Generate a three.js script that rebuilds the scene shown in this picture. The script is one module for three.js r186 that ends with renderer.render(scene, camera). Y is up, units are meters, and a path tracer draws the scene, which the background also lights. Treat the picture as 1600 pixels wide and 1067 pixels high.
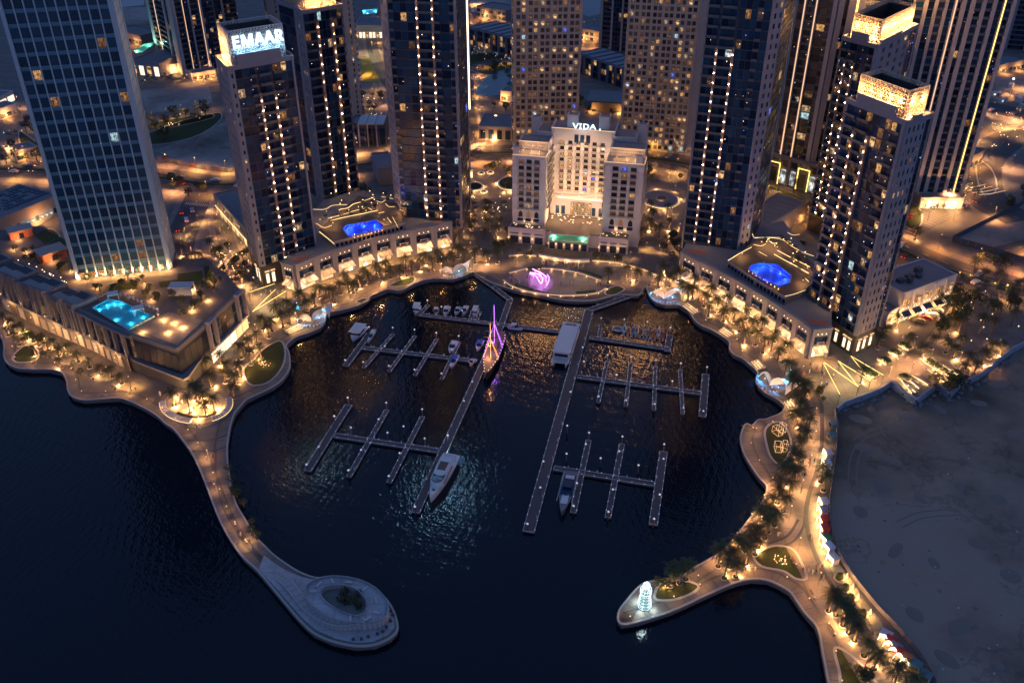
import * as THREE from 'three';
import { mergeGeometries } from 'three/addons/utils/BufferGeometryUtils.js';
import { FontLoader } from 'three/addons/loaders/FontLoader.js';
import { TextGeometry } from 'three/addons/geometries/TextGeometry.js';
import { MarchingCubes } from 'three/addons/objects/MarchingCubes.js';

// ---------- camera, sky, sun, exposure ----------
const scene = new THREE.Scene();
const FL = 1420, CY = 533.5, TILT = Math.atan(FL / (2800 - CY)), CAM = 170;
const camera = new THREE.PerspectiveCamera(2 * Math.atan(CY / FL) * 180 / Math.PI, 1600 / 1067, 1, 6000);
camera.position.set(0, CAM, 0); camera.rotation.x = -TILT; camera.updateMatrixWorld();
const renderer = new THREE.WebGLRenderer({ antialias: true });
renderer.toneMapping = THREE.LinearToneMapping; renderer.toneMappingExposure = 1.0;
renderer.shadowMap.enabled = true;
{ // dusk sky: deep blue overhead, paler and slightly violet near the horizon, a last glow in the west (behind the viewer)
  const w = 128, h = 64, d = new Float32Array(w * h * 4);
  for (let j = 0; j < h; j++) for (let i = 0; i < w; i++) {
    const el = ((j + .5) / h - .5) * Math.PI, az = ((i + .5) / w - .5) * 2 * Math.PI, s = Math.max(0, Math.sin(el)), k = Math.pow(1 - s, 2.2);
    const west = Math.max(0, Math.sin(az) * .8 + Math.cos(az) * .35), g = k * west * west;
    const o = (j * w + i) * 4;
    d[o] = .068 + .072 * k + .10 * g; d[o + 1] = .138 + .10 * k + .075 * g; d[o + 2] = .35 + .15 * k + .06 * g; d[o + 3] = 1;
  }
  const t = new THREE.DataTexture(d, w, h, THREE.RGBAFormat, THREE.FloatType);
  t.mapping = THREE.EquirectangularReflectionMapping; t.magFilter = THREE.LinearFilter; t.needsUpdate = true;
  scene.background = t; scene.environment = t;
}
const sun = new THREE.DirectionalLight(0xffc9a8, .05);
sun.position.set(160, 90, 300); sun.target.position.set(0, 0, -350); sun.castShadow = true; sun.shadow.radius = 40;
sun.shadow.camera.left = sun.shadow.camera.bottom = -500; sun.shadow.camera.right = sun.shadow.camera.top = 500; sun.shadow.camera.far = 2000;
scene.add(sun, sun.target);

// ---------- helpers ----------
let seed = 7;
const rnd = () => { seed = (seed + 0x6d2b79f5) | 0; let t = Math.imul(seed ^ (seed >>> 15), 1 | seed); t = (t + Math.imul(t ^ (t >>> 7), 61 | t)) ^ t; return ((t ^ (t >>> 14)) >>> 0) / 4294967296; };
const rr = (a, b) => a + (b - a) * rnd(), pick = (a) => a[Math.floor(rnd() * a.length)];
const V = (x, y, z) => new THREE.Vector3(x, y, z);
const CT = Math.cos(TILT), ST = Math.sin(TILT);
function G(px, py, h = 0) { // where the sight line through that point of the photograph meets the level h
  const x = (px - 800) / FL, y = (CY - py) / FL, ry = y * CT - ST, t = (h - CAM) / ry;
  return V(x * t, h, -(CT + y * ST) * t);
}
function seen(p) { const y = p.y - CAM, d = -ST * y - CT * p.z, u = CT * y - ST * p.z; return [800 + FL * p.x / d, CY - FL * u / d, d]; }
function heightAt(p, py) { let a = -20, b = 400; for (let i = 0; i < 50; i++) { const m = (a + b) / 2; seen(V(p.x, m, p.z))[1] > py ? a = m : b = m; } return a; }
const taken = {};
const numbered = (n) => { const k = taken[n] = (taken[n] ?? -1) + 1; return k ? n + '_' + String(k).padStart(3, '0') : n; };
function tag(o, label, category, group) { o.userData.label = label; o.userData.category = category; if (group) o.userData.group = group; return o; }
function thing(name, label, category, p, turn = 0, group) {
  const o = new THREE.Group(); o.name = numbered(name); o.position.copy(p ?? V(0, 0, 0)); o.rotation.y = turn; scene.add(o);
  return tag(o, label, category, group);
}
function part(name, geo, mat, parent) { const m = new THREE.Mesh(geo, mat); m.name = name; m.castShadow = m.receiveShadow = true; parent.add(m); return m; }
function struct(name, geo, mat) { const m = part(numbered(name), geo, mat, scene); m.userData.kind = 'structure'; return m; }
function solo(name, label, category, geo, mat, group, p, turn) { const m = part(numbered(name), geo, mat, scene); if (p) m.position.copy(p); if (turn) m.rotation.y = turn; return tag(m, label, category, group); }
function dup(root, label, p, turn = 0, group) {
  const r = root.clone(); r.name = numbered(root.name.replace(/_\d{3}$/, '')); scene.add(r); r.position.copy(p); r.rotation.y = turn;
  r.userData = { ...root.userData }; if (label) r.userData.label = label; if (group) r.userData.group = group; return r;
}
const ORD = ['first', 'second', 'third', 'fourth', 'fifth', 'sixth', 'seventh', 'eighth', 'ninth', 'tenth', 'eleventh', 'twelfth', 'thirteenth', 'fourteenth', 'fifteenth', 'sixteenth', 'seventeenth', 'eighteenth', 'nineteenth'];
const TENS = ['', '', 'twenty', 'thirty', 'forty', 'fifty', 'sixty', 'seventy', 'eighty', 'ninety'];
const nth = (i) => i < 19 ? ORD[i] : (i + 1) % 10 ? TENS[Math.floor((i + 1) / 10)] + '-' + ORD[(i + 1) % 10 - 1] : TENS[Math.floor((i + 1) / 10)].replace(/y$/, 'ieth');

class MB { // collects boxes, prisms and tubes with uv in metres and builds one flat-shaded mesh
  constructor() { this.p = []; this.t = []; this.i = []; }
  quad(a, b, c, d, w, h) {
    const k = this.p.length / 3; this.p.push(a.x, a.y, a.z, b.x, b.y, b.z, c.x, c.y, c.z, d.x, d.y, d.z);
    this.t.push(0, 0, w, 0, w, h, 0, h); this.i.push(k, k + 1, k + 2, k, k + 2, k + 3); return this;
  }
  hex(c, w, h, d) { // c: 8 corners, x fastest then y then z
    this.quad(c[4], c[5], c[7], c[6], w, h).quad(c[1], c[0], c[2], c[3], w, h).quad(c[5], c[1], c[3], c[7], d, h).quad(c[0], c[4], c[6], c[2], d, h).quad(c[6], c[7], c[3], c[2], w, d).quad(c[0], c[1], c[5], c[4], w, d); return this;
  }
  box(x, y, z, w, h, d, turn = 0) { // centre of the bottom face
    const c = [], co = Math.cos(turn), si = Math.sin(turn);
    for (const dz of [-d / 2, d / 2]) for (const dy of [0, h]) for (const dx of [-w / 2, w / 2]) c.push(V(x + dx * co + dz * si, y + dy, z - dx * si + dz * co));
    return this.hex(c, w, h, d);
  }
  on(f, u0, u1, v0, v1, n0, n1) { // a box on the face f
    const c = []; for (const n of [n0, n1]) for (const v of [v0, v1]) for (const u of [u0, u1]) c.push(f.at(u, v, n));
    return this.hex(c, u1 - u0, v1 - v0, n1 - n0);
  }
  bar(a, b, r, sides = 4, r2 = r) {
    const d = b.clone().sub(a), L = d.length(); d.normalize(); const s = Math.abs(d.y) > .9 ? V(1, 0, 0) : V(0, 1, 0), e = s.cross(d).normalize(), f = d.clone().cross(e);
    for (let k = 0; k < sides; k++) {
      const q = (j, rad) => e.clone().multiplyScalar(Math.cos((j + .5) / sides * 6.28319) * rad).addScaledVector(f, Math.sin((j + .5) / sides * 6.28319) * rad);
      this.quad(a.clone().add(q(k, r)), a.clone().add(q(k + 1, r)), b.clone().add(q(k + 1, r2)), b.clone().add(q(k, r2)), r * 2, L);
    } return this;
  }
  path(pts, r, sides = 4) { for (let k = 1; k < pts.length; k++) this.bar(pts[k - 1], pts[k], r, sides); return this; }
  poly(pts, y, holes = []) { // flat sheet; pts are {x, z}
    const c = pts.map((p) => new THREE.Vector2(p.x, p.z)), hs = holes.map((h) => h.map((p) => new THREE.Vector2(p.x, p.z)));
    if (THREE.ShapeUtils.isClockWise(c)) c.reverse();
    hs.forEach((h) => { if (!THREE.ShapeUtils.isClockWise(h)) h.reverse(); });
    const f = THREE.ShapeUtils.triangulateShape(c, hs), all = c.concat(...hs), k = this.p.length / 3;
    all.forEach((v) => { this.p.push(v.x, y, v.y); this.t.push(v.x, -v.y); }); f.forEach((t) => this.i.push(k + t[2], k + t[1], k + t[0])); return this;
  }
  sides(pts, y0, y1, closed = true) { let s = 0; const n = pts.length; for (let k = 0; k < (closed ? n : n - 1); k++) { const a = pts[k], b = pts[(k + 1) % n], L = Math.hypot(b.x - a.x, b.z - a.z); this.quad(V(a.x, y0, a.z), V(b.x, y0, b.z), V(b.x, y1, b.z), V(a.x, y1, a.z), L, y1 - y0); s += L; } return this; }
  prism(pts, y0, y1, holes = []) { this.poly(pts, y1, holes).sides(pts, y0, y1); holes.forEach((h) => this.sides(h, y0, y1)); return this; }
  strip(pts, w, y) { // a flat ribbon along a line
    const e = offset(pts, w / 2), f = offset(pts, -w / 2); let s = 0;
    for (let k = 1; k < pts.length; k++) { const L = pts[k].distanceTo(pts[k - 1]); const q = this.p.length / 3; for (const p of [e[k - 1], e[k], f[k], f[k - 1]]) this.p.push(p.x, y, p.z); this.t.push(w, s, w, s + L, 0, s + L, 0, s); this.i.push(q, q + 1, q + 2, q, q + 2, q + 3); s += L; } return this;
  }
  geo() { const g = new THREE.BufferGeometry(); g.setAttribute('position', new THREE.Float32BufferAttribute(this.p, 3)); g.setAttribute('uv', new THREE.Float32BufferAttribute(this.t, 2)); g.setIndex(this.i); return g; }
  build(name, mat, parent) { return this.p.length ? part(name, this.geo(), mat, parent) : null; }
}
function offset(pts, d) {
  return pts.map((p, k) => { const a = pts[Math.max(0, k - 1)], b = pts[Math.min(pts.length - 1, k + 1)], dx = b.x - a.x, dz = b.z - a.z, L = Math.hypot(dx, dz) || 1; return V(p.x - dz / L * d, p.y, p.z + dx / L * d); });
}
function smooth(pts, n = 4, closed = false) { const c = new THREE.CatmullRomCurve3(pts, closed, 'centripetal'); return c.getPoints(pts.length * n).slice(0, closed ? -1 : undefined); }
function along(pts, step, start = step / 2) { // points every step metres, with direction
  const out = []; let need = start;
  for (let k = 1; k < pts.length; k++) { const a = pts[k - 1], b = pts[k], L = a.distanceTo(b); let s = need; while (s <= L) { const p = a.clone().lerp(b, s / L); out.push({ p, dir: b.clone().sub(a).normalize() }); s += step; } need = s - L; }
  return out;
}
const P = (a, h = 0) => { const o = []; for (let k = 0; k < a.length; k += 2) o.push(G(a[k], a[k + 1], h)); return o; };
class Face { // a wall from a to b as seen from outside, left to right
  constructor(a, b) { this.o = V(a.x, 0, a.z); this.u = V(b.x - a.x, 0, b.z - a.z); this.len = this.u.length(); this.u.normalize(); this.n = V(-this.u.z, 0, this.u.x); this.turn = Math.atan2(-this.u.z, this.u.x); }
  at(u, v, n) { return V(this.o.x + this.u.x * u + this.n.x * n, v, this.o.z + this.u.z * u + this.n.z * n); }
}
const unit = new THREE.BoxGeometry(1, 1, 1); unit.deleteAttribute('normal');
function slab(f, u0, u1, v0, v1, n0, n1, mat, name, parent) { // a box mesh on a face, for parts
  const m = part(name, unit, mat, parent); m.position.copy(f.at((u0 + u1) / 2, (v0 + v1) / 2, (n0 + n1) / 2)); m.scale.set(u1 - u0, v1 - v0, n1 - n0); m.rotation.y = f.turn; return m;
}

// ---------- materials ----------
function lattice(n, per, sd) { const a = []; let s = sd; for (let k = 0; k < per * per; k++) { s = (s * 1664525 + 1013904223) >>> 0; a.push(s / 4294967296); } return (x, y) => { x = x / n * per; y = y / n * per; const i = Math.floor(x), j = Math.floor(y), u = x - i, v = y - j, q = (t) => t * t * (3 - 2 * t), g = (I, J) => a[((J % per + per) % per) * per + ((I % per + per) % per)], U = q(u), W = q(v); return (g(i, j) * (1 - U) + g(i + 1, j) * U) * (1 - W) + (g(i, j + 1) * (1 - U) + g(i + 1, j + 1) * U) * W; }; }
function tex(n, fn, metres, srgb = false) {
  const d = new Uint8Array(n * n * 4);
  for (let y = 0; y < n; y++) for (let x = 0; x < n; x++) { const c = fn(x, y), o = (y * n + x) * 4; for (let k = 0; k < 3; k++) d[o + k] = Math.max(0, Math.min(255, (c.length ? c[k] : c) * 255)); d[o + 3] = 255; }
  const t = new THREE.DataTexture(d, n, n, THREE.RGBAFormat); t.wrapS = t.wrapT = THREE.RepeatWrapping; t.magFilter = THREE.LinearFilter; t.minFilter = THREE.LinearMipmapLinearFilter; t.repeat.set(1 / metres, 1 / metres);
  if (srgb) t.colorSpace = THREE.SRGBColorSpace; t.needsUpdate = true; return t;
}
const fbm = (n, per, sd, oct = 4, fall = .5) => { const l = []; for (let k = 0; k < oct; k++) l.push(lattice(n, per << k, sd + k * 17)); return (x, y) => { let s = 0, a = 1, t = 0; for (const f of l) { s += a * f(x, y); t += a; a *= fall; } return s / t; }; };
const std = (r, g, b, rough = .8, o = {}) => { const m = new THREE.MeshStandardMaterial({ roughness: rough, metalness: 0, ...o }); m.color.setRGB(r, g, b); return m; };
const gls = (r, g, b, rough) => { const m = new THREE.MeshPhysicalMaterial({ roughness: rough, specularIntensity: .5 }); m.color.setRGB(r, g, b); return m; };
const glow = (r, g, b, k, o = {}) => { const m = new THREE.MeshStandardMaterial({ roughness: .6, ...o }); m.color.setRGB(.3, .3, .3); m.emissive.setRGB(r, g, b); m.emissiveIntensity = k; return m; };
const nA = fbm(512, 4, 11, 6, .6), nB = fbm(512, 8, 91, 5, .62), nC = fbm(512, 64, 5, 3);
const mapPave = tex(512, (x, y) => { const j = (x % 128 < 8 || y % 128 < 8) ? .8 : (x % 32 < 1 || y % 32 < 1) ? .85 : 1, v = (.45 + .75 * nA(x, y) + .18 * (nC(x, y) - .5)) * j; return [v, v * .985, v * .96]; }, 24);
const mapRough = tex(512, (x, y) => { const v = .7 + .3 * nA(x, y) + .2 * (nC(x, y) - .5); return [v, v, v]; }, 30);
const mapSand = tex(1024, (() => { const a = fbm(1024, 3, 3, 8, .62), b = fbm(1024, 6, 44, 6, .6); return (x, y) => { const v = Math.max(.1, .75 + 2.3 * (a(x, y) - .5)), w = Math.abs(b(x, y) - .5) < .016 ? .8 : 1; return [v * w, v * w * .97, v * w * .93]; }; })(), 130);
const mapGrass = tex(512, (x, y) => { const v = .45 + .55 * nC(x, y) * (.6 + .6 * nA(x, y)); return [v, v, v * .8]; }, 14);
const mapWall = tex(256, (() => { const a = fbm(256, 3, 8, 5, .55); return (x, y) => { const v = .84 + .2 * a(x, y) - (y % 64 < 1 ? .05 : 0); return [v, v, v]; }; })(), 16);
const bumpWater = tex(1024, (() => { // wind ripples with a direction, wrapped
  const a = fbm(1024, 6, 21, 3, .5), w = []; let s = 5; const q = () => (s = (s * 16807) % 2147483647) / 2147483647;
  for (let k = 0; k < 46; k++) { const th = .5 + (q() - .5) * 2.2, f = 10 + 70 * q(); w.push([Math.round(Math.cos(th) * f), Math.round(Math.sin(th) * f), q() * 6.28, 1 / f * 3]); }
  return (x, y) => { let h = 0; for (const c of w) h += c[3] * Math.sin((c[0] * x + c[1] * y) / 1024 * 6.28319 + c[2]); return .5 + .16 * h * (.35 + a(x, y)); };
})(), 50);
const M = {
  ground: std(.20, .178, .16, .75, { map: mapPave }), walk: std(.27, .235, .205, .7, { map: mapPave }), dark: std(.10, .095, .10, .8, { map: mapRough }), asphalt: std(.085, .08, .078, .75, { map: mapRough }), kerb: std(.42, .4, .37),
  boardwalk: std(.25, .205, .17, .7, { map: mapPave }), sand: std(.31, .25, .195, 1, { map: mapSand }), lawn: std(.055, .075, .022, 1, { map: mapGrass }), bed: std(.03, .04, .016, 1, { map: mapGrass }), plot: std(.36, .31, .28, 1, { map: mapSand }),
  white: std(.58, .55, .55, .7, { map: mapWall }), cream: std(.42, .37, .31, .7, { map: mapWall }), beige: std(.46, .41, .37, .75, { map: mapWall }), stone: std(.34, .30, .285, .75, { map: mapWall }), brown: std(.09, .07, .06, .7), mauve: std(.25, .245, .28, .75, { map: mapWall }), grey: std(.2, .195, .2, .7, { map: mapWall }), darkStone: std(.05, .045, .045, .5), panel: std(.065, .175, .26, .5), finBlue: std(.27, .39, .50, .5), fin: std(.40, .365, .36, .7), frame: std(.032, .045, .068, .4), roof: std(.22, .22, .24, .85, { map: mapRough }), roofDark: std(.075, .08, .095, .8), terracotta: std(.42, .13, .07, .8),
  slabs: std(.12, .12, .14, .6), rail: std(.085, .09, .10, .3), rib: std(.22, .16, .15, .7),
  glass: [gls(.009, .031, .075, .2), gls(.013, .046, .10, .25), gls(.006, .014, .036, .15), gls(.014, .032, .065, .3)], glassBlue: [gls(.006, .048, .10, .3), gls(.009, .06, .12, .3), gls(.004, .034, .072, .25), gls(.012, .058, .105, .35)], glassWarm: [std(.03, .026, .026, .2), std(.05, .042, .038, .3), std(.02, .02, .024, .15), std(.085, .07, .06, .5)],
  metal: std(.35, .36, .38, .4, { metalness: .6 }), hull: std(.62, .64, .66, .35), navy: std(.03, .04, .07, .25), wood: std(.16, .105, .07, .7), deck: std(.13, .105, .105, .8, { map: mapRough }), pontoon: std(.45, .44, .46, .7), orange: std(.6, .13, .025, .5), red: std(.45, .03, .025, .6), leaf: std(.065, .082, .032, .9), leaf2: std(.05, .078, .028, .9), leafPale: std(.075, .09, .03, .9), bark: std(.11, .08, .055, .95), rock: std(.2, .2, .21, 1), teal: std(.1, .2, .22, .7), fabricWhite: std(.7, .7, .68, .9), skin: std(.3, .19, .13, .7), clothA: std(.5, .5, .5, .9), clothB: std(.02, .025, .04, .9), clothC: std(.3, .05, .05, .9),
  bulb: glow(1, .54, .22, 190), dot: glow(1, .64, .32, 6), head: glow(1, .58, .25, 1.6), lampWarm: glow(1, .62, .28, 5), lampWhite: glow(.95, .97, 1, 8), led: glow(1, .66, .27, 2.2), ledSoft: glow(1, .58, .30, 1.3), ledYellow: glow(1, .66, .14, 2.6), neon: glow(1, .74, .45, 6), signWhite: glow(.62, .86, 1, 2.6), cool: glow(.75, .88, 1, 2.2), shop: glow(1, .58, .24, .9), shopWhite: glow(1, .80, .55, 1.5), purple: glow(.42, .12, 1, 8), magenta: glow(1, .25, .9, 6), amber: glow(1, .38, .08, 5), lightBlue: glow(.25, .62, 1, 3), ghost: glow(.55, .92, .95, 2.1), redTail: glow(1, .05, .02, 5),
};
{ // light of the rooms behind lit windows: curtains, lamps and furniture as soft uneven patches
  const rooms = [3, 29, 57, 83].map((sd) => { const a = fbm(32, 4, sd, 3, .6); return tex(32, (x, y) => { const edge = Math.min(1, Math.min(x, 31 - x) / 3 + .15), bars = x % 11 < 1 ? .35 : 1, v = Math.max(.06, (a(x, y) - .28) * 2.1) * edge * bars * (y < 5 ? .5 : 1); return [v, v * (.8 + .2 * a(y, x)), v * (.6 + .5 * a(y, x))]; }, 1); });
  const lit = (c, k, i) => { const m = glow(...c, k, { roughness: .2, emissiveMap: rooms[i % 4] }); m.color.setRGB(.02, .02, .025); return m; };
  M.lit = [lit([1, .55, .2], .9, 0), lit([1, .50, .17], .55, 1), lit([1, .62, .28], 1.5, 2), lit([1, .46, .16], .3, 3), lit([1, .72, .42], .8, 1), lit([1, .58, .25], .2, 2), lit([1, .5, .2], .12, 3)];
  M.bulbs = [M.bulb, M.bulb, glow(1, .52, .2, 60), glow(1, .58, .26, 150)];
  M.speck = [glow(1, .6, .3, 4), glow(1, .72, .45, 7), glow(1, .5, .2, 2.5), glow(.8, .92, 1, 4), glow(.2, .3, 1, 5)];
  M.litCool = [lit([.55, .9, 1], 1.1, 0), lit([.8, .95, 1], 1.4, 2), lit([.12, .2, 1], 1.6, 1)];
}
const ball = new THREE.IcosahedronGeometry(1, 1), drop = new THREE.OctahedronGeometry(1, 0);
const LK = 8;
function pointLight(parent, p, rgb, cd, radius = .25, name = 'lamp_glow') { const l = new THREE.PointLight(0xffffff, cd * LK); l.color.setRGB(...rgb); l.position.copy(p); l.castShadow = true; l.shadow.radius = radius / .02; l.name = name; parent.add(l); return l; }
const WARM = [1, .47, .155], AMBER = [1, .41, .105];
function downLight(parent, p, rgb, cd, angle = 1.2) { const l = new THREE.SpotLight(0xffffff, cd * LK, 0, angle, .55); l.color.setRGB(...rgb); l.position.copy(p); l.target.position.copy(p).add(V(0, -1, 0)); l.castShadow = true; l.shadow.radius = 8; l.name = 'lamp_glow'; parent.add(l, l.target); return l; }

// ---------- water, land, quays ----------
const shoreLeft = [0,524,5,540,5,558,12,569,25,575,50,577,75,577,95,582,103,595,105,610,112,620,130,625,160,623,185,622,205,628,225,638,245,650,258,662,270,670,285,688,300,710,312,735,322,760,335,795,345,818,360,845,380,872,400,890,430,925,455,955,470,972,490,990,520,1003,555,1010,585,1008,610,997,621,985,619,965,610,945,597,930,575,915,545,905,515,901,495,903,470,895,445,880,425,865,410,850,400,840,385,815,370,790,362,765,358,740,355,715,355,695,357,680,361,660,367,645,375,635,384,625,400,617,425,605,440,594,450,580,453,570,451,550,447,540,462,527,482,520,500,512,507,502,510,490,535,484,560,477,572,470,580,462,607,452,625,454,640,447,652,441,670,436,687,435,707,436,727,430,737,425];
const shoreMid = [742,427,757,436,775,444,800,452,825,457,850,462,875,468,900,470,930,469,950,464,975,460,997,461,1006,452];
const shoreRight = [1010,447,1015,462,1025,472,1040,476,1060,476,1077,487,1086,501,1097,509,1112,515,1127,524,1140,535,1140,545,1147,554,1160,560,1172,570,1184,581,1182,592,1187,605,1197,614,1212,622,1226,634,1221,645,1205,652,1197,655,1185,656,1175,665,1167,662,1160,672,1157,687,1162,707,1175,730,1187,747,1198,759,1197,772,1188,790,1172,810,1155,832,1140,850,1125,864,1108,874,1085,887,1062,902,1025,907,1005,912,993,922,980,937,967,955,966,970,972,976,1000,971,1050,955,1100,932,1135,916,1155,909,1175,905,1200,907,1217,914,1235,925,1247,942,1260,960,1275,977,1282,997,1285,1017,1289,1037,1294,1065,1298,1090,1302,1130];
const sandEdge = [1530,1130,1462,1067,1445,1030,1410,985,1370,945,1330,895,1312,865,1301,830,1299,790,1304,740,1309,700,1310,655,1308,641,1318,632,1345,622,1372,612,1393,599,1412,614,1432,628,1448,615,1465,603,1484,618,1503,601,1530,588,1560,565,1584,546,1620,528];
const pL = P(shoreLeft), pM = P(shoreMid), pR = P(shoreRight), pS = P(sandEdge);
const shore = [...pL, ...pM, ...pR];
struct('water', new MB().poly([V(-2600, 0, 200), V(2600, 0, 200), V(2600, 0, -1500), V(-2600, 0, -1500)], -1.5).geo(), Object.assign(new THREE.MeshPhysicalMaterial({ roughness: .13, ior: 1.37, bumpMap: bumpWater, bumpScale: .19, specularIntensity: 1 }), { color: new THREE.Color().setRGB(.0025, .0062, .0125) }));
{
  const far = [V(2400, 0, -190), V(2600, 0, -3600), V(-2600, 0, -3600), V(-2600, 0, -380), V(-420, 0, -330)];
  const w0 = G(-60, 520), all = [w0, ...shore, ...pS, ...far];
  struct('ground', new MB().poly(all, 0).geo(), M.ground);
  // quay walls below the promenade
  const q = new MB(); q.sides([w0, ...shore], -3.4, 0, false); struct('quay', q.geo(), std(.16, .15, .145, .8, { map: mapRough }));
  struct('sand_lot', new MB().poly([...pS.map((p) => V(p.x - .3, 0, p.z + .3)), V(900, 0, -330), V(1000, 0, 150), V(110, 0, 150)], -1.15).sides([V(110, 0, 150), ...pS.slice(0, 1)], -4, -1.15, false).geo(), M.sand);
}
// far creek behind the towers on the left, flat wasteland behind
struct('creek', new MB().poly(P([120, -30, 228, -26, 224, 8, 180, 12, 90, 10, 20, -5]), .05).geo(), std(.012, .022, .05, .2));
struct('creek', new MB().poly(P([905, -30, 940, -25, 938, 22, 918, 26, 906, 18]), .05).geo(), std(.02, .035, .07, .3));

// ---------- flat ground: sheets a little above each other ----------
const sheet = (name, a, mat, y, sm = 0) => struct(name, new MB().poly(sm ? smooth(P(a), sm, true) : P(a), y).geo(), mat);
// boulevard that runs behind the towers, with a planted median
const boulevard = smooth(P([-80, 262, 120, 268, 250, 278, 330, 288, 400, 286, 480, 272, 600, 252, 720, 241, 850, 238, 1000, 245, 1100, 262, 1220, 298, 1330, 357, 1420, 397, 1500, 428, 1600, 455, 1760, 505]), 5);
struct('pavement', new MB().strip(boulevard, 34, .03).geo(), M.walk);
struct('road', new MB().strip(boulevard, 24, .06).geo(), M.asphalt);
struct('median', new MB().strip(boulevard, 3.2, .22).geo(), M.lawn);
{
  const m = new MB(); for (const s of [-5.4, 5.4]) for (const a of along(offset(boulevard, s), 9)) m.strip([a.p, a.p.clone().addScaledVector(a.dir, 3)], .22, .075);
  for (const s of [-11.4, -2, 2, 11.4]) m.strip(offset(boulevard, s), .16, .075); struct('road_marking', m.geo(), std(.55, .53, .48, .7));
}
const sideRoads = [[[318,288,300,330,282,372,271,420,268,450], 13], [[352,292,345,330,352,372,372,420], 7], [[1478,424,1462,455,1440,490,1412,525,1404,548], 15], [[1560,395,1620,380,1700,360], 9], [[1500,160,1560,170,1650,190], 22], [[1700,215,1600,212,1545,240,1532,275,1548,318,1600,345], 20], [[735,20,800,60,900,70,990,72,1080,90], 15], [[1000,245,1020,210,1010,170,985,140,930,120,880,100], 8], [[620,235,640,180,600,120,580,60,600,10], 8], [[720,240,735,205,730,170,738,110,770,95,830,100], 9], [[1420,398,1380,440,1440,470], 6]];
sideRoads.forEach(([a, w], i) => { const p = smooth(P(a), 5); struct('pavement', new MB().strip(p, w + 5, .035 + i * .002).geo(), M.walk); struct('road', new MB().strip(p, w, .08 + i * .004).geo(), M.asphalt); const m = new MB(); for (const q of along(p, 8)) m.strip([q.p, q.p.clone().addScaledVector(q.dir, 2.5)], .2, .135 + i * .001); struct('road_marking', m.geo(), std(.5, .48, .44, .7)); });
// zebra crossing and planted islands of the street beside the left tower
{ const m = new MB(), a = G(290, 318), b = G(333, 322); for (let k = 0; k < 14; k++) { const p = a.clone().lerp(b, k / 13); m.box(p.x, .09, p.z, .5, .012, 2.6); } struct('road_marking', m.geo(), std(.5, .48, .45, .7)); }
// plots of bare ground
sheet('sand_plot', [218,140,325,133,332,160,300,170,228,178], M.plot, .05); sheet('sand_plot', [240,236,352,190,366,240,362,266,300,258], M.plot, .05);
sheet('sand_plot', [1489,376,1600,319,1720,285,1740,450,1600,410,1537,390], M.plot, .05); sheet('sand_plot', [1560,95,1640,85,1720,110,1640,150,1552,150], M.plot, .05); sheet('sand_plot', [180,12,330,8,330,60,250,70,215,60], M.plot, .04); sheet('sand_plot', [1040,-10,1130,-10,1090,40,1040,30], M.plot, .04); sheet('sand_plot', [735,-20,905,-20,905,30,800,40,735,22], M.plot, .03);
// lawns and planted beds
const lawns = [[607,447,625,438,646,433,648,439,637,446,620,448], [555,472,568,466,576,468,566,474], [412,545,437,533,445,546,440,575,416,599,392,602,380,577,396,562], [1196,672,1206,662,1219,660,1230,672,1236,690,1232,712,1218,726,1206,716,1198,694], [1178,870,1195,858,1215,853,1238,858,1252,878,1260,905,1245,905,1225,893,1190,885], [1024,936,1030,915,1048,908,1072,908,1092,916,1084,926,1050,938], [1306,1012,1330,1024,1370,1067,1390,1092,1322,1092,1312,1050], [30,205,42,212,56,226,40,232,30,222], [232,208,340,176,345,186,300,215,236,226], [225,196,330,178,332,184,228,204], [946,455,965,447,976,452,962,460,948,461], [1405,305,1440,330,1430,360,1400,342], [735,86,770,82,800,96,790,118,740,112], [60,362,78,358,92,372,72,380], [20,556,40,540,58,548,54,564,24,566], [1530,250,1548,262,1556,300,1540,305,1528,280]];
lawns.forEach((a) => { sheet('lawn', a, M.lawn, .07, 4); const p = smooth(P(a), 4, true), m = new MB(), o = offset([...p, p[0]], .35); m.strip([...p, p[0]], .7, .16); m.sides([...p, p[0]], 0, .16, false); struct('kerb', m.geo(), M.kerb); });
sheet('sports_court', [564,90,597,90,598,128,565,128], std(.42, .30, .03, .9, { map: mapRough }), .1);
// promenade rim: a timber boardwalk follows the water, a pale coping its edge
const inL = smooth(pL, 3), inR = smooth(pR, 3);
for (const [line, s] of [[inL, 1], [inR, 1]]) {
  struct('boardwalk', new MB().strip(offset(line, -1.7 * s), 3.2, .05).geo(), M.boardwalk);
  const c = new MB(); c.strip(offset(line, -.1), .5, .2); c.sides(offset(line, .15), -.2, .2, false); struct('coping', c.geo(), M.kerb);
  struct('drain_line', new MB().strip(offset(line, -3.6), .4, .056).geo(), M.dark);
}
{ const line = smooth(pM, 3); struct('boardwalk', new MB().strip(offset(line, -1.6), 3, .05).geo(), M.dark); struct('coping', new MB().strip(offset(line, -.1), .4, .2).sides(offset(line, .1), -.3, .2, false).geo(), M.kerb); }
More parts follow.
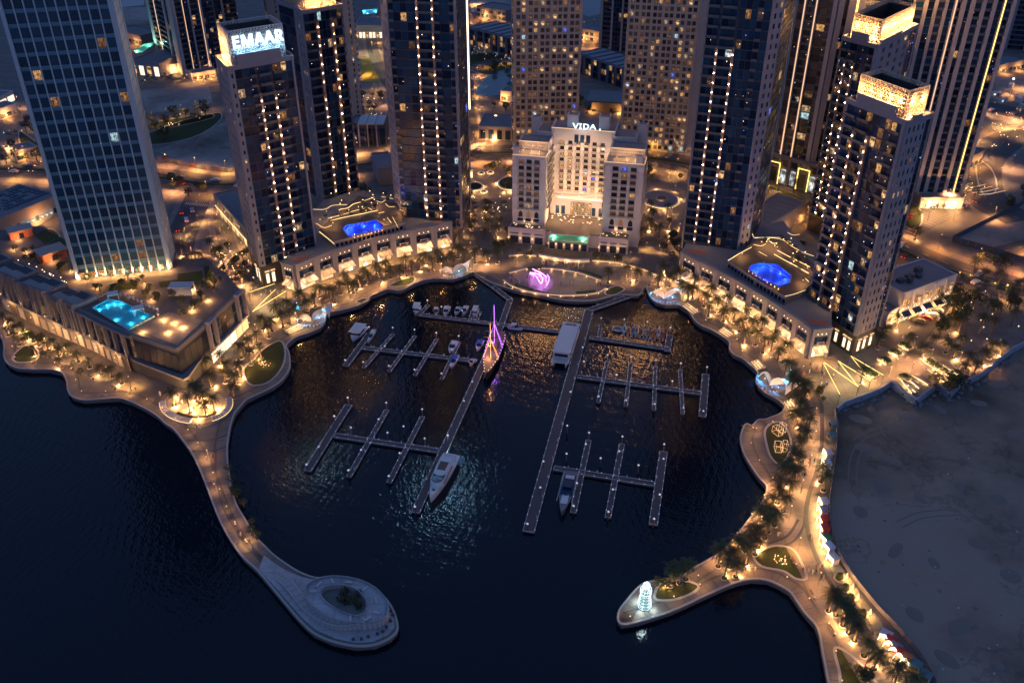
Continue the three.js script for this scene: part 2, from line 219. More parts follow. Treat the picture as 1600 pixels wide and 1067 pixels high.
// paving bands and the dark channel along the right promenade
struct('drain_channel', new MB().strip(smooth(P([1262,598,1282,625,1285,660,1284,700,1276,740,1264,775,1260,810,1267,845,1285,890,1310,930,1345,985,1390,1045,1420,1080]), 4), 1.2, .09).geo(), M.dark);
struct('walkway', new MB().strip(smooth(P([1275,650,1277,700,1266,745,1252,785,1240,815,1246,850,1268,890,1290,935,1320,985,1352,1040,1380,1085]), 4), 6.5, .075).geo(), M.walk);
for (const a of [[288,670,320,668,352,655,364,640], [292,688,330,688,357,678], [300,705,335,704,356,697], [1217,856,1240,846,1255,825,1258,808], [1200,850,1230,838,1248,812]]) struct('paving_band', new MB().strip(smooth(P(a), 4), .7, .08).geo(), M.dark);
// retaining wall of pale blocks between plaza and sand lot, rocks at its foot
{
  const w = thing('retaining_wall', 'pale blue-grey block wall zigzagging between lit plaza and dark sand lot', 'wall'), line = pS.slice(12);
  const core = new MB(), cap = new MB(), blocks = new MB();
  for (let k = 1; k < line.length; k++) {
    const f = new Face(line[k - 1], line[k]); core.on(f, 0, f.len, -2, .9, -.2, .2); cap.on(f, -.1, f.len + .1, .9, 1.1, -.3, .3);
    for (let r = 0; r < 3; r++) for (let u = (r % 2) * .8; u < f.len - .2; u += 1.6) blocks.on(f, u + .05, Math.min(f.len, u + 1.5), -1.25 + r * .7, -.62 + r * .7, -.34 - .06 * rnd(), -.2), blocks.on(f, u + .05, Math.min(f.len, u + 1.5), -1.25 + r * .7, -.62 + r * .7, .2, .34 + .06 * rnd());
  }
  const bl = std(.34, .39, .47, .8, { map: mapWall }); core.build('wall_core', M.dark, w); cap.build('coping', bl, w); const b = blocks.build('block', bl, w); b.userData.kind = 'stuff';
  const rg = new THREE.DodecahedronGeometry(.6, 0), pos = along(line.map((p) => V(p.x - .1, 0, p.z + 1.9)), 1.5); let n = 0;
  for (const a of pos) { if (rnd() < .25) continue; const s = rr(.6, 1.5), o = part(numbered('boulder'), rg, M.rock, scene); o.position.set(a.p.x + rr(-.6, .6), -1.05 + .2 * s, a.p.z + rr(-.2, 1.3)); o.scale.set(s, s * .75, s * rr(.8, 1.2)); o.rotation.set(rr(0, 3), rr(0, 3), 0); tag(o, `grey boulder, ${nth(n)} from the left along the foot of the block wall`, 'boulder', 'boulders along the foot of the wall'); n++; }
}
// wheel tracks and low berms on the sand lot
{ const m = new MB(); for (const a of [[1340,690,1352,680,1380,670,1420,664,1470,676,1540,679,1600,680,1660,690], [1332,760,1335,720,1345,695], [1405,820,1440,805,1500,800]]) { const p = smooth(P(a, -1.13), 5); for (const s of [-1.1, 1.1]) m.strip(offset(p, s), .5, -1.125 + s * .002); } struct('wheel_track', m.geo(), std(.215, .18, .15, 1)); }

M.moundSand = std(.215, .182, .152, 1);
{ // low mounds and scattered debris on the sand lot
  const mg = new THREE.SphereGeometry(1, 10, 6), list = [[1345,655],[1362,640],[1420,650],[1470,640],[1530,630],[1560,600],[1350,700],[1380,760],[1345,800],[1440,780],[1500,760],[1560,780],[1400,860],[1460,880],[1530,850],[1580,900],[1430,960],[1500,980],[1560,1040],[1480,1030],[1395,720],[1590,680]];
  list.sort((a, b) => a[0] - b[0]).forEach(([x, y], i) => { const p = G(x, y, -1.2), o = part(numbered('sand_mound'), mg, M.moundSand, scene); o.position.copy(p); o.scale.set(rr(1.5, 4), rr(.2, .45), rr(1.2, 3)); o.rotation.y = rr(0, 3); tag(o, `low sand mound, ${nth(i)} from the left on the dark lot`, 'mound', 'sand mounds on the lot'); });
  const st = new THREE.DodecahedronGeometry(.3, 0), pts = []; for (let k = 0; k < 60; k++) pts.push([rr(1320, 1595), rr(640, 1060)]); pts.filter(([x, y]) => x > 1320 + Math.max(0, y - 850) * .75).sort((a, b) => a[0] - b[0]).forEach(([x, y], i) => { const o = part(numbered('stone'), st, rnd() < .3 ? M.pontoon : M.rock, scene); o.position.copy(G(x, y, -1.1)); o.scale.setScalar(rr(.5, 1.5)); o.rotation.set(rr(0, 3), rr(0, 3), 0); tag(o, `loose stone, ${nth(i)} from the left on the dark sand lot`, 'stone', 'stones on the sand lot'); });
}
{ // dark joints across the promenade every few metres
  const m = new MB(); for (const line of [inL, inR]) along(line, 5).forEach(({ p, dir }, k) => { const n = V(-dir.z, 0, dir.x), a = p.clone().addScaledVector(n, -.4), b = p.clone().addScaledVector(n, -3.2); m.strip([a, b], .16, .062); }); struct('paving_joint', m.geo(), M.dark);
}

struct('lagoon', new MB().poly(smooth(P([742,146,752,128,772,114,800,106,812,120,800,138,772,150]), 3, true), .09).geo(), std(.012, .06, .085, .15));

{ // printed site hoarding along the empty plot, and post-and-panel fence of the right plot
  const mk = (label, a, h, cols) => { const p = smooth(P(a), 3), c = p[0].clone(), g = thing('site_hoarding', label, 'hoarding', c); for (let k = 1; k < p.length; k++) { const f = new Face(p[k - 1], p[k]), n = Math.max(1, Math.round(f.len / 4)); for (let j = 0; j < n; j++) { const s = slab(f, f.len * j / n, f.len * (j + .97) / n, 0, h, -.05, .05, cols[(k * 3 + j) % cols.length], 'panel', g); s.position.sub(c); } } };
  mk('coloured panel hoarding along the empty plot left of the sign tower', [246,248,275,256,310,264,340,268,362,270], 2.4, [M.grey, std(.25, .1, .07, .8), M.roofDark, M.mauve, std(.1, .14, .2, .8)]); mk('dark site hoarding round the empty plot at the right', [1488,377,1540,350,1600,320], 2.6, [M.roofDark, std(.05, .07, .1, .8)]); mk('blue-grey site hoarding along the lower edge of the right empty plot', [1489,378,1537,391,1600,411,1640,425], 2.6, [std(.06, .09, .15, .8), M.roofDark]);
}

// ---------- towers ----------
const HALF = new THREE.BoxGeometry(1, 1, 1); HALF.deleteAttribute('normal');
const balconyGeo = new MB().box(0, 0, .5, 1, .16, 1).box(0, .16, .97, 1, .62, .05).box(-.485, .16, .5, .03, .62, .9).box(.485, .16, .5, .03, .62, .9).geo(); // unit: width 1, depth 1 outwards, height ~1.3
const inShot = (p) => { const s = seen(p); return s[2] > 0 && s[0] > -30 && s[0] < 1630 && s[1] > -30 && s[1] < 1090; };
class Pieces { // collects alike pieces of a building; the 300 nearest in view become meshes, the rest one part
  constructor(root) { this.root = root; this.l = {}; }
  add(name, geo, mat, p, turn, sx, sy, sz) { (this.l[name] ??= []).push({ geo, mat, p, turn, s: V(sx, sy, sz) }); }
  flush(max = 300) {
    const q = new THREE.Quaternion(), up = V(0, 1, 0), o = this.root.position;
    for (const [name, list] of Object.entries(this.l)) {
      const near = list.filter((a) => inShot(a.p) && !a.hide).sort((a, b) => seen(a.p)[2] - seen(b.p)[2]).slice(0, max), set = new Set(near), rest = new Map();
      for (const a of near) { const m = part(name, a.geo, a.mat, this.root); m.position.copy(a.p).sub(o); m.rotation.y = a.turn; m.scale.copy(a.s); }
      for (const a of list) if (!set.has(a)) { const k = a.mat.uuid + a.geo.uuid; if (!rest.has(k)) rest.set(k, []); rest.get(k).push(a); }
      for (const r of rest.values()) { const im = new THREE.InstancedMesh(r[0].geo, r[0].mat, r.length); im.name = name; im.userData.kind = 'stuff'; im.castShadow = im.receiveShadow = true; r.forEach((a, i) => im.setMatrixAt(i, new THREE.Matrix4().compose(a.p.clone().sub(o), q.setFromAxisAngle(up, a.turn), a.s))); this.root.add(im); }
    }
  }
}
const LOCAL = (mb, o) => { for (let k = 0; k < mb.p.length; k += 3) { mb.p[k] -= o.x; mb.p[k + 1] -= o.y; mb.p[k + 2] -= o.z; } return mb; };
// bays: [kind, width share, option]; kinds: G glass, W punched windows (option columns), K balconies, R pier with a bulb on each floor, L pier with a light strip, P plain pier, C recessed cells
function facade(f, bays, y0, fh, nf, o, pc, mb) {
  const total = bays.reduce((s, b) => s + b[1], 0), y1 = y0 + fh * nf; let u = 0;
  const pane = (u0, u1, v0, v1, n, p = o.lit, mats = o.glass) => {
    const m = rnd() < p ? (rnd() < .07 ? pick(M.litCool) : pick(M.lit)) : pick(mats);
    pc.add('window', HALF, m, f.at((u0 + u1) / 2, (v0 + v1) / 2, n), f.turn, u1 - u0, v1 - v0, .07);
  };
  for (const [kind, share, opt] of bays) {
    const w = share / total * f.len, a = u, b = u + w; u += w;
    if (kind === 'G') {
      const n = Math.max(1, Math.round(w / (opt ?? 2.3)));
      for (let k = 0; k < nf; k++) { const v = y0 + k * fh; for (let j = 0; j < n; j++) { pane(a + w * j / n + .06, a + w * (j + 1) / n - .06, v + .3, v + fh - .1, .06); if (rnd() < o.lit * 1.1) pc.add('room_lamp', drop, pick(M.speck), f.at(a + w * (j + rnd()) / n, v + 1.2 + rnd(), .14), f.turn, .11, .13, .11); } mb.frame.on(f, a, b, v - .1, v + .2, 0, .22); }
      for (let j = 0; j <= n; j++) mb.frame.on(f, a + w * j / n - .06, a + w * j / n + .06, y0, y1, .02, .19);
    } else if (kind === 'W') {
      const n = opt ?? 3, cw = w / n, ww = cw * (o.ww ?? .56), wh = fh * (o.wh ?? .6), s0 = fh * .22;
      for (let k = 0; k < nf; k++) for (let j = 0; j < n; j++) { const c = a + cw * (j + .5), v = y0 + k * fh + s0; pane(c - ww / 2, c + ww / 2, v, v + wh, .05); }
      for (let j = 0; j <= n; j++) { const c = a + cw * j, l = j ? c - (cw - ww) / 2 : a, r = j < n ? c + (cw - ww) / 2 : b; mb.wall.on(f, l, r, y0, y1, 0, .17); }
      for (let k = 0; k <= nf; k++) { const l = k ? y0 + (k - 1) * fh + s0 + wh : y0, h = k < nf ? y0 + k * fh + s0 : y1; mb.wall.on(f, a + .02, b - .02, l, h, 0, .15); }
    } else if (kind === 'K') {
      const n = Math.max(1, Math.round(w / 2.6)), d = opt ?? 1.5;
      for (let k = 0; k < nf; k++) { const v = y0 + k * fh; for (let j = 0; j < n; j++) pane(a + w * j / n + .08, a + w * (j + 1) / n - .08, v + .2, v + fh - .35, .05, o.lit * .8, o.glassK ?? o.glass); pc.add('balcony', balconyGeo, o.balcony ?? M.rail, f.at((a + b) / 2, v, 0), f.turn, w, 1.25, d); if (rnd() < o.lit * 3) pc.add('balcony_lamp', drop, pick(M.speck), f.at(a + w * rnd(), v + 2.6, .5), f.turn, .13, .13, .13); }
    } else if (kind === 'R') {
      mb.rib.on(f, a, b, y0, y1 - (o.ribTop ?? 0), 0, 1.2);
      for (let k = 0; k < nf; k++) { const v = y0 + (k + .5) * fh; if (v < y1 - (o.ribTop ?? 0) && rnd() > .03) pc.add('bulb', drop, pick(M.bulbs), f.at((a + b) / 2, v, 1.42), f.turn, .15, .17, .15); }
    } else if (kind === 'L') {
      mb.wall.on(f, a, b, y0, y1, 0, 1.1); slabs.push([f, (a + b) / 2 - w * .16, (a + b) / 2 + w * .16, y0 + 1, y1 - 1, 1.1, 1.22, opt ?? M.led]);
    } else if (kind === 'P') mb.wall.on(f, a, b, y0, y1, 0, opt ?? .9);
    else if (kind === 'C') {
      for (let k = 0; k < nf; k++) { const v = y0 + k * fh; pane(a + .06, b - .06, v + fh * .23, v + fh * .95, .04); mb.panel.on(f, a, b, v, v + fh * .22, 0, .3); for (let j = 1; j < 4; j++) mb.frame.on(f, a + w * j / 4 - .05, a + w * j / 4 + .05, v + fh * .22, v + fh, .02, .13); mb.panel.on(f, a, b, v + fh * .95, v + fh, .01, .5); }
    }
  }
}
let slabs = [];
function tower(o) { // o.pts: visible chain, left to right, on level o.base (world points); o.depth closes it behind
  const base = o.base ?? 0, pts = o.pts.slice(), c = pts.reduce((s, p) => s.add(V(p.x, 0, p.z)), V(0, 0, 0)).multiplyScalar(1 / pts.length); c.y = base;
  const g = thing(o.name ?? 'apartment_tower', o.label, o.category ?? 'tower', c, 0, o.group), pc = new Pieces(g);
  const mb = { wall: new MB(), frame: new MB(), panel: new MB(), rib: new MB(), core: new MB(), roof: new MB() };
  const top = base + o.floors * o.fh; mb.core.sides(pts, base, top + .2).poly(pts, top + .2); slabs = [];
  const chain = o.faces.length; for (let k = 0; k < pts.length; k++) { const f = new Face(pts[k], pts[(k + 1) % pts.length]); facade(f, k < chain ? o.faces[k] : [['P', .1, .3], ['G', 1, 4], ['P', .1, .3]], base, o.fh, o.floors, o, pc, mb); if (o.parapet !== 0) { mb.wall.on(f, -.3, f.len + .3, top, top + (o.parapet ?? 1.6), -.15, .42); } }
  mb.roof.poly(pts, top + .35); const rnds = [.3, .62]; rnds.forEach((t, i) => { const q = pts[0].clone().lerp(pts[Math.min(2, pts.length - 1)], t); mb.roof.box(q.x, top + .3, q.z, 3 + i, 1.8 + i, 3.4, i); });
  LOCAL(mb.core, c).build('core', o.coreMat ?? M.frame, g); LOCAL(mb.wall, c).build('wall', o.wallMat ?? M.mauve, g); LOCAL(mb.frame, c).build('mullion', o.frameMat ?? M.frame, g); LOCAL(mb.panel, c).build('spandrel', M.panel, g); LOCAL(mb.rib, c).build('rib', M.rib, g); LOCAL(mb.roof, c).build('roof', M.roof, g);
  for (const [f, u0, u1, v0, v1, n0, n1, m] of slabs) { const s = slab(f, u0, u1, v0, v1, n0, n1, m, 'light_strip', g); s.position.sub(c); }
  pc.flush(); return { g, c, top, face: (k) => new Face(pts[k], pts[(k + 1) % pts.length]) };
}
const rect = (a, b, depth) => { const f = new Face(a, b), q = f.at(f.len, 0, -depth), r = f.at(0, 0, -depth); return [V(a.x, 0, a.z), V(b.x, 0, b.z), V(q.x, 0, q.z), V(r.x, 0, r.z)]; };
const chamfer = (l, a, b, depth) => { const f = new Face(a, b), q = f.at(f.len, 0, -depth), g = new Face(l, a), r = V(l.x, 0, l.z).addScaledVector(f.n, -(depth - 3)); return [V(l.x, 0, l.z), V(a.x, 0, a.z), V(b.x, 0, b.z), V(q.x, 0, q.z), r]; };

M.gold = std(.5, .42, .32, .7);
// a lit crown of lattice work round the plant on a roof
function crown(t, pts, h, inset, screenMat, glowRGB, cd, front) {
  const g = t.g, o = t.c, cen = pts.reduce((s, p) => s.add(p), V(0, 0, 0)).multiplyScalar(1 / pts.length), q = pts.map((p) => p.clone().lerp(cen, inset)), m = new MB(), back = new MB(), cell = 1.15;
  q.forEach((p, k) => {
    const f = new Face(p, q[(k + 1) % q.length]), nu = Math.round(f.len / cell), nv = Math.round(h / cell), cu = f.len / nu, cv = h / nv;
    for (const v of [0, h]) m.on(f, 0, f.len, t.top + v - .12, t.top + v + .12, -.12, .12);
    for (const u of [0, f.len]) m.on(f, u - .15, u + .15, t.top, t.top + h, -.15, .15);
    for (let i = 0; i < nu; i++) for (let j = 0; j < nv; j++) { // staggered stars: a small ring with rays to its neighbours
      const x = (i + (j % 2 ? .75 : .25)) * cu, y = t.top + (j + .5) * cv, r = cu * rr(.24, .34), ring = []; if (x > f.len - .1) continue;
      for (let a = 0; a < 6; a++) ring.push(f.at(x + Math.cos(a * 1.047) * r, y + Math.sin(a * 1.047) * r, 0));
      for (let a = 0; a < 6; a++) m.bar(ring[a], ring[(a + 1) % 6], .16, 3);
      for (let a = 0; a < 3; a++) m.bar(ring[a], f.at(Math.min(f.len, x + Math.cos(a * 1.047) * cu * .62), Math.min(t.top + h, y + Math.sin(a * 1.047) * cv * .72), 0), .14, 3);
    }
    back.on(f, 1.2, f.len - 1.2, t.top + .3, t.top + h - .8, -1.7, -1.2);
  });
  LOCAL(m, o).build('lattice_screen', screenMat, g).userData.kind = 'stuff'; LOCAL(back, o).build('plant_room', M.darkStone, g);
  q.forEach((p, k) => { // floodlights at the foot of the screen
    if (front && !front.includes(k)) return; const f = new Face(p, q[(k + 1) % q.length]), n = Math.max(2, Math.round(f.len / 4)), lv = k === 0 && glowRGB === WARM && h > 9 ? 2.2 : .6;
    for (let i = 0; i < n; i++) for (const [y, c] of [[lv, .55], [h * .62, .4]]) { const p2 = f.at(f.len * (i + .5) / n, t.top + y, .95); const b = part('floodlight', drop, M.head, g); b.position.copy(p2).sub(o); b.scale.setScalar(.12); pointLight(g, p2.clone().sub(o), glowRGB, cd * c, cd > 100 ? .8 : .12); }
  });
  return q;
}

// 1. slab tower on the left
{
  const F0 = G(120, 436, 15), F1 = G(267, 420, 15), bays = [['P', .42, 1.1]]; for (let k = 0; k < 10; k++) bays.push(['C', 1], ['P', k == 9 ? .45 : .15, .6]);
  const t = tower({ name: 'apartment_tower', label: 'tall blue slab tower of window cells behind the turquoise deck pool', pts: rect(F0, F1, 15), faces: [bays, [['P', .3, .5], ['W', 3, 6], ['P', .3, .5]]], base: 15, fh: 4.4, floors: 29, lit: 0.020, glass: M.glassBlue, wallMat: M.finBlue, ww: .4, wh: .3 });
  const f = t.face(0); for (let k = 0; k <= 10; k++) { const u = Math.min(f.len - .4, .45 + k * (f.len - .9) / 10), p = f.at(u, 16.2, 1.35).sub(t.c), b = part('uplight', drop, M.lampWarm, t.g); b.position.copy(p); b.scale.setScalar(.16); pointLight(t.g, p.clone().add(V(0, .2, .25)), WARM, 12, .12); }
  for (let k = 0; k < 9; k++) { const s = slab(f, .8 + k * (f.len - 2) / 9, .8 + (k + .7) * (f.len - 2) / 9, 15.4, 17.4, .35, .45, M.lit[k % 6], 'lobby_window', t.g); s.position.sub(t.c); }
}
// 2. tower with the white sign on its crown
{
  const h = 83.8, BL = G(338, 93, h), A = G(356, 111, h), B = G(457, 93, h), C = V(BL.x + B.x - A.x, 0, BL.z + B.z - A.z);
  const t = tower({ label: 'tower with lit white lettering on its crown, left of the harbour', pts: [BL, A, B, C].map((p) => V(p.x, 0, p.z)), base: 9, faces: [[['P', .1, .4], ['W', 1, 4], ['P', .1, .4]], [['W', .8, 1], ['G', 1.9], ['K', .8, 1.1], ['R', .3], ['K', 1.7], ['R', .3], ['K', 1.2], ['G', 1.6], ['P', .25, .6]]], fh: 3.4, floors: 22, lit: 0.094, glass: M.glass, wallMat: M.mauve, ww: .34, wh: .42, ribTop: 9 });
  const lob = new MB(); const base = [BL, A, B, C].map((p) => V(p.x, 0, p.z)); lob.prism(base, 0, 9); LOCAL(lob, t.c).build('lobby', M.darkStone, t.g);
  const f1 = new Face(base[1], base[2]), f0 = new Face(base[0], base[1]); for (const [f, u] of [[f1, 2.2], [f1, 4.6], [f0, 13], [f0, 9]]) { slab(f, u - .6, u + .6, 1.4, 5.4, .05, .2, M.shopWhite, 'lobby_window', t.g).position.sub(t.c); slab(f, u - .9, u + .9, 6.2, 6.7, .05, .5, M.shop, 'canopy_light', t.g).position.sub(t.c); }
  const q = crown(t, base, 12.5, .17, M.white, WARM, 40, [0]);
  const f = new Face(q[1], q[2]); // the solid parapet block and the sign
  const pb = new MB().on(f1, 3.6, f1.len - 4.4, t.top + 1.5, t.top + 5, -.6, .5); LOCAL(pb, t.c).build('parapet_block', M.mauve, t.g);
  const font = await new FontLoader().loadAsync('fonts/droid/droid_sans_bold.typeface.json');
  const word = new TextGeometry('EMAAR', { font, size: 3.7, depth: .35, curveSegments: 4 }); word.computeBoundingBox(); const bb = word.boundingBox, k = (f.len * .93) / (bb.max.x - bb.min.x);
  const m = part('sign', word, M.signWhite, t.g); m.scale.set(k, 1.05, 1); m.rotation.y = f.turn; m.position.copy(f.at(f.len * .035, t.top + 6.9, .5)).sub(t.c);
  for (let i = 0; i < 4; i++) pointLight(t.g, f.at(f.len * (.14 + .24 * i), t.top + 6.2, 1.6).sub(t.c), [.35, .72, 1], 8, .3, 'sign_glow');
  globalThis.FONT = font;
}
// 3, 4. twin towers with glowing crowns on the right
{
  const h = 81.3, mk = (L, A, B) => { const l = G(...L, h), a = G(...A, h), b = G(...B, h); return [l, a, b, V(l.x + b.x - a.x, 0, l.z + b.z - a.z)].map((p) => V(p.x, 0, p.z)); };
  const faces = [[['P', .15, .5], ['K', 1.3], ['R', .22], ['K', 1.35], ['R', .22], ['G', 1.9], ['K', 1.1, 1], ['P', .3, .5]], [['P', .25, .4], ['W', 2.4, 4], ['G', .5], ['P', .12, .5]]];
  for (const [L, A, B, label] of [[[1325, 160], [1416.5, 196], [1455.5, 184], 'front tower with glowing lattice crown at the right arcade'], [[1317, 62], [1371, 76], [1434, 43], 'tower with glowing lattice crown standing behind its twin']]) {
    const pts = mk(L, A, B), t = tower({ label, pts, base: 8, faces, fh: 3.49, floors: 21, lit: 0.167, glass: M.glass, wallMat: M.mauve, ww: .4, wh: .5, ribTop: 7 });
    const lob = new MB().prism(pts, 0, 8); LOCAL(lob, t.c).build('lobby', M.darkStone, t.g);
    const f0 = new Face(pts[0], pts[1]), f1 = new Face(pts[1], pts[2]);
    for (const [f, u] of [[f0, 20], [f0, 22.3], [f1, 2.5], [f1, 5.5], [f1, 9], [f0, 16]]) { slab(f, u - .55, u + .55, 1.2, 4.8, .05, .2, M.shopWhite, 'lobby_window', t.g).position.sub(t.c); slab(f, u - .9, u + .9, 5.6, 6, .05, .5, M.shop, 'canopy_light', t.g).position.sub(t.c); }
    crown(t, pts, 9.5, .2, M.gold, WARM, 55, label.startsWith('front') ? [0, 1] : [0, 1, 2]);
    const pb = new MB().on(f0, 4, f0.len - 4.5, t.top + 1.6, t.top + 4.4, -.5, .5).on(f1, 3, f1.len * .55, t.top + 1.6, t.top + 2.6, -.5, .5); LOCAL(pb, t.c).build('parapet_block', M.mauve, t.g);
  }
}
// 5. dark tower right of the hotel, on the right arcade
{
  const pts = [G(1066, 380, 10), G(1153, 394, 10), G(1168, 389, 10), G(1188, 356, 10)]; pts.push(V(pts[0].x + 13, 0, pts[0].z - 26)); const t = tower({ label: 'dark tower with two bulb lines right of the white hotel', pts, base: 8, faces: [[['P', .1, .5], ['K', 1], ['R', .2], ['K', 1.2], ['R', .2], ['G', 1.5], ['K', .5, .9], ['G', .6], ['P', .12, .4]], [['W', 1, 2]], [['G', 1, 5], ['P', .1, .3]]], fh: 3.45, floors: 36, lit: 0.053, glass: M.glass, wallMat: M.mauve, ww: .4, wh: .5, ribTop: 44 });
}
// 6. dark tower left of the hotel, on the left arcade
{
  const pts = chamfer(G(618, 326, 10), G(628.5, 342, 10), G(721, 349, 10), 18);
  const t = tower({ label: 'dark tower with two bulb lines left of the white hotel', pts, base: 8, faces: [[['P', .2, .3], ['W', 1, 3], ['P', .2, .3]], [['K', .6, .9], ['G', 2.3], ['G', .3], ['R', .25], ['K', 1.5], ['R', .25], ['K', .7], ['G', 1.0], ['K', .5, .9], ['P', .12, .5]]], fh: 3.45, floors: 36, lit: 0.056, glass: M.glass, wallMat: M.mauve, ww: .38, wh: .45, ribTop: 30 }); crown(t, pts, 9, .2, M.white, [.3, .65, 1], 120, [1]);
}
// 7. tower behind the sign tower
{
  const pts = chamfer(G(496, 302, 10), G(507, 313, 10), G(561, 297, 10), 18), p = pts[1], top = heightAt(p, 22);
  const t = tower({ label: 'dark tower with two long bulb lines behind the sign tower', pts, base: 8, faces: [[['P', .3, .3], ['W', 1, 2], ['P', .3, .3]], [['K', 1], ['R', .25], ['G', 1.2], ['R', .25], ['K', .9], ['P', .12, .5]]], fh: (top - 8) / 22, floors: 22, lit: 0.070, glass: M.glass, wallMat: M.mauve, ww: .3, wh: .4, ribTop: 3 });
  crown(t, [pts[1], pts[2], pts[3], pts[4]], 8, .2, M.gold, WARM, 60, [0]);
}
// 8. pale wall tower with balconies, 9. tower with a white light line, 10, 11. beige grid towers, and those further off
const gridBays = (n, w) => { const b = []; for (let k = 0; k < n; k++) b.push(['P', .16, .6], ['W', w[k] ?? 1, Math.round((w[k] ?? 1) * 2)]); b.push(['P', .16, .6]); return b; };
tower({ label: 'narrow pale tower with stacked balconies behind the tower with bulb lines', pts: (() => { const r = rect(G(553, 190), G(566, 185), 16); r[3] = G(528, 172); return r; })(), faces: [[['P', .5, .3], ['W', .5, 1], ['P', .35, .3]], [['K', 1]], [], [['K', 1]]].slice(0, 2), fh: 3.0, floors: 40, lit: 0.132, glass: M.glassWarm, wallMat: M.beige, ww: .5 });
{ const t = tower({ label: 'tower edged by one bright vertical light line beside the dark tower', pts: rect(G(672, 176), G(736, 172), 16), faces: [[['G', 2], ['W', 1.2, 3], ['L', .3, M.neon]]], fh: 3.3, floors: 34, lit: 0.284, glass: M.glassWarm, wallMat: M.beige, ww: .8 }); }
const gridA = rect(G(803, 238), G(901, 236), 17), gridB = (() => { const a = G(968, 230), b = G(1070, 238), c = G(1088, 231); return [a, b, c, V(a.x + c.x - b.x, 0, a.z + c.z - b.z)].map((p) => V(p.x, 0, p.z)); })();
const tA = tower({ label: 'beige grid tower straight behind the white hotel', pts: gridA, faces: [gridBays(5, [1, 1, 1, 1.5, 1])], fh: 3.2, floors: 34, lit: 0.320, glass: M.glassWarm, wallMat: M.beige, ww: .74, wh: .62, parapet: 2 });
const tB = tower({ label: 'beige grid tower right behind the white hotel, with a plain ribbed flank', pts: gridB, faces: [gridBays(6, [1, 1, 1, 1, 1, 1]), [['P', .4, .5], ['P', .3, .2], ['P', .4, .5]]], fh: 3.2, floors: 36, lit: 0.297, glass: M.glassWarm, wallMat: M.beige, ww: .74, wh: .62 });
crown(tA, gridA, 7, .15, M.gold, WARM, 125, [0]); crown(tB, gridB, 7, .15, M.gold, WARM, 105, [0]);
tower({ label: 'dark ribbed tower between the two beige grid towers, farther back', pts: rect(G(937, 77), G(988, 82), 25), faces: [[['P', .2, .6], ['K', 1, 1.2], ['P', .2], ['G', 1], ['P', .2], ['K', 1], ['P', .3]]], fh: 3.3, floors: 42, lit: 0.035, glass: M.glass, wallMat: M.beige });
{ // tower with gold light strips, on a portal podium
  const a = G(1198, 282), b = G(1287, 307), hp = 13.5, f = new Face(a, b), pd = thing('portal_podium', 'stone podium with two lit rectangular portals under the gold-striped tower', 'building', f.at(f.len / 2, 0, -10)), m = new MB();
  m.on(f, 0, f.len, 0, hp, -24, 0); for (let k = 0; k < 6; k++) m.on(f, k * f.len / 6, k * f.len / 6 + 1.3, 0, hp + .4, 0, .9); m.on(f, -.4, f.len + .4, hp, hp + 1.1, -24.4, 1.1); LOCAL(m, pd.position).build('wall', M.grey, pd);
  for (let k = 0; k < 6; k++) for (const [v0, v1] of [[1, 8], [9.3, 12.4]]) slab(f, k * f.len / 6 + 1.7, (k + 1) * f.len / 6 - .4, v0, v1, .05, .2, k % 3 && v0 < 2 ? M.litCool[1] : M.glassWarm[k % 4], 'window', pd).position.sub(pd.position);
  for (const u of [.6, f.len * .53]) { const s = new MB(), w = 5.6; s.on(f, u, u + .3, .4, 11, 1.1, 1.5).on(f, u + w, u + w + .3, .4, 11, 1.1, 1.5).on(f, u + .3, u + w, 10.7, 11, 1.1, 1.5); LOCAL(s, pd.position).build('light_frame', M.ledYellow, pd); }
  const a2 = f.at(1.2, 0, -1.5), b2 = f.at(19.5, 0, -1.5), c2 = f.at(34, 0, -14);
  tower({ label: 'tall tower with gold and copper vertical light strips right of the dark tower', base: hp, pts: [a2, b2, c2, f.at(6, 0, -26)].map((p) => V(p.x, 0, p.z)), faces: [[['G', .8], ['L', .35, M.ledSoft], ['K', 1.1, .8], ['L', .35, M.ledSoft], ['G', 1.2, 4], ['K', .6, .8], ['P', .5, 1]], [['P', .5, 1], ['G', .4], ['P', .5, 1], ['L', .5, M.ledYellow], ['P', .5, 1], ['K', 1.4, 1], ['P', .2]]], fh: 3.3, floors: 34, lit: 0.095, glass: M.glassWarm, wallMat: M.fin });
}
tower({ label: 'tall ribbed tower with one bright yellow light line, upper right', pts: rect(G(1362, 312), G(1500, 317), 22), faces: [[['K', 1, .8], ['P', 0.45, 1], ['G', .8], ['P', 0.38, 1], ['K', .8, .8], ['P', 0.38, 1], ['G', .7], ['L', .36, M.ledSoft], ['K', .5, .8], ['P', 0.51, 1.2], ['G', .55], ['P', 0.51, 1.2], ['K', .85, .8], ['P', 0.45, 1], ['K', .8, .8], ['P', 0.45, 1], ['G', .7], ['L', .34, M.ledYellow], ['K', .7, .8], ['P', 0.45, 1]]], fh: 3.3, floors: 40, lit: 0.029, glass: M.glass, wallMat: M.fin });
tower({ label: 'dark tower cut by the right edge of the picture', pts: rect(G(1566, 76), G(1660, 84), 25), faces: [[['P', .3], ['K', 1], ['P', .2], ['G', 1], ['P', .2], ['K', 1]]], fh: 3.4, floors: 42, lit: 0.012, glass: M.glass, wallMat: M.mauve });
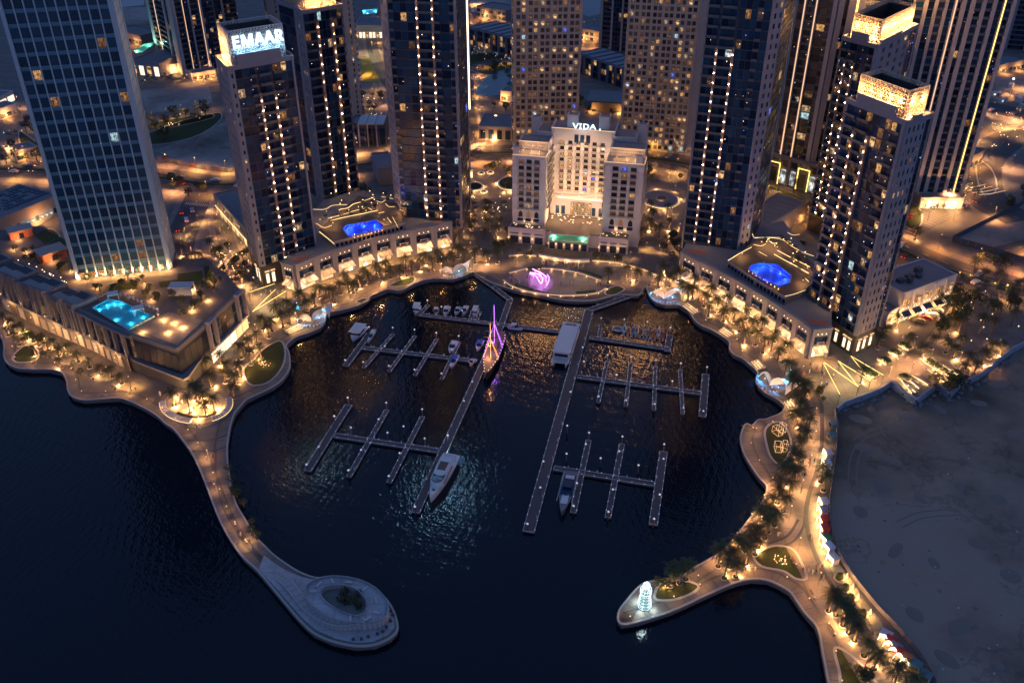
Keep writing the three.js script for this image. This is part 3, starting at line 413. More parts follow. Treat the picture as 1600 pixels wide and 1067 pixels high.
tower({ label: 'ribbed beige tower at the upper left with copper lit piers', pts: (() => { const a = G(247, 88), b = G(289, 118), c = G(348, 104); return [a, b, c, V(a.x + c.x - b.x, 0, a.z + c.z - b.z)].map((p) => V(p.x, 0, p.z)); })(), faces: [[['P', .5, 1.2], ['K', .7], ['L', .22, M.ledSoft], ['K', 1.1], ['P', .25, 1], ['G', .5], ['P', .6, 1.2]], [['P', .2, 1.2], ['K', 1], ['L', .2, M.ledSoft], ['G', .8], ['P', .2], ['K', 1.2], ['L', .2, M.ledSoft], ['P', .25, 1], ['G', .8], ['K', 1]]], fh: 3.3, floors: 40, lit: 0.059, glass: M.glass, wallMat: M.fin });
tower({ label: 'dark upper left tower behind the crown of the sign tower', pts: rect(G(322, 70), G(376, 62), 26), faces: [[['K', 1], ['P', .2], ['G', .7], ['P', .2], ['K', 1.2]]], fh: 3.3, floors: 42, lit: 0.070, glass: M.glass, wallMat: M.beige });
tower({ label: 'pale tower with plain flank between sign tower and its neighbour', pts: rect(G(424, 66), G(462, 63), 22), faces: [[['P', .8, .4], ['W', .7, 2], ['P', .3, .4], ['K', 1]]], fh: 3.3, floors: 40, lit: 0.095, glass: M.glassWarm, wallMat: M.mauve });

// ---------- curved arcades with pool decks ----------
const lamps = []; // places of small ground lamps, filled along the way
function lampOn(g, p, cd, rgb = WARM, mat = M.lampWarm, s = .16) { const b = part('lamp', drop, mat, g); b.position.copy(p); b.scale.setScalar(s); if (cd) pointLight(g, p, rgb, cd, .15); return b; }
function arcade(label, front, back, sides, deckH, deckPoly, H = 11) {
  const g = thing('shopping_arcade', label, 'arcade', front[Math.floor(front.length / 2)].clone().setY(0)), o = g.position, mw = new MB(), md = new MB(), mr = new MB();
  const poly = [...front, ...back]; md.sides(poly, 0, H - .2); mr.poly(poly, H);
  const bays = []; for (let k = 1; k < front.length; k++) bays.push([front[k - 1], front[k], true]); for (const s of sides) bays.push([...s, true]);
  bays.forEach(([a, b], k) => {
    const f = new Face(a, b), L = f.len, p = Math.min(1.5, L * .14);
    for (const [u0, u1] of [[0, p], [L - p, L]]) mw.on(f, u0, u1, 0, H, 0, .85); mw.on(f, p, L - p, 8.5, H, 0, .6); mw.on(f, -.1, L + .1, H, H + .9, -.5, 1.05);
    mw.on(f, p, L - p, 4.75, 5.2, 0, .5);
    const w = (L - 2 * p);
    for (let j = 0; j < 3; j++) { const b = part('downlight', drop, M.dot, g); b.position.copy(f.at(p + w * (.2 + .3 * j), 9.5, .75)).sub(o); b.scale.setScalar(.2); }
    for (let j = 0; j < 3; j++) slab(f, p + w * j / 3 + .05, p + w * (j + 1) / 3 - .05, 5.3, 8.4, .05, .14, M.glass[(k + j) % 4], 'upper_window', g).position.sub(o);
    const fr = new MB(); fr.on(f, p + w * .25, p + w * .75, 6.4, 6.6, .9, 1.3).on(f, p + w * .25, p + w * .25 + .2, 5.7, 6.4, .5, 1.3).on(f, p + w * .75 - .2, p + w * .75, 5.7, 6.4, .5, 1.3); LOCAL(fr, o).build('balcony_frame', M.white, g);
    for (let j = 0; j < 3; j++) slab(f, p + w * j / 3 + .06, p + w * (j + 1) / 3 - .06, .3, 3.9, .06, .16, (k + j) % 4 ? M.shop : M.shopWhite, 'shop_window', g).position.sub(o);
    const na = 3; for (let j = 0; j < na; j++) { const u0 = p + w * j / na + .1, u1 = p + w * (j + 1) / na - .1, a1 = new MB(); a1.hex([f.at(u0, 3.2, 3), f.at(u1, 3.2, 3), f.at(u0, 3.3, 3), f.at(u1, 3.3, 3), f.at(u0, 4.6, .2), f.at(u1, 4.6, .2), f.at(u0, 4.72, .2), f.at(u1, 4.72, .2)], u1 - u0, .1, 3); LOCAL(a1, o).build('awning', k % 3 === 1 ? M.cream : M.white, g); }
    for (const t of [.3, .7]) { const b = part('awning_lamp', drop, M.head, g), q = f.at(L * t, 6.9, 2).sub(o); b.position.copy(q); b.scale.setScalar(.12); downLight(g, q.clone().add(V(0, -.2, 0)), WARM, 11, .95); const q2 = f.at(L * t, 3.1, 4).sub(o); downLight(g, q2, WARM, 15, 1.25); part('arm_lamp', drop, M.head, g).position.copy(q2); g.children[g.children.length - 1].scale.setScalar(.1); } lampOn(g, f.at(L / 2, 2.6, 1.2).sub(o), 3);
  });
  LOCAL(mw, o).build('wall', M.mauve, g); LOCAL(md, o).build('back_wall', M.dark, g); LOCAL(mr, o).build('roof', M.roof, g);
  const up = new MB().prism(deckPoly, H - .1, deckH); LOCAL(up, o).build('pool_deck', M.grey, g);
  const top = new MB(); top.poly(deckPoly, deckH + .02); LOCAL(top, o).build('deck_paving', M.brown, g);
  return g;
}
const arcL = P([459,416,492,402.5,520,392.5,552,382,582,373,612,366,644,360,677,354,705,347.5], 11), arcR = P([1066,395,1094,410,1122,423,1149,437,1175,452,1200,467,1223,482,1247,499,1270,516], 11);
const deckL = P([522,379,577,365,633,349,622,318,560,306,500,356], 14), deckR = P([1138,409,1182,438,1228,466,1260,451,1285,425,1222,366,1176,378], 14);
const gL = arcade('curved arcade of lit shops below the sign tower, blue pool above', arcL, P([716,325,640,312,560,296,505,312,470,350,441,411], 11), [[G(441, 411, 11), arcL[0]]], 14, deckL);
const gR = arcade('curved arcade of lit shops on the right shore, blue pool above', arcR, P([1300,513,1300,440,1225,345,1188,352,1120,352,1080,360], 11), [[arcR[arcR.length - 1], G(1300, 513, 11)]], 14, deckR);
for (const [g, a, b] of [[gL, deckL[0], deckL[1]], [gL, deckL[1], deckL[2]], [gR, deckR[0], deckR[1]], [gR, deckR[1], deckR[2]]]) { const f = new Face(a, b); for (let u = .5; u < f.len - 1.2; u += 1.9) slab(f, u, u + 1.3, 11.9, 13.3, .03, .12, M.glass[2], 'deck_window', g).position.sub(g.position); const m = new MB().on(f, 0, f.len, 13.9, 14.5, -.1, .2); LOCAL(m, g.position).build('parapet', M.stone, g); }

// ---------- swimming pools: raised basins with lights under the water ----------
const poolWater = Object.assign(new THREE.MeshPhysicalMaterial({ transmission: 1, thickness: 0, roughness: .02, ior: 1.33, specularIntensity: .6 }), { color: new THREE.Color(1, 1, 1) });
function pool(label, a, h, tile, rgb, cd, n, base = h - 1) {
  const p = P(a, h), c = p.reduce((s, q) => s.add(q), V(0, 0, 0)).multiplyScalar(1 / p.length).setY(0), g = thing('swimming_pool', label, 'swimming pool', c), rim = offset([...p, p[0]], .18), inn = p.map((q) => q.clone().lerp(V(c.x, h, c.z), .012));
  const m = new MB(); m.sides(p, base, h); m.poly(p, base + .06); LOCAL(m, c).build('basin', tile, g);
  const r = new MB(); r.strip([...p, p[0]], .45, h + .05); LOCAL(r, c).build('rim', M.kerb, g);
  const w = new MB(); w.poly(inn, h - .12); LOCAL(w, c).build('water', poolWater, g);
  for (let i = 0; i < n; i++) { const s = i / n * p.length, i0 = Math.floor(s), q = p[i0].clone().lerp(p[(i0 + 1) % p.length], s - i0).lerp(V(c.x, h, c.z), .25).setY(base + .45).sub(c); const b = part('underwater_light', drop, M.ghost, g); b.position.copy(q); b.scale.setScalar(.1); pointLight(g, q, rgb, cd, .1); }
  return g;
}
const tileBlue = std(.02, .09, .8, .5), tileCyan = std(.03, .42, .55, .5), tileGreen = std(.05, .28, .16, .5);
pool('royal blue lit pool on the left arcade deck', [535,357,540,352,562,348,587,343.5,599,351.5,596,358,574,362,552.5,367.5,544,369], 15, tileBlue, [.06, .2, 1], 7, 8, 14.1);
pool('royal blue lit pool on the right arcade deck', [1170,419,1177,413,1186,411,1203,412,1215,413,1237,430,1235,441,1220,446,1190,437], 15, tileBlue, [.06, .2, 1], 7, 8, 14.1);
// lounging shelves in the blue pools
for (const [a, b, n, lab] of [[[544, 358], [573, 349], 5, 'left'], [[1196, 413], [1228, 433], 7, 'right']]) for (let k = 0; k < n; k++) { const p = G(a[0] + (b[0] - a[0]) * k / (n - 1), a[1] + (b[1] - a[1]) * k / (n - 1), 14.5), m = new MB().box(0, 0, 0, .4, .12, 2.1).box(0, .1, -.85, .4, .3, .3); solo('pool_lounger', `pale lounger, ${nth(k)} from the left end in the ${lab} blue pool`, 'lounger', m.geo(), M.white, `loungers in the ${lab} blue pool`, V(p.x, 14.96, p.z), lab === 'left' ? -.5 : .6); }
// flame-like lamps along the pool fronts
for (const [a, b, n, lab] of [[[554, 374], [597, 363], 9, 'left'], [[1170, 427], [1216, 455], 9, 'right']]) for (let k = 0; k < n; k++) { const p = G(a[0] + (b[0] - a[0]) * k / (n - 1), a[1] + (b[1] - a[1]) * k / (n - 1), 14), l = thing('deck_torch', `amber torch lamp, ${nth(k)} from the left before the ${lab} blue pool`, 'lamp', p, 0, `torch lamps before the ${lab} blue pool`); part('post', new MB().box(0, 0, 0, .12, .7, .12).geo(), M.dark, l); const fl = part('flame', new THREE.ConeGeometry(.13, .7, 6), M.amber, l); fl.position.y = 1.05; if (k % 3 === 1) pointLight(l, V(0, 1.05, 0), AMBER, 5, .1); }
// curving light lines of the deck gardens
const lightLine = (label, a, h, w = .16, mat = M.led) => { const p = smooth(P(a, h), 4), c = p[0].clone(), m = new MB().path(p, w, 4); LOCAL(m, c); const o = solo('light_line', label, 'light strip', m.geo(), mat, undefined, c); return o; };
[['left', [[489,327,507,327,519,321,542,319.5], [531,327,543,324.7,552,318.7,563,315.7], [515,345,540,339,565,334,590,328.5], [512,341,539,334,551,330,575,325,581,328], [494,349,507,355.5,518,352], [498.5,362,510,371,522,381], [569,313.5,584,308], [596,307,614,310.5], [602,318,608,323,617,322.5], [588,314,596,316,602,312], [591,333,600,331], [605,340,611,348], [613,339,619,350,622,356]]], ['right', [[1200,371,1212,372,1224,375,1240,386,1255,394,1272,400], [1210,397,1224,405,1245,416,1264,427], [1215,391,1232,400,1250,409,1266,417], [1259,435,1264,440], [1227,463,1243,459,1259,453], [1138,407,1156,396,1175,386], [1180,372,1190,371,1220,371], [1176,365,1179,371,1186,371], [1178,382,1190,384,1197,381], [1202,376,1208,380,1214,380], [1231,363,1239,367,1250,366], [1186,393,1199,400]]]].forEach(([side, list]) => list.forEach((a, i) => lightLine(`${nth(i)} warm light line counted from the back of the ${side} arcade deck garden`, a, 14.6, i === 2 || i === 5 || i === 1 ? .10 : .065)));
for (const p of [...P([510,332,530,330,560,325,590,320,520,350,600,345,625,330,500,345], 15), ...P([1190,380,1215,388,1240,405,1262,420,1235,380,1255,440,1205,380,1160,398], 15)]) lamps.push([p, 8]);
// glass tower lobby at the right arcade end already stands; small roof terraces with pale parasols
for (const [x, y, lab] of [[472, 404, 'left end of the left arcade roof'], [1090, 394, 'left end of the right arcade roof'], [1276, 503, 'right end of the right arcade roof'], [690, 344, 'right end of the left arcade roof']]) { const p = G(x, y, 11), m = new MB().box(0, 0, 0, 7, .08, 2.6); solo('roof_terrace', 'terracotta paved terrace on the ' + lab, 'terrace', m.geo(), M.terracotta, undefined, V(p.x, 11.02, p.z), x > 900 ? -.45 : .3); }

// ---------- white hotel ----------
{
  const HP = 6, a = G(801, 349, HP), b = G(998, 367, HP), f = new Face(a, b), L = f.len, o = f.at(L / 2, 0, -12), g = thing('hotel', 'white U-shaped hotel with lit sign above the fountain plaza', 'hotel', o);
  const tW = heightAt(f.at(L * .12, 0, 0), 246), tB = heightAt(f.at(L * .14, 0, -9), 224), tM = heightAt(f.at(L * .5, 0, -19), 205);
  const mw = new MB(), mr = new MB(), pc = new Pieces(g), mb = { wall: mw, frame: new MB(), panel: new MB(), rib: new MB() }, trim = new MB();
  const W = .255 * L, X = .715 * L, sub = (u0, u1, n) => new Face(f.at(u0, 0, n), f.at(u1, 0, n)), opt = { lit: .3, glass: M.glassWarm, ww: .66, wh: .6, balcony: M.cream };
  const block = (u0, u1, n0, n1, v0, v1) => { mw.on(f, u0, u1, v0, v1, n0, n1); mr.on(f, u0 + .4, u1 - .4, v1 + .02, v1 + .2, n0 + .4, n1 - .4); trim.on(f, u0 - .15, u1 + .15, v1 - .1, v1 + .7, n1 - .2, n1 + .3); trim.on(f, u0 - .25, u0 + .2, v1 - .1, v1 + .65, n0, n1 - .25); trim.on(f, u1 - .2, u1 + .25, v1 - .1, v1 + .65, n0, n1 - .25); };
  const rows = 8, fhW = (tW - HP - 7.5) / rows;
  for (const [u0, u1] of [[0, W], [X, L]]) {
    block(u0, u1, -9, -.45, 0, tW); block(u0 + .8, u1 - .6, -19, -9.02, 0, tB);
    const w = u1 - u0, fc = sub(u0, u1, -.44);
    facade(fc, [['P', .22, .36], ['W', 1.1, 3], ['P', .22, .36]], HP + 7, fhW, rows, opt, pc, mb); mw.on(fc, 0, w, HP, HP + 7, 0, .37);
    for (let k = 0; k < rows; k++) for (let j = 0; j < 3; j++) { const u = w * (.143 + .714 * (j + .5) / 3); pc.add('balcony', balconyGeo, M.cream, fc.at(u, HP + 7 + k * fhW, .3), fc.turn, w * .17, .9, .7); }
    for (let j = 0; j < 3; j++) { // arched openings with navy awnings below
      const u = w * (.25 + .25 * j), sh = new THREE.Shape(); sh.moveTo(-.9, 0); sh.lineTo(.9, 0); sh.lineTo(.9, 1.5); sh.quadraticCurveTo(.8, 2.4, 0, 2.9); sh.quadraticCurveTo(-.8, 2.4, -.9, 1.5); sh.closePath();
      const ge = new THREE.ExtrudeGeometry(sh, { depth: .12, bevelEnabled: false, curveSegments: 6 }); ge.deleteAttribute('normal'); const m = part('arched_window', ge, j === 1 ? M.lit[1] : M.glassWarm[j], g); m.position.copy(fc.at(u, HP + 3.4, .38)).sub(o); m.rotation.y = fc.turn;
      const aw = new MB(); aw.hex([fc.at(u - 1.2, HP + 2.1, 1.5), fc.at(u + 1.2, HP + 2.1, 1.5), fc.at(u - 1.2, HP + 2.2, 1.5), fc.at(u + 1.2, HP + 2.2, 1.5), fc.at(u - 1.2, HP + 2.9, .4), fc.at(u + 1.2, HP + 2.9, .4), fc.at(u - 1.2, HP + 3, .4), fc.at(u + 1.2, HP + 3, .4)], 2, .1, 1); LOCAL(aw, o).build('awning', M.navy, g);
      if (j < 2) lampOn(g, fc.at(u + w * .125, HP + 1.6, .6).sub(o), 2, WARM, M.lampWarm, .2);
    }
    // inner flank with balconies
    const inner = u0 === 0 ? new Face(f.at(W, 0, -.5), f.at(W, 0, -18.8)) : new Face(f.at(X, 0, -18.8), f.at(X, 0, -.5));
    facade(inner, [['P', .1, .3], ['W', 1, 4], ['P', .1, .3]], HP + 7, fhW, rows, { ...opt, lit: .4 }, pc, mb); for (let k = 0; k < rows; k++) for (let j = 0; j < 4; j++) pc.add('balcony', balconyGeo, M.cream, inner.at(inner.len * (.1 + .8 * (j + .5) / 4), HP + 7 + k * fhW, .3), inner.turn, 2.2, .9, .9);
    const outer = u0 === 0 ? new Face(f.at(-.02, 0, -18), f.at(-.02, 0, -.5)) : new Face(f.at(L + .02, 0, -.5), f.at(L + .02, 0, -18));
    facade(outer, [['P', .2, .3], ['W', 1, 3], ['P', .2, .3]], HP + 3, fhW, rows, opt, pc, mb);
    // pergola terrace on the lower roof
    const pg = new MB(); for (const n of [-1.2, -7.6]) for (const t of [.18, .5, .82]) pg.on(f, u0 + w * t - .1, u0 + w * t + .1, tW, tW + 3, n - .1, n + .1); for (const n of [-1.2, -4.4, -7.6]) pg.on(f, u0 + w * .1, u0 + w * .9, tW + 3, tW + 3.25, n - .12, n + .12); for (let t = .12; t < .9; t += .055) pg.on(f, u0 + w * t - .05, u0 + w * t + .05, tW + 3.26, tW + 3.4, -8, -.8); LOCAL(pg, o).build('pergola', M.cream, g);
    for (const t of [.25, .5, .75]) lampOn(g, f.at(u0 + w * t, tW + 1.2, -5).sub(o), 5, WARM, M.lampWarm, .15);
    // corner turret
    const tu = u0 === 0 ? u0 + .9 : u1 - 2.6; block(tu - .9, tu + 1.7, -3.1, -.5, tW, tW + 3.4);
  }
  // main block with the sign, flanked by stair towers
  block(W - 1, X + 1, -31, -19, 0, tM); block(L * .35, L * .43, -27, -22, tM, tM + 5); block(L * .60, L * .68, -27, -22, tM, tM + 5); block(L * .12, L * .26, -31, -19.1, 0, tM - 2); block(X + .6, L * .9, -31, -19.1, 0, tM - 2); block(L * .05, L * .12, -31, -26, 0, tM + 1.5); block(L * .9, L * .97, -31, -26, 0, tM + 1.5);
  const fm = sub(W, X, -18.98), hm = fm.len, r2 = 9, fh2 = (tM - HP - 13) / r2;
  facade(fm, [['P', .1, .3], ['W', 1, 6], ['P', .1, .3]], HP + 9, fh2, r2, { ...opt, lit: .25, ww: .52 }, pc, mb); mw.on(fm, 0, hm, HP + 9 + fh2 * r2, tM, 0, .36);
  for (let k = 0; k < r2; k++) for (let j = 0; j < 6; j++) pc.add('balcony', balconyGeo, M.cream, fm.at(hm * (.083 + .833 * (j + .5) / 6), HP + 9 + k * fh2, .3), fm.turn, 2.3, .9, .9);
  for (let j = 0; j < 3; j++) slab(fm, hm * (.36 + .1 * j), hm * (.43 + .1 * j), HP + 9 + fh2 * r2 - 1, tM - 1.6, .37, .5, M.glass[j], 'tall_window', g).position.sub(o);
  // glazed lobby and its porch
  mw.on(f, W, X, HP, HP + 7.6, -18.6, -14); const lob = sub(W, X, -13.98); for (let i = 0; i < 6; i++) for (let j = 0; j < 3; j++) slab(lob, lob.len * .36 + i * 1.55, lob.len * .36 + i * 1.55 + 1.42, HP + .5 + j * 2, HP + 2.35 + j * 2, .04, .12, M.lit[(i + j) % 3 * 2], 'lobby_window', g).position.sub(o);
  for (const t of [.1, .2, .74, .86]) slab(lob, lob.len * t, lob.len * t + 1.6, HP + .4, HP + 4.2, .04, .12, M.glass[1], 'lobby_window', g).position.sub(o);
  for (const [t, n, v, cd] of [[.12, -9, 2, 14], [.36, -8, 2, 14], [.64, -8, 2, 14], [.88, -9, 2, 14], [.2, -14.5, 9, 13], [.5, -14.5, 9, 13], [.8, -14.5, 9, 13], [.3, -9, 15, 34], [.7, -9, 15, 34]]) lampOn(g, f.at(W + (X - W) * t, HP + v, n).sub(o), cd, [1, .56, .28]);
  LOCAL(mw, o).build('wall', M.white, g); LOCAL(trim, o).build('cornice', M.white, g); LOCAL(mr, o).build('roof', M.roof, g); LOCAL(mb.frame, o).build('mullion', M.frame, g); pc.flush(300);
  const font = await new FontLoader().loadAsync('fonts/droid/droid_sans_regular.typeface.json'), word = new TextGeometry('VIDA', { font, size: 2.1, depth: .3, curveSegments: 4 }); word.computeBoundingBox(); const bb = word.boundingBox, wl = L * .185, s = part('sign', word, M.signWhite, g), sf = sub(0, L, -18); s.scale.set(wl / (bb.max.x - bb.min.x), 1, 1); s.rotation.y = f.turn; s.position.copy(f.at(L * .40, tM + .9, -19.5)).sub(o);
  const dot = part('sign_dot', ball, M.signWhite, g); dot.position.copy(f.at(L * .615, tM + 1, -19.4)).sub(o); dot.scale.setScalar(.36); pointLight(g, f.at(L * .48, tM + 1.6, -18.2).sub(o), [.6, .8, 1], 3, .2, 'sign_glow');
  // terrace podium: side blocks, pool block, paving
  { const e = new MB(); for (const [u0, u1, n, v] of [[0, W, -.1, tW + .75], [X, L, -.1, tW + .75], [.8, W - .6, -8.9, tB + .75], [X + .8, L - .6, -8.9, tB + .75], [W - 1, X + 1, -18.7, tM + .75]]) e.on(f, u0, u1, v, v + .14, n, n + .14); for (const [u, n0, n1, v] of [[W + .2, -9, -.5, tW + .75], [X - .2, -9, -.5, tW + .75], [L + .2, -9, -.5, tW + .75]]) e.on(f, u - .07, u + .07, v, v + .14, n0, n1); LOCAL(e, o).build('cornice_light', M.ledSoft, g); }
  for (const [u, n, v, cd] of [[W * .5, -7.5, tW + 2, 7], [(X + L) / 2, -7.5, tW + 2, 7], [L * .5, -14, tM - 6, 16], [L * .36, -14, tM - 9, 12], [L * .64, -14, tM - 9, 12]]) lampOn(g, f.at(u, v, n).sub(o), cd, [1, .62, .34], M.dot, .1);
  const pod = thing('hotel_podium', 'white terrace podium with navy openings in front of the hotel', 'podium', f.at(L / 2, 0, 3)), po = pod.position, pm = new MB(), pt = new MB(), A = (px, py) => { const q = G(px, py), d = q.sub(f.o); return [d.dot(f.u), d.dot(f.n)]; };
  const nL = A(826, 381)[1], nP = A(887, 391)[1], nR = A(958, 396)[1], uP0 = A(856, 389)[0], uP1 = A(919, 392)[0], uR0 = A(935, 394)[0], uR1 = A(980, 398)[0];
  for (const [u0, u1, n1] of [[-.6, W + 1.4, nL], [uP0, uP1, nP], [uR0, uR1, nR]]) { pm.on(f, u0, u1, 0, HP, -.4, n1); pm.on(f, u0, u1, HP, HP + 1, n1 - .35, n1); pt.on(f, u0 + .3, u1 - .3, HP + .01, HP + .06, 0, n1 - .4); }
  pm.on(f, W + 1.4, uR0, 0, HP - .4, -14, nL * .7); pt.on(f, W + .2, X - .2, HP - .3, HP + .02, -13.9, nL * .68);
  LOCAL(pm, po).build('wall', M.white, pod); LOCAL(pt, po).build('terrace_paving', M.brown, pod);
  for (const [u0, u1, n1, n] of [[-.6, W + 1.4, nL, 3], [uP0, uP1, nP, 5], [uR0, uR1, nR, 3]]) for (let j = 0; j < n; j++) { const w = (u1 - u0) / n, u = u0 + w * j; slab(f, u + w * .16, u + w * .84, .2, 3.3, n1 + .02, n1 + .1, M.navy, 'opening', pod).position.sub(po); slab(f, u + w * .14, u + w * .86, 4.4, 4.8, n1 + .02, n1 + .1, M.navy, 'slot_window', pod).position.sub(po); lampOn(pod, f.at(u, 2.5, n1 + .35).sub(po), 1.6, WARM, M.lampWarm, .2); }
  pool('green lit hotel pool on the white terrace', [858,367,919,370.5,918,380,858,375], HP + .9, tileGreen, [.5, 1, .7], 7, 4, HP + .1);
  // dining tables with candle lamps
  const t0 = thing('dining_table', '', 'table', V(0, 0, 0), 0, 'candle-lit tables on the hotel terrace'); part('top', new THREE.CylinderGeometry(.55, .55, .06, 8), M.white, t0); t0.children[0].position.y = .75; part('leg', new MB().box(0, 0, 0, .1, .74, .1).geo(), M.dark, t0); const cl = part('candle', drop, M.dot, t0); cl.position.y = .9; cl.scale.setScalar(.14);
  let n = 0; const put = (u, v, w) => { const p = f.at(u, v, w), lab = `small round candle-lit table, ${nth(n)} from the left on the hotel terrace`; if (!n) { t0.position.copy(p); t0.userData.label = lab; } else dup(t0, lab, p); n++; };
  const spots = []; for (let k = 0; k < 26; k++) spots.push([W + 1 + (X - W - 2) * rnd(), HP, -12.5 + 8 * rnd()]); for (let k = 0; k < 16; k++) spots.push([.5 + W * rnd(), HP + .06, 1 + (nL - 2.5) * rnd()]); for (let k = 0; k < 12; k++) spots.push([uR0 + 1 + (uR1 - uR0 - 2) * rnd(), HP + .06, 1 + (nR - 3) * rnd()]);
  spots.sort((p, q) => p[0] - q[0]).forEach((s) => put(...s));
  globalThis.HOTEL = { f, L, W, X, HP };
}

// ---------- deck building at the left: shops, terrace units, garden deck with the turquoise pool ----------
const HD = 15; M.slate = std(.055, .062, .072, .7, { map: mapWall }); M.darkGlass = gls(.012, .022, .042, .4); M.slatePale = std(.17, .18, .205, .7, { map: mapWall }); M.shopLow = glow(1, .58, .25, .45); M.dimShop = glow(1, .55, .26, .13); M.dimShop.color.setRGB(.3, .25, .2);
{
  const E2 = P([-45,405,0,428,23,440,58,456,112,480,163,506,206,525,275,548,320,510,378,455], HD), backD = P([352,428,322,404,268,405,190,404,115,418,70,352,-70,366], HD);
  const c = E2[4].clone().setY(0), g = thing('deck_building', 'grey terraced building with garden deck and turquoise pool, left shore', 'building', c), m = new MB(), dk = new MB(), w = new MB(), gl = new MB();
  m.sides([...E2, ...backD], 0, HD); dk.poly([...E2, ...backD], HD);
  LOCAL(m, c).build('wall', M.slate, g); LOCAL(dk, c).build('deck', std(.15, .13, .125, .8, { map: mapPave }), g);
  // parapet
  for (let k = 1; k < E2.length; k++) { const f = new Face(E2[k - 1], E2[k]); w.on(f, 0, f.len, HD - .6, HD + 1, -.4, .3); }
  // dark glass corner volume above the cantilevered slab
  const slabPts = P([200,556,209,563,286,593,294,588,331,536,316,520,275,551,212,530], 6); const sl = new MB().prism(slabPts, 5.2, 6); LOCAL(sl, c).build('canopy_slab', M.grey, g);
  for (const [a, b] of [[E2[6], E2[7]], [E2[7], E2[8]]]) { const f = new Face(a, b), n = Math.round(f.len / 3); for (let j = 0; j < n; j++) slab(f, f.len * j / n + .06, f.len * (j + 1) / n - .06, 6.4, 13.2, .04, .14, M.darkGlass, 'window', g).position.sub(c); }
  // retail storey along the promenade, lit shopfronts
  const E1 = P([-45,438,0,461,35,479,70,496,105,511,140,526,170,542,198,557], 6); const rt = new MB().prism([...E1, ...E2.slice(0, 6).reverse()], 0, 6); LOCAL(rt, c).build('shop_storey', M.beige, g);
  for (let k = 1; k < E1.length; k++) {
    const f = new Face(E1[k - 1], E1[k]), n = 3; w.on(f, 0, f.len, 5.2, 6.5, 0, .7);
    for (let j = 0; j < n; j++) { slab(f, f.len * (j + .12) / n, f.len * (j + .88) / n, .3, 4.4, .05, .15, (k + j) % 5 === 1 ? M.shopLow : (k + j) % 3 ? M.dimShop : M.glassWarm[3], 'shop_window', g).position.sub(c); w.on(f, f.len * j / n - .25, f.len * j / n + .25, 0, 5.2, 0, .45); }
    lampOn(g, f.at(f.len / 2, 4.6, 1.8).sub(c), 7); lampOn(g, f.at(f.len * .05, 6.9, .4).sub(c), 1.5, WARM, M.dot, .14);
  }
  // terrace units: stepped white boxes with fins and dark skylights
  const line = E2.slice(0, 5), spots = along(line, 8.6, 3); spots.forEach(({ p, dir }, k) => {
    const f = new Face(p, p.clone().add(dir)), t = thing('terrace_house', `stepped pale rooftop terrace house, ${nth(k)} from the left edge above the shops`, 'house', V(p.x, 6, p.z), 0, 'terrace houses above the left shops'), q = V(p.x, 6, p.z), a = new MB(), r = new MB(), s = new MB(), h = HD + .6 + (k % 2) * 1.1;
    a.on(f, -3.7, 3.7, 6, h, -8, .3).on(f, -3.9, -3.3, 6, h + .9, .31, 1.9).on(f, -1.1, -.6, 6, h + .3, .31, 1.6).on(f, 3.3, 3.9, 6, h + .9, .31, 1.9); r.on(f, -3.5, 3.5, h + .02, h + .12, -7.8, 0); for (let j = 0; j < 4; j++) s.on(f, -3 + j * 1.6, -2 + j * 1.6, h + .13, h + .4, -6.8, -3.6);
    LOCAL(a, q).build('wall', M.slatePale, t); LOCAL(r, q).build('roof', M.stone, t); LOCAL(s, q).build('skylight', M.roofDark, t);
    for (const [u0, u1] of [[-3.2, -1.2], [-.5, 1.4], [1.5, 3.2]]) for (const v of [6.4, 10.2]) slab(f, u0, u1, v, v + 3.2, .31, .4, rnd() < .12 ? M.lit[3] : M.glass[(k + v | 0) % 4], 'window', t).position.sub(q);
  });
  for (const [a, b] of [[E2[4], E2[5]], [E2[5], E2[6]]]) { const fa = new Face(a, b), n = Math.round(fa.len / 5), fm = new MB(); for (let j = 0; j < n; j++) { const u0 = fa.len * j / n, u1 = fa.len * (j + 1) / n; fm.on(fa, u0, u0 + .7, 6, HD + .4, .3, 1.5).on(fa, u0 + .7, u1, HD - .5, HD + .3, .3, 1.3); for (let q = 0; q < 2; q++) for (const v of [6.5, 10.5]) slab(fa, u0 + .9 + q * 2, u0 + 2.7 + q * 2, v, v + 3.4, .03, .12, (j + q) % 5 === 3 ? M.lit[5] : M.glass[(j + q) % 4], 'window', g).position.sub(c); } LOCAL(fm, c).build('frame', M.slatePale, g); }
  // right wing: tall pale frames over lit shops
  const f = new Face(E2[8], E2[9]), fr = new MB(); for (const [u0, u1] of [[0, 4.4], [f.len - 6, f.len - .6]]) fr.on(f, u0, u0 + .7, 6, HD + 1.6, 0, 1.6).on(f, u1 - .7, u1, 6, HD + 1.6, 0, 1.6).on(f, u0 + .7, u1 - .7, HD + .9, HD + 1.6, 0, 1.6); fr.on(f, 0, f.len, 5.2, 6, 0, 1.2); LOCAL(fr, c).build('frame', M.mauve, g);
  for (let j = 0; j < 6; j++) { slab(f, f.len * j / 6 + .2, f.len * (j + 1) / 6 - .2, .3, 4.2, .04, .14, j < 4 ? M.shopWhite : M.shop, 'shop_window', g).position.sub(c); for (const v of [6.6, 10.6]) slab(f, f.len * j / 6 + .3, f.len * (j + 1) / 6 - .3, v, v + 3.2, .04, .14, M.glass[j % 4], 'window', g).position.sub(c); }
  LOCAL(w, c).build('parapet', M.grey, g); lampOn(g, f.at(3, 4.2, 2.4).sub(c), 6); lampOn(g, f.at(f.len - 3, 4.2, 2.4).sub(c), 6);
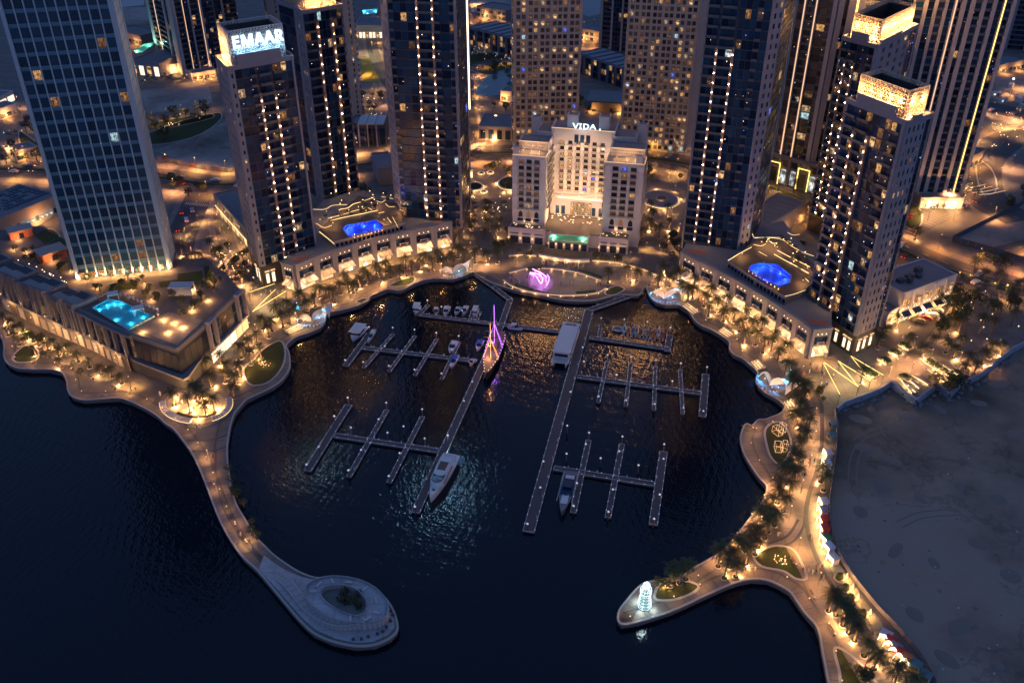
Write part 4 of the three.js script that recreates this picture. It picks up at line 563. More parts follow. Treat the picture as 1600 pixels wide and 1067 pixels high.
  // garden deck
  pool('turquoise lit pool on the left garden deck', [143,481,169,467,190,471,239,494,199,515], HD + .6, tileCyan, [.15, .75, 1], 1.9, 8, HD + .05);
  for (const [x, y, i] of [[177, 467, 0], [217, 489, 1]]) { const p = G(x, y, HD + .7), s = thing('pool_pavilion', i ? 'white square shade at the right side of the turquoise pool' : 'white square shade at the back corner of the turquoise pool', 'shade', p.setY(HD + .6), .45), m2 = new MB(); part('roof', new MB().box(0, 2.2, 0, 3.6, .14, 3.2).geo(), M.fabricWhite, s); for (const dx of [-1.6, 1.6]) for (const dz of [-1.4, 1.4]) m2.box(dx, 0, dz, .14, 2.2, .14); part('posts', m2.geo(), M.white, s); }
  const lg = new MB().box(0, .25, .2, .7, .12, 1.5).box(0, .33, -.75, .7, .5, .16).box(-.28, 0, .6, .08, .25, .08).box(.28, 0, .6, .08, .25, .08).geo();
  let n = 0; for (const [a, b, k, t] of [[[196, 462], [246, 486], 9, .5], [[188, 461], [200, 467], 2, .5], [[213, 509], [246, 492], 6, -2.6], [[150, 468], [163, 461], 3, 2]]) for (let i = 0; i < k; i++) { const p = G(a[0] + (b[0] - a[0]) * i / (k - 1), a[1] + (b[1] - a[1]) * i / (k - 1), HD); const lab = `white sun lounger, ${nth(n++)} going round the turquoise pool clockwise`; solo('sun_lounger', lab, 'sun lounger', lg, M.white, 'sun loungers round the turquoise pool', V(p.x, HD + .02, p.z), t); }
  const dl = (nm, a, mat, y) => struct(nm, new MB().poly(P(a, HD), HD + y).geo(), mat);
  dl('deck_lawn', [247,440,276,437,277,428,316,423,317,444,250,449], M.lawn, .06); dl('deck_lawn', [174,444,213,441,215,452,174,454], M.lawn, .06); dl('deck_lawn', [52,368,70,358,90,370,70,382], M.lawn, .06); dl('deck_lawn', [74,382,92,370,108,378,86,392], M.lawn, .06); dl('deck_terrace', [205,512,262,488,318,500,276,540], M.walk, .04); dl('deck_bed', [318,418,326,416,330,448,322,452], M.bed, .3);
  for (const [a, b, cpt, lab] of [[[16, 376], [52, 368], 6, 'terracotta garden pavilion at the left edge of the deck garden'], [[66, 412], [106, 400], 7, 'terracotta garden pavilion left of the blue slab tower']]) { const ff = new Face(G(...a, HD), G(...b, HD)), p = ff.at(ff.len / 2, HD, -3), t = thing('garden_pavilion', lab, 'pavilion', p), m3 = new MB().on(ff, 0, ff.len, HD, HD + 3, -cpt, 0), r3 = new MB().on(ff, -.3, ff.len + .3, HD + 3, HD + 3.3, -cpt - .3, .3); LOCAL(m3, p).build('wall', M.terracotta, t); LOCAL(r3, p).build('roof', std(.42, .32, .28, .8), t); slab(ff, ff.len * .4, ff.len * .6, HD + .1, HD + 2.2, .02, .1, M.glass[2], 'door', t).position.sub(p); lampOn(t, ff.at(ff.len * .3, HD + 1, 1.4).sub(p), 9); }
  { const p = G(282, 462, HD), t = thing('glass_pavilion', 'small white framed pavilion with a frosted front on the garden deck', 'pavilion', p, .03); part('roof', new MB().box(0, 3, -2, 8, .3, 4.5).geo(), M.white, t); part('front', new MB().box(0, 0, 0, 7.4, 2.6, .15).geo(), std(.45, .5, .5, .3), t); part('frame', new MB().box(-3.8, 0, 0, .3, 3, .3).box(3.8, 0, 0, .3, 3, .3).box(-3.8, 0, -4, .3, 3, .3).box(3.8, 0, -4, .3, 3, .3).geo(), M.white, t); }
  [[205, 455], [236, 470], [110, 425], [75, 445], [95, 460], [40, 395], [60, 405], [20, 390], [150, 450], [225, 445], [240, 458], [300, 486], [272, 505], [255, 500], [285, 512], [262, 520], [300, 455], [330, 440], [222, 520], [325, 470]].forEach(([x, y], i) => lamps.push([G(x, y, HD), i < 11 ? 9 : 14, HD]));
}
// ---------- long building with a dark glazed roof at the left edge ----------
const box4 = (name, label, cat, a, b, depth, h, mat, base = 0) => { const f = new Face(a, b), p = f.at(f.len / 2, base, -depth / 2), g = thing(name, label, cat, p), m = new MB().on(f, 0, f.len, base, h, -depth, 0), r = new MB().on(f, .3, f.len - .3, h + .02, h + .12, -depth + .3, -.3), w = new MB(); w.on(f, -.2, f.len + .2, h, h + .7, -.3, .2).on(f, -.2, f.len + .2, h, h + .7, -depth - .2, -depth + .2).on(f, -.2, .2, h, h + .65, -depth + .2, -.3).on(f, f.len - .2, f.len + .2, h, h + .65, -depth + .2, -.3); LOCAL(m, p).build('wall', mat, g); LOCAL(r, p).build('roof', M.roof, g); LOCAL(w, p).build('parapet', mat, g); return { g, f, p, win: (u0, u1, v0, v1, m, n = 'window') => { const s = slab(f, u0, u1, v0, v1, .03, .13, m, n, g); s.position.sub(p); return s; } }; };
{
  const t = box4('long_hall', 'long pale hall with dark glazed roof left of the slab tower', 'hall', G(-70, 392, 4), G(95, 322, 4), 26, 9, M.stone); for (let k = 0; k < 22; k++) t.win(t.f.len * (k + .15) / 22, t.f.len * (k + .85) / 22, 2.2, 4.4, k % 4 ? M.litCool[1] : M.glass[1]);
  const q = new MB(); for (let i = 0; i < 26; i++) for (let j = 0; j < 6; j++) if (rnd() < .8) q.on(t.f, t.f.len * i / 26 + .3, t.f.len * (i + 1) / 26 - .3, 9.3, 9.5 + .05 * rnd(), -24.5 + j * 3.2, -22 + j * 3.2); LOCAL(q, t.p).build('roof_glazing', M.glassBlue[0], t.g).userData.kind = 'stuff'; lampOn(t.g, t.f.at(t.f.len * .75, 3, 2).sub(t.p), 30);
  const u = box4('station_hall', 'small hall with bright lit roof at the left edge of the picture', 'hall', G(-50, 196), G(24, 158), 12, 6, M.white); for (let k = 0; k < 6; k++) u.win(u.f.len * (k + .1) / 6, u.f.len * (k + .9) / 6, 1, 4.4, M.shopWhite);
}
// ---------- low buildings round the boulevard ----------
{
  let t = box4('corner_building', 'white corner building with dark blue roof and lit shop bays, right', 'building', G(1413, 460, 12), G(1496, 430.5, 12), 15, 12, M.white); const n = 5, L = t.f.len; for (let k = 0; k < n; k++) { const u0 = L * (k + .14) / n, u1 = L * (k + .84) / n; for (let j = 0; j < 2; j++) { t.win(u0 + (u1 - u0) * j / 2 + .05, u0 + (u1 - u0) * (j + 1) / 2 - .05, 6.4, 9.6, M.lit[(k + j) % 3]); } t.win(u0, u1, .3, 3.6, k % 2 ? M.shop : M.shopWhite); const a = new MB().hex([t.f.at(u0, 3.2, 2.2), t.f.at(u1, 3.2, 2.2), t.f.at(u0, 3.3, 2.2), t.f.at(u1, 3.3, 2.2), t.f.at(u0, 4.4, .2), t.f.at(u1, 4.4, .2), t.f.at(u0, 4.5, .2), t.f.at(u1, 4.5, .2)], 2, .1, 2); LOCAL(a, t.p).build('awning', M.navy, t.g); lampOn(t.g, t.f.at((u0 + u1) / 2, 2.8, 2.8).sub(t.p), 13); for (let j = 0; j < 3; j++) lampOn(t.g, t.f.at(u0 + (u1 - u0) * (j + .5) / 3, 5.6, .4).sub(t.p), 0, WARM, M.dot, .16); const p = new MB().on(t.f, L * k / n, L * (k + .1) / n, 0, 12, 0, .5); LOCAL(p, t.p).build('pier', M.white, t.g); }
  const q = new MB(); for (let i = 0; i < 6; i++) q.on(t.f, 2 + i * 3, 3.6 + i * 3 + (i % 2), 12.1, 13 + i % 3 * .5, -10 + (i * 7 % 5), -8 + (i * 7 % 5)); LOCAL(q, t.p).build('roof_plant', M.roofDark, t.g);
  t = box4('link_building', 'low white link with lit bays between glowing tower and corner building', 'building', G(1389, 491, 6), G(1412, 477, 6), 9, 6, M.white); for (let k = 0; k < 3; k++) t.win(t.f.len * (k + .1) / 3, t.f.len * (k + .9) / 3, .4, 4, k % 2 ? M.shop : M.lit[2]); lampOn(t.g, t.f.at(t.f.len / 2, 3, 2).sub(t.p), 24);
  t = box4('street_building', 'low building with pale roof and lit base line behind the sign tower', 'building', G(333, 304, 9), G(391, 368, 9), 16, 9, M.stone); for (let k = 0; k < 9; k++) { t.win(t.f.len * (k + .15) / 9, t.f.len * (k + .8) / 9, 1, 3.6, k % 3 ? M.shop : M.lit[0]); t.win(t.f.len * (k + .3) / 9, t.f.len * (k + .7) / 9, 5.2, 7.6, M.glassWarm[k % 4]); } const s = slab(t.f, .5, t.f.len - .5, 4.1, 4.3, .3, .5, M.led, 'light_strip', t.g); s.position.sub(t.p); for (let k = 0; k < 3; k++) lampOn(t.g, t.f.at(t.f.len * (k + .5) / 3, 3, 2.2).sub(t.p), 18);
  t = box4('parking_deck', 'low building with wide beige roof right of the dark tower', 'building', G(1186, 362, 8), G(1262, 318, 8), 15, 8, M.beige); const ln = new MB(); for (let k = 0; k < 9; k++) ln.on(t.f, t.f.len * (k + .5) / 9, t.f.len * (k + .5) / 9 + .18, 8.13, 8.16, -11, -2); LOCAL(ln, t.p).build('roof_line', M.roofDark, t.g); for (let k = 0; k < 6; k++) lampOn(t.g, t.f.at(t.f.len * (k + .5) / 6, 2.2, .8).sub(t.p), k % 2 ? 9 : 0, AMBER);
  t = box4('hall_with_frames', 'dark hall with three white portal frames between the two bulb-lit towers', 'building', G(551, 229), G(604, 229), 14, 12, M.dark); for (const u of [.2, .46, .72]) { const w = new MB().on(t.f, t.f.len * u, t.f.len * u + .6, 0, 12.2, 0, .8).on(t.f, t.f.len * u, t.f.len * u + 4.4, 12.2, 12.8, -14, .8); LOCAL(w, t.p).build('portal_frame', M.white, t.g); } for (let k = 0; k < 5; k++) t.win(t.f.len * (k + .1) / 5, t.f.len * (k + .9) / 5, 1, 10, M.glass[k % 4]); t.win(t.f.len * .1, t.f.len * .13, 4, 6, M.litCool[1]); t.win(t.f.len * .24, t.f.len * .27, 4, 6, M.litCool[1]);
  t = box4('club_house', 'beige club house with lit windows and turquoise roof pool, top', 'building', G(556, 60), G(598, 60), 26, 9, M.beige); for (let k = 0; k < 8; k++) t.win(t.f.len * (k + .1) / 8, t.f.len * (k + .8) / 8, .5, 4.6, k % 3 ? M.shopWhite : M.lit[2]); pool('small turquoise roof pool of the club house', [565,16,590,13,588,20,567,22], 9.8, tileCyan, [.3, .9, 1], 14, 3, 9.2); lamps.push([G(575, 60), 30], [G(590, 28, 9), 14]);
  t = box4('pool_house', 'grey podium with green lit roof pool at the upper left', 'building', G(206, 118), G(252, 122), 34, 9, M.mauve); for (let k = 0; k < 4; k++) t.win(t.f.len * (k + .2) / 4, t.f.len * (k + .8) / 4, 1, 7, k % 2 ? M.shopWhite : M.lit[2]); pool('emerald lit roof pool at the upper left', [208,80,226,68,240,65,238,70,226,79,214,84], 9.8, tileGreen, [.4, 1, .7], 26, 4, 9.2);
  t = box4('low_wing', 'lit low wing at the foot of the ribbed upper left tower', 'building', G(256, 118), G(340, 96), 10, 5, M.beige); for (let k = 0; k < 9; k++) t.win(t.f.len * (k + .1) / 9, t.f.len * (k + .8) / 9, .5, 3.8, k % 4 ? M.shop : M.lit[1]); for (let k = 0; k < 3; k++) lampOn(t.g, t.f.at(t.f.len * (k + .5) / 3, 2.6, 2).sub(t.p), 40);
  t = box4('ramp_building', 'grey low building left of the dark tower, with blue roof plant', 'building', G(593, 290), G(620, 287), 22, 8, M.mauve); t = box4('kiosk', 'small white kiosk with three lit panels by the boulevard', 'kiosk', G(722, 280), G(739, 278), 6, 4, M.white); for (let k = 0; k < 3; k++) t.win(t.f.len * (k + .15) / 3, t.f.len * (k + .85) / 3, .4, 3.2, M.shopWhite);
  t = box4('gym_pavilion', 'low pavilion with overhanging dark slab roof between the beige towers', 'pavilion', G(924, 172), G(972, 175), 16, 5, M.dark); const rf = new MB().on(t.f, -3, t.f.len + 3, 5.8, 6.5, -19, 3); LOCAL(rf, t.p).build('roof_slab', M.grey, t.g); lampOn(t.g, t.f.at(1, 1, 2.5).sub(t.p), 26, AMBER); lampOn(t.g, t.f.at(t.f.len - 1, 1, 2.5).sub(t.p), 26, AMBER);
  t = box4('garden_block', 'dark garden block with lit lattice wall left of the beige tower', 'building', G(748, 218), G(800, 220), 22, 7, M.beige); for (let k = 0; k < 4; k++) t.win(t.f.len * (k + .2) / 4, t.f.len * (k + .8) / 4, .5, 5.6, M.glass[k % 4]); lampOn(t.g, t.f.at(t.f.len * .45, 1, 1.2).sub(t.p), 26, WARM);
  t = box4('pale_block', 'plain pale block at the foot of the light-edged tower', 'building', G(712, 218), G(724, 216), 14, 9, M.white);
  t = box4('right_lobby', 'lit entrance block at the foot of the ribbed right tower', 'building', G(1436, 326), G(1503, 327), 6, 5, M.stone); for (let k = 0; k < 7; k++) t.win(t.f.len * (k + .12) / 7, t.f.len * (k + .88) / 7, .4, 4, k % 3 ? M.shopWhite : M.shop); lampOn(t.g, t.f.at(t.f.len * .3, 3, 3).sub(t.p), 60); lampOn(t.g, t.f.at(t.f.len * .8, 3, 3).sub(t.p), 60);
  // rows of townhouses
  const row = (a, b, n, d, group, where) => { for (let k = 0; k < n; k++) { const A = G(a[0] + (b[0] - a[0]) * k / n, a[1] + (b[1] - a[1]) * k / n), B = G(a[0] + (b[0] - a[0]) * (k + .92) / n, a[1] + (b[1] - a[1]) * (k + .92) / n), h = box4('townhouse', `dark glazed townhouse with pale roof frame, ${nth(k)} from the left ${where}`, 'house', A, B, d, 12, M.roofDark), w = new MB().on(h.f, 0, .6, 0, 12.4, 0, 1.1).on(h.f, h.f.len - .6, h.f.len, 0, 12.4, 0, 1.1).on(h.f, .6, h.f.len - .6, 11.8, 12.4, -d, 1.1); LOCAL(w, h.p).build('frame', M.mauve, h.g); h.g.userData.group = group; for (let j = 0; j < 2; j++) for (const v of [.6, 4.4, 8.2]) h.win(h.f.len * (.1 + .42 * j), h.f.len * (.48 + .42 * j), v, v + 3, rnd() < .28 ? M.lit[(k + j) % 6] : M.glass[(k + j) % 4]); } };
  row([734, 70], [804, 88], 6, 26, 'townhouses left of the beige tower', 'left of the beige tower'); row([902, 112], [986, 142], 7, 22, 'townhouses between the beige towers', 'between the beige towers'); row([1000, 20], [1080, 40], 4, 24, 'townhouses far back', 'far back near the top');
}

{ // scattered low blocks and site cabins at the back
  const blk = (x0, y0, x1, y1, d, h, mat, lab, lit) => { const t = box4('low_block', lab, 'building', G(x0, y0), G(x1, y1), d, h, mat), n = Math.max(2, Math.round(t.f.len / 4)); for (let k = 0; k < n; k++) for (let v = 1; v + 2.6 < h; v += 3.6) t.win(t.f.len * (k + .15) / n, t.f.len * (k + .85) / n, v, v + 2.2, rnd() < lit ? pick(M.lit) : pick(M.glass)); lampOn(t.g, t.f.at(t.f.len * .3, 2.5, 2).sub(t.p), 22, AMBER); if (t.f.len > 14) lampOn(t.g, t.f.at(t.f.len * .8, 2.5, 2).sub(t.p), 22, AMBER); };
  blk(180, 62, 222, 72, 18, 7, M.grey, 'low grey block behind the upper left roof pool', .5); blk(300, 128, 338, 122, 8, 5, M.beige, 'low lit block beside the upper left square', .7); blk(745, 26, 790, 34, 20, 8, M.grey, 'low block at the top left of the beige tower', .5); blk(782, 158, 802, 160, 10, 6, M.white, 'small white block at the lagoon left of the beige tower', .3); blk(905, 62, 936, 68, 16, 8, M.beige, 'low block behind the townhouses between the beige towers', .6); blk(1508, 268, 1534, 256, 12, 7, M.grey, 'small block by the highway curve', .6); blk(1090, 60, 1112, 66, 20, 9, M.grey, 'low block seen between grid tower and dark tower', .5); blk(1552, 118, 1600, 108, 14, 6, M.grey, 'long site office at the right edge', .5); blk(0, 188, 30, 178, 10, 6, M.white, 'low white block at the left edge above the garden', .7); blk(26, 254, 62, 244, 10, 5, M.beige, 'low garden block left of the slab tower', .7); blk(640, 20, 690, 24, 20, 9, M.grey, 'low block at the top behind the dark tower', .4);
  [[1556, 150], [1566, 160], [1580, 136], [1592, 158], [1600, 170]].forEach(([x, y], i) => { const p = G(x, y), g = thing('site_cabin', `white site cabin, ${nth(i)} from the left in the floodlit yard`, 'cabin', p, i * .5, 'site cabins in the yard'); part('body', new MB().box(0, 0, 0, 6, 2.6, 2.5).geo(), M.white, g); part('door', new MB().box(1, 0, 1.26, .9, 2, .05).geo(), M.dark, g); part('window', new MB().box(-1.2, 1, 1.26, 1.2, .9, .05).geo(), M.shopWhite, g); });
  const pr = thing('parasol', '', 'parasol', V(0, 0, 0), 0, 'parasols'), cp = part('canopy', new THREE.ConeGeometry(1.5, .7, 8), M.dark, pr); cp.position.y = 2.6; part('pole', new MB().box(0, 0, 0, .08, 2.5, .08).geo(), M.metal, pr); const tp = part('table', new THREE.CylinderGeometry(.6, .6, .08, 8), M.white, pr); tp.position.y = .75; let n = 0;
  for (const [poly, cnt, where] of [[[212, 120, 335, 118, 335, 130, 214, 132], 22, 'on the lit square at the upper left'], [[1432, 285, 1500, 272, 1520, 300, 1450, 325], 20, 'in the garden at the ribbed right tower'], [[340, 430, 395, 420, 398, 450, 350, 455], 12, 'in the square below the sign tower'], [[5, 205, 60, 200, 70, 250, 5, 255], 14, 'in the garden left of the slab tower'], [[735, 315, 790, 320, 780, 345, 738, 345], 10, 'on the forecourt left of the hotel']]) { const xs = []; for (let k = 0; k < cnt; k++) { const t = rnd(), q = rnd(), a = [poly[0] + (poly[2] - poly[0]) * t, poly[1] + (poly[3] - poly[1]) * t], b = [poly[6] + (poly[4] - poly[6]) * t, poly[7] + (poly[5] - poly[7]) * t]; xs.push([a[0] + (b[0] - a[0]) * q, a[1] + (b[1] - a[1]) * q]); } xs.sort((a, b) => a[0] - b[0]).forEach(([x, y], i) => { const lab = `dark parasol, ${nth(i)} from left ${where}`; if (!n++) { pr.position.copy(G(x, y)); pr.userData.label = lab; pr.userData.group = 'parasols ' + where; } else dup(pr, lab, G(x, y), 0, 'parasols ' + where); }); }
}

// ---------- floating piers ----------
const unitFoot = new THREE.BoxGeometry(1, 1, 1).translate(0, .5, 0); unitFoot.deleteAttribute('normal');
const PY = -.75, WY = -1.5;
function pier(label, segs, piles) {
  const c = G(segs[0][0], segs[0][1], PY), g = thing('marina_pier', label, 'pier', c), pc = new Pieces(g);
  segs.forEach(([x0, y0, x1, y1, w], k) => {
    const f0 = G(x0, y0, PY), f1 = G(x1, y1, PY), f = new Face(f0, f1), m = new MB().on(f, 0, f.len, WY + .1, PY - .012 * (k % 5), -w / 2, w / 2), e = new MB(); LOCAL(m, c).build('walkway', M.deck, g);
    for (const s of [-1, 1]) e.on(f, 0, f.len, PY - .15, PY + .12, s > 0 ? w / 2 - .14 : -w / 2, s > 0 ? w / 2 : -w / 2 + .14); e.on(f, -.14, 0, PY - .15, PY + .12, -w / 2, w / 2).on(f, f.len, f.len + .14, PY - .15, PY + .12, -w / 2, w / 2); LOCAL(e, c).build('edge_rail', M.pontoon, g);
    for (let u = 4; u < f.len - 2; u += 8.5) { const b = pc.add('power_pedestal', unitFoot, M.pontoon, f.at(u, PY, (k % 2 ? 1 : -1) * (w / 2 - .32)), f.turn, .28, .9, .28); }
    const n = Math.max(2, Math.round(f.len / 3.6)); for (let i = 0; i < n; i++) for (const s of [-1, 1]) pc.add('edge_light', drop, M.lampSmall, f.at(f.len * (i + (s > 0 ? .3 : .8)) / n, PY + .22, s * (w / 2 - .07)), 0, .085, .085, .085);
  });
  const pg = new THREE.CylinderGeometry(.16, .18, 3.2, 8), cg = new THREE.ConeGeometry(.34, .5, 8);
  piles.forEach(([x, y]) => { const p = G(x, y, PY).sub(c), m = part('pile', pg, M.dark, g); m.position.set(p.x, .9, p.z); const cap = part('pile_cap', cg, M.capWhite, m); cap.position.y = 1.75; });
  pc.flush(); return g;
}
M.lampSmall = glow(.85, .85, 1, 2); M.capWhite = glow(.62, .66, .85, .55); M.capWhite.color.setRGB(.7, .7, .72);
pier('left marina pier with two rows of fingers, tall ship moored at its bend', [[746,430,771,448,2.2],[771,448,797,468,2.2],[797,468,784,505,2.2],[784,505,649,800,2.5],[654,491,900,521,1.7],[657,490,668,477,1.5],[734,500,738,486,1.2],[745,501,750,487,1.2],[566,543,744,564,1.9],[577,521,540,571,2.2],[614,522,568,574,1.25],[648,525,608,580,1.25],[682,530,648,586,1.25],[717,535,690,592,1.25],[523,680,684,704,2],[544,633,480,735,2.4],[604,641,545,744,1.6],[660,651,608,753,1.6]],
  [[577,520],[614,521],[648,524],[682,529],[717,534],[540,572],[568,575],[608,581],[648,587],[690,593],[544,631],[604,639],[660,649],[480,736],[545,745],[608,754],[649,802],[700,690],[725,636],[738,606],[523,660],[549,678],[606,686],[664,695],[592,665],[631,676],[565,713],[625,718],[499,708],[668,478],[690,488],[722,494],[656,491],[706,556],[602,550]]);
pier('right marina pier with kayak dock and long fingers, moored boat beside', [[1003,456,976,465,2.4],[976,465,921,484,2.4],[921,484,826,830,3.2],[922,527,1046,545,1.8],[1047,524,1043,548,2.2],[939,507,936,527,1.2],[903,588,1096,614,1.9],[949,565,935,628,1.25],[986,568,978,634,1.25],[1024,573,1022,640,1.25],[1063,578,1067,646,1.25],[1103,585,1098,650,2.4],[866,731,1022,756,2],[920,688,896,800,1.7],[972,694,950,808,1.7],[1037,706,1021,819,2.4]],
  [[949,564],[986,567],[1024,572],[1063,577],[1104,583],[935,629],[978,635],[1022,641],[1067,647],[1098,652],[920,686],[972,692],[1037,704],[896,801],[950,810],[1021,821],[824,829],[849,731],[891,622],[886,675],[910,552],[912,574],[885,719],[938,726],[997,737],[915,704],[967,715],[901,765],[957,775],[1036,727],[1030,783],[844,772],[975,508],[1011,512],[1047,521],[939,506],[963,595],[1050,605]]);

// ---------- boats ----------
function hullGeo(L, B, H, o = {}) { // bow at +x, keel line narrower than the deck
  const n = 12, prof = (t) => B / 2 * Math.min(1, Math.pow(Math.sin(Math.min(1, (1 - t) * 1.25 + .0) * Math.PI / 2), o.pow ?? .8)) * (t < .12 ? .9 + t * .8 : 1), m = new MB(), ring = (t, y, k) => { const x = (t - .5) * L * k, b = prof(t) * (.72 + .28 * y); return [V(x, y * H + (t > .6 ? (t - .6) * H * .7 * y : 0), -b), V(x, y * H + (t > .6 ? (t - .6) * H * .7 * y : 0), b)]; };
  for (let i = 0; i < n; i++) for (const [y0, y1] of [[0, .55], [.55, 1]]) { const a = ring(i / n, y0, .93 + .07 * y0), b = ring((i + 1) / n, y0, .93 + .07 * y0), c = ring(i / n, y1, .93 + .07 * y1), d = ring((i + 1) / n, y1, .93 + .07 * y1); m.quad(a[1], b[1], d[1], c[1], 1, 1); m.quad(b[0], a[0], c[0], d[0], 1, 1); if (i === 0) m.quad(a[0], a[1], c[1], c[0], 1, 1); }
  const dk = new MB(); for (let i = 0; i < n; i++) { const c = ring(i / n, .97, 1), d = ring((i + 1) / n, .97, 1); dk.quad(c[1], d[1], d[0], c[0], 1, 1); }
  return { hull: m.geo(), deck: dk.geo(), prof };
}
const rounded = (L, B, y0, y1, x, taper = .35, shrink = .92) => { const pts = (k) => { const o = [], h = L / 2, b = B / 2 * k; o.push(V(x - h * k, 0, -b * .92), V(x - h * k, 0, b * .92), V(x + h * (1 - taper) * k, 0, b)); for (let i = 1; i <= 4; i++) { const a = i / 5 * Math.PI / 2; o.push(V(x + h * (1 - taper + taper * Math.sin(a)) * k, 0, b * Math.cos(a))); } o.push(V(x + h * k, 0, 0)); for (let i = 4; i >= 1; i--) { const a = i / 5 * Math.PI / 2; o.push(V(x + h * (1 - taper + taper * Math.sin(a)) * k, 0, -b * Math.cos(a))); } o.push(V(x + h * (1 - taper) * k, 0, -b)); return o; }; const a = pts(1), c = pts(shrink), m = new MB(); for (let i = 0; i < a.length; i++) { const j = (i + 1) % a.length; m.quad(V(a[i].x, y0, a[i].z), V(a[j].x, y0, a[j].z), V(c[j].x, y1, c[j].z), V(c[i].x, y1, c[i].z), 1, 1); } m.poly(c, y1); return m.geo(); };
function boat(name, label, stern, bow, B, build, cat = 'boat', group) { const a = G(...stern, WY), b = G(...bow, WY), L = a.distanceTo(b), g = thing(name, label, cat, a.clone().lerp(b, .5), Math.atan2(-(b.z - a.z), b.x - a.x), group); build(g, L, B); return g; }
boat('motor_yacht', 'large white motor yacht moored at the end of the left pier', [706, 719], [672, 788], 5.6, (g, L, B) => {
  const h = hullGeo(L, B, 2.3); part('hull', h.hull, M.hull, g); part('deck', h.deck, M.hull, g);
  part('cabin', rounded(L * .62, B * .78, 2.2, 3.7, -L * .02, .5), M.hull, g); part('windscreen', rounded(L * .3, B * .72, 3.0, 3.9, L * .11, .75, .86), M.glass[0], g); part('flybridge', rounded(L * .42, B * .66, 3.7, 4.3, -L * .1, .4, .97), M.hull, g); part('cockpit', new MB().box(-L * .1, 4.31, 0, L * .2, .06, B * .44).geo(), M.wood, g); part('sun_bed', new MB().box(-L * .26, 3.75, 0, L * .1, .4, B * .4).geo(), M.navy, g); part('aft_sofa', new MB().box(-L * .40, 2.35, 0, 1.6, .5, B * .6).box(-L * .44, 2.35, 0, .5, .9, B * .66).geo(), M.fabricWhite, g);
  part('side_window', new MB().box(0, 2.75, B * .385, L * .4, .45, .06).box(0, 2.75, -B * .385, L * .4, .45, .06).geo(), M.glass[0], g); part('hatch', new THREE.CylinderGeometry(.55, .55, .08, 12), M.glass[0], g).position.set(L * .34, 2.66, 0); part('radar_arch', new MB().box(-L * .2, 4.2, 0, .5, .3, B * .66).box(-L * .2, 3.7, B * .31, .5, .7, .2).box(-L * .2, 3.7, -B * .31, .5, .7, .2).geo(), M.hull, g);
  pointLight(g, V(-L * .52, .35, -1.4), [.45, .75, 1], 16, .2, 'underwater_light'); pointLight(g, V(-L * .52, .35, 1.4), [.45, .75, 1], 16, .2, 'underwater_light'); for (const s of [-1.4, 1.4]) { const b = part('stern_light', drop, M.cool, g); b.position.set(-L * .52, .35, s); b.scale.setScalar(.14); }
});
boat('sport_cruiser', 'dark blue-grey sport cruiser with pale sun pad, moored at the right pier', [893, 743], [877, 809], 4.6, (g, L, B) => {
  const h = hullGeo(L, B, 1.7, { pow: .7 }); part('hull', h.hull, std(.10, .12, .15, .3), g); part('deck', h.deck, std(.16, .18, .21, .5), g); part('gunwale', new MB().box(-L * .1, 1.68, B * .45, L * .7, .14, .14).box(-L * .1, 1.68, -B * .45, L * .7, .14, .14).geo(), M.hull, g); part('cockpit', new MB().box(-L * .22, 1.68, 0, L * .36, .05, B * .7).geo(), M.navy, g); part('windscreen', rounded(L * .2, B * .74, 1.7, 2.5, L * .03, .8, .8), M.glass[0], g); part('sun_pad', new MB().box(L * .2, 1.95, 0, L * .2, .16, B * .42).geo(), M.fabricWhite, g); part('hard_top', new MB().box(-L * .1, 3.1, 0, L * .18, .12, B * .6).box(-L * .18, 1.7, B * .28, .12, 1.4, .12).box(-L * .18, 1.7, -B * .28, .12, 1.4, .12).geo(), M.navy, g); part('seat', new MB().box(-L * .33, 1.72, 0, 1, .5, B * .56).geo(), M.fabricWhite, g);
});
boat('ferry', 'white passenger ferry with a long flat roof beside the right pier', [893, 519], [873, 577], 6.6, (g, L, B) => {
  for (const s of [-1, 1]) { const h = hullGeo(L, B * .34, 1.6, { pow: .5 }); const m = part('hull', h.hull, M.hull, g); m.position.z = s * B * .32; const d = part('deck', h.deck, M.hull, g); d.position.z = s * B * .32; }
  part('bridge_deck', new MB().box(-L * .02, 1.3, 0, L * .9, .4, B * .9).geo(), M.hull, g); part('cabin', new MB().box(-L * .06, 1.7, 0, L * .78, 2.3, B * .84).geo(), M.white, g); part('roof', new MB().box(-L * .08, 4.05, 0, L * .8, .22, B * .92).geo(), M.fabricWhite, g); for (const s of [-1, 1]) for (let k = 0; k < 7; k++) part('side_window', new MB().box(-L * .38 + k * L * .105, 2.4, s * B * .425, L * .085, 1.1, .06).geo(), M.glass[k % 4], g); part('bow_window', new MB().box(L * .335, 2.5, 0, .1, 1.1, B * .7).geo(), M.glass[0], g); part('roof_vent', new MB().box(-L * .42, 4.28, 0, 1, .25, B * .6).geo(), M.grey, g); for (const s of [-.3, 0, .3]) part('bow_seat', new MB().box(L * .4, 1.72, s * B, 1.1, .5, 1.2).geo(), M.pontoon, g);
}, 'ferry');
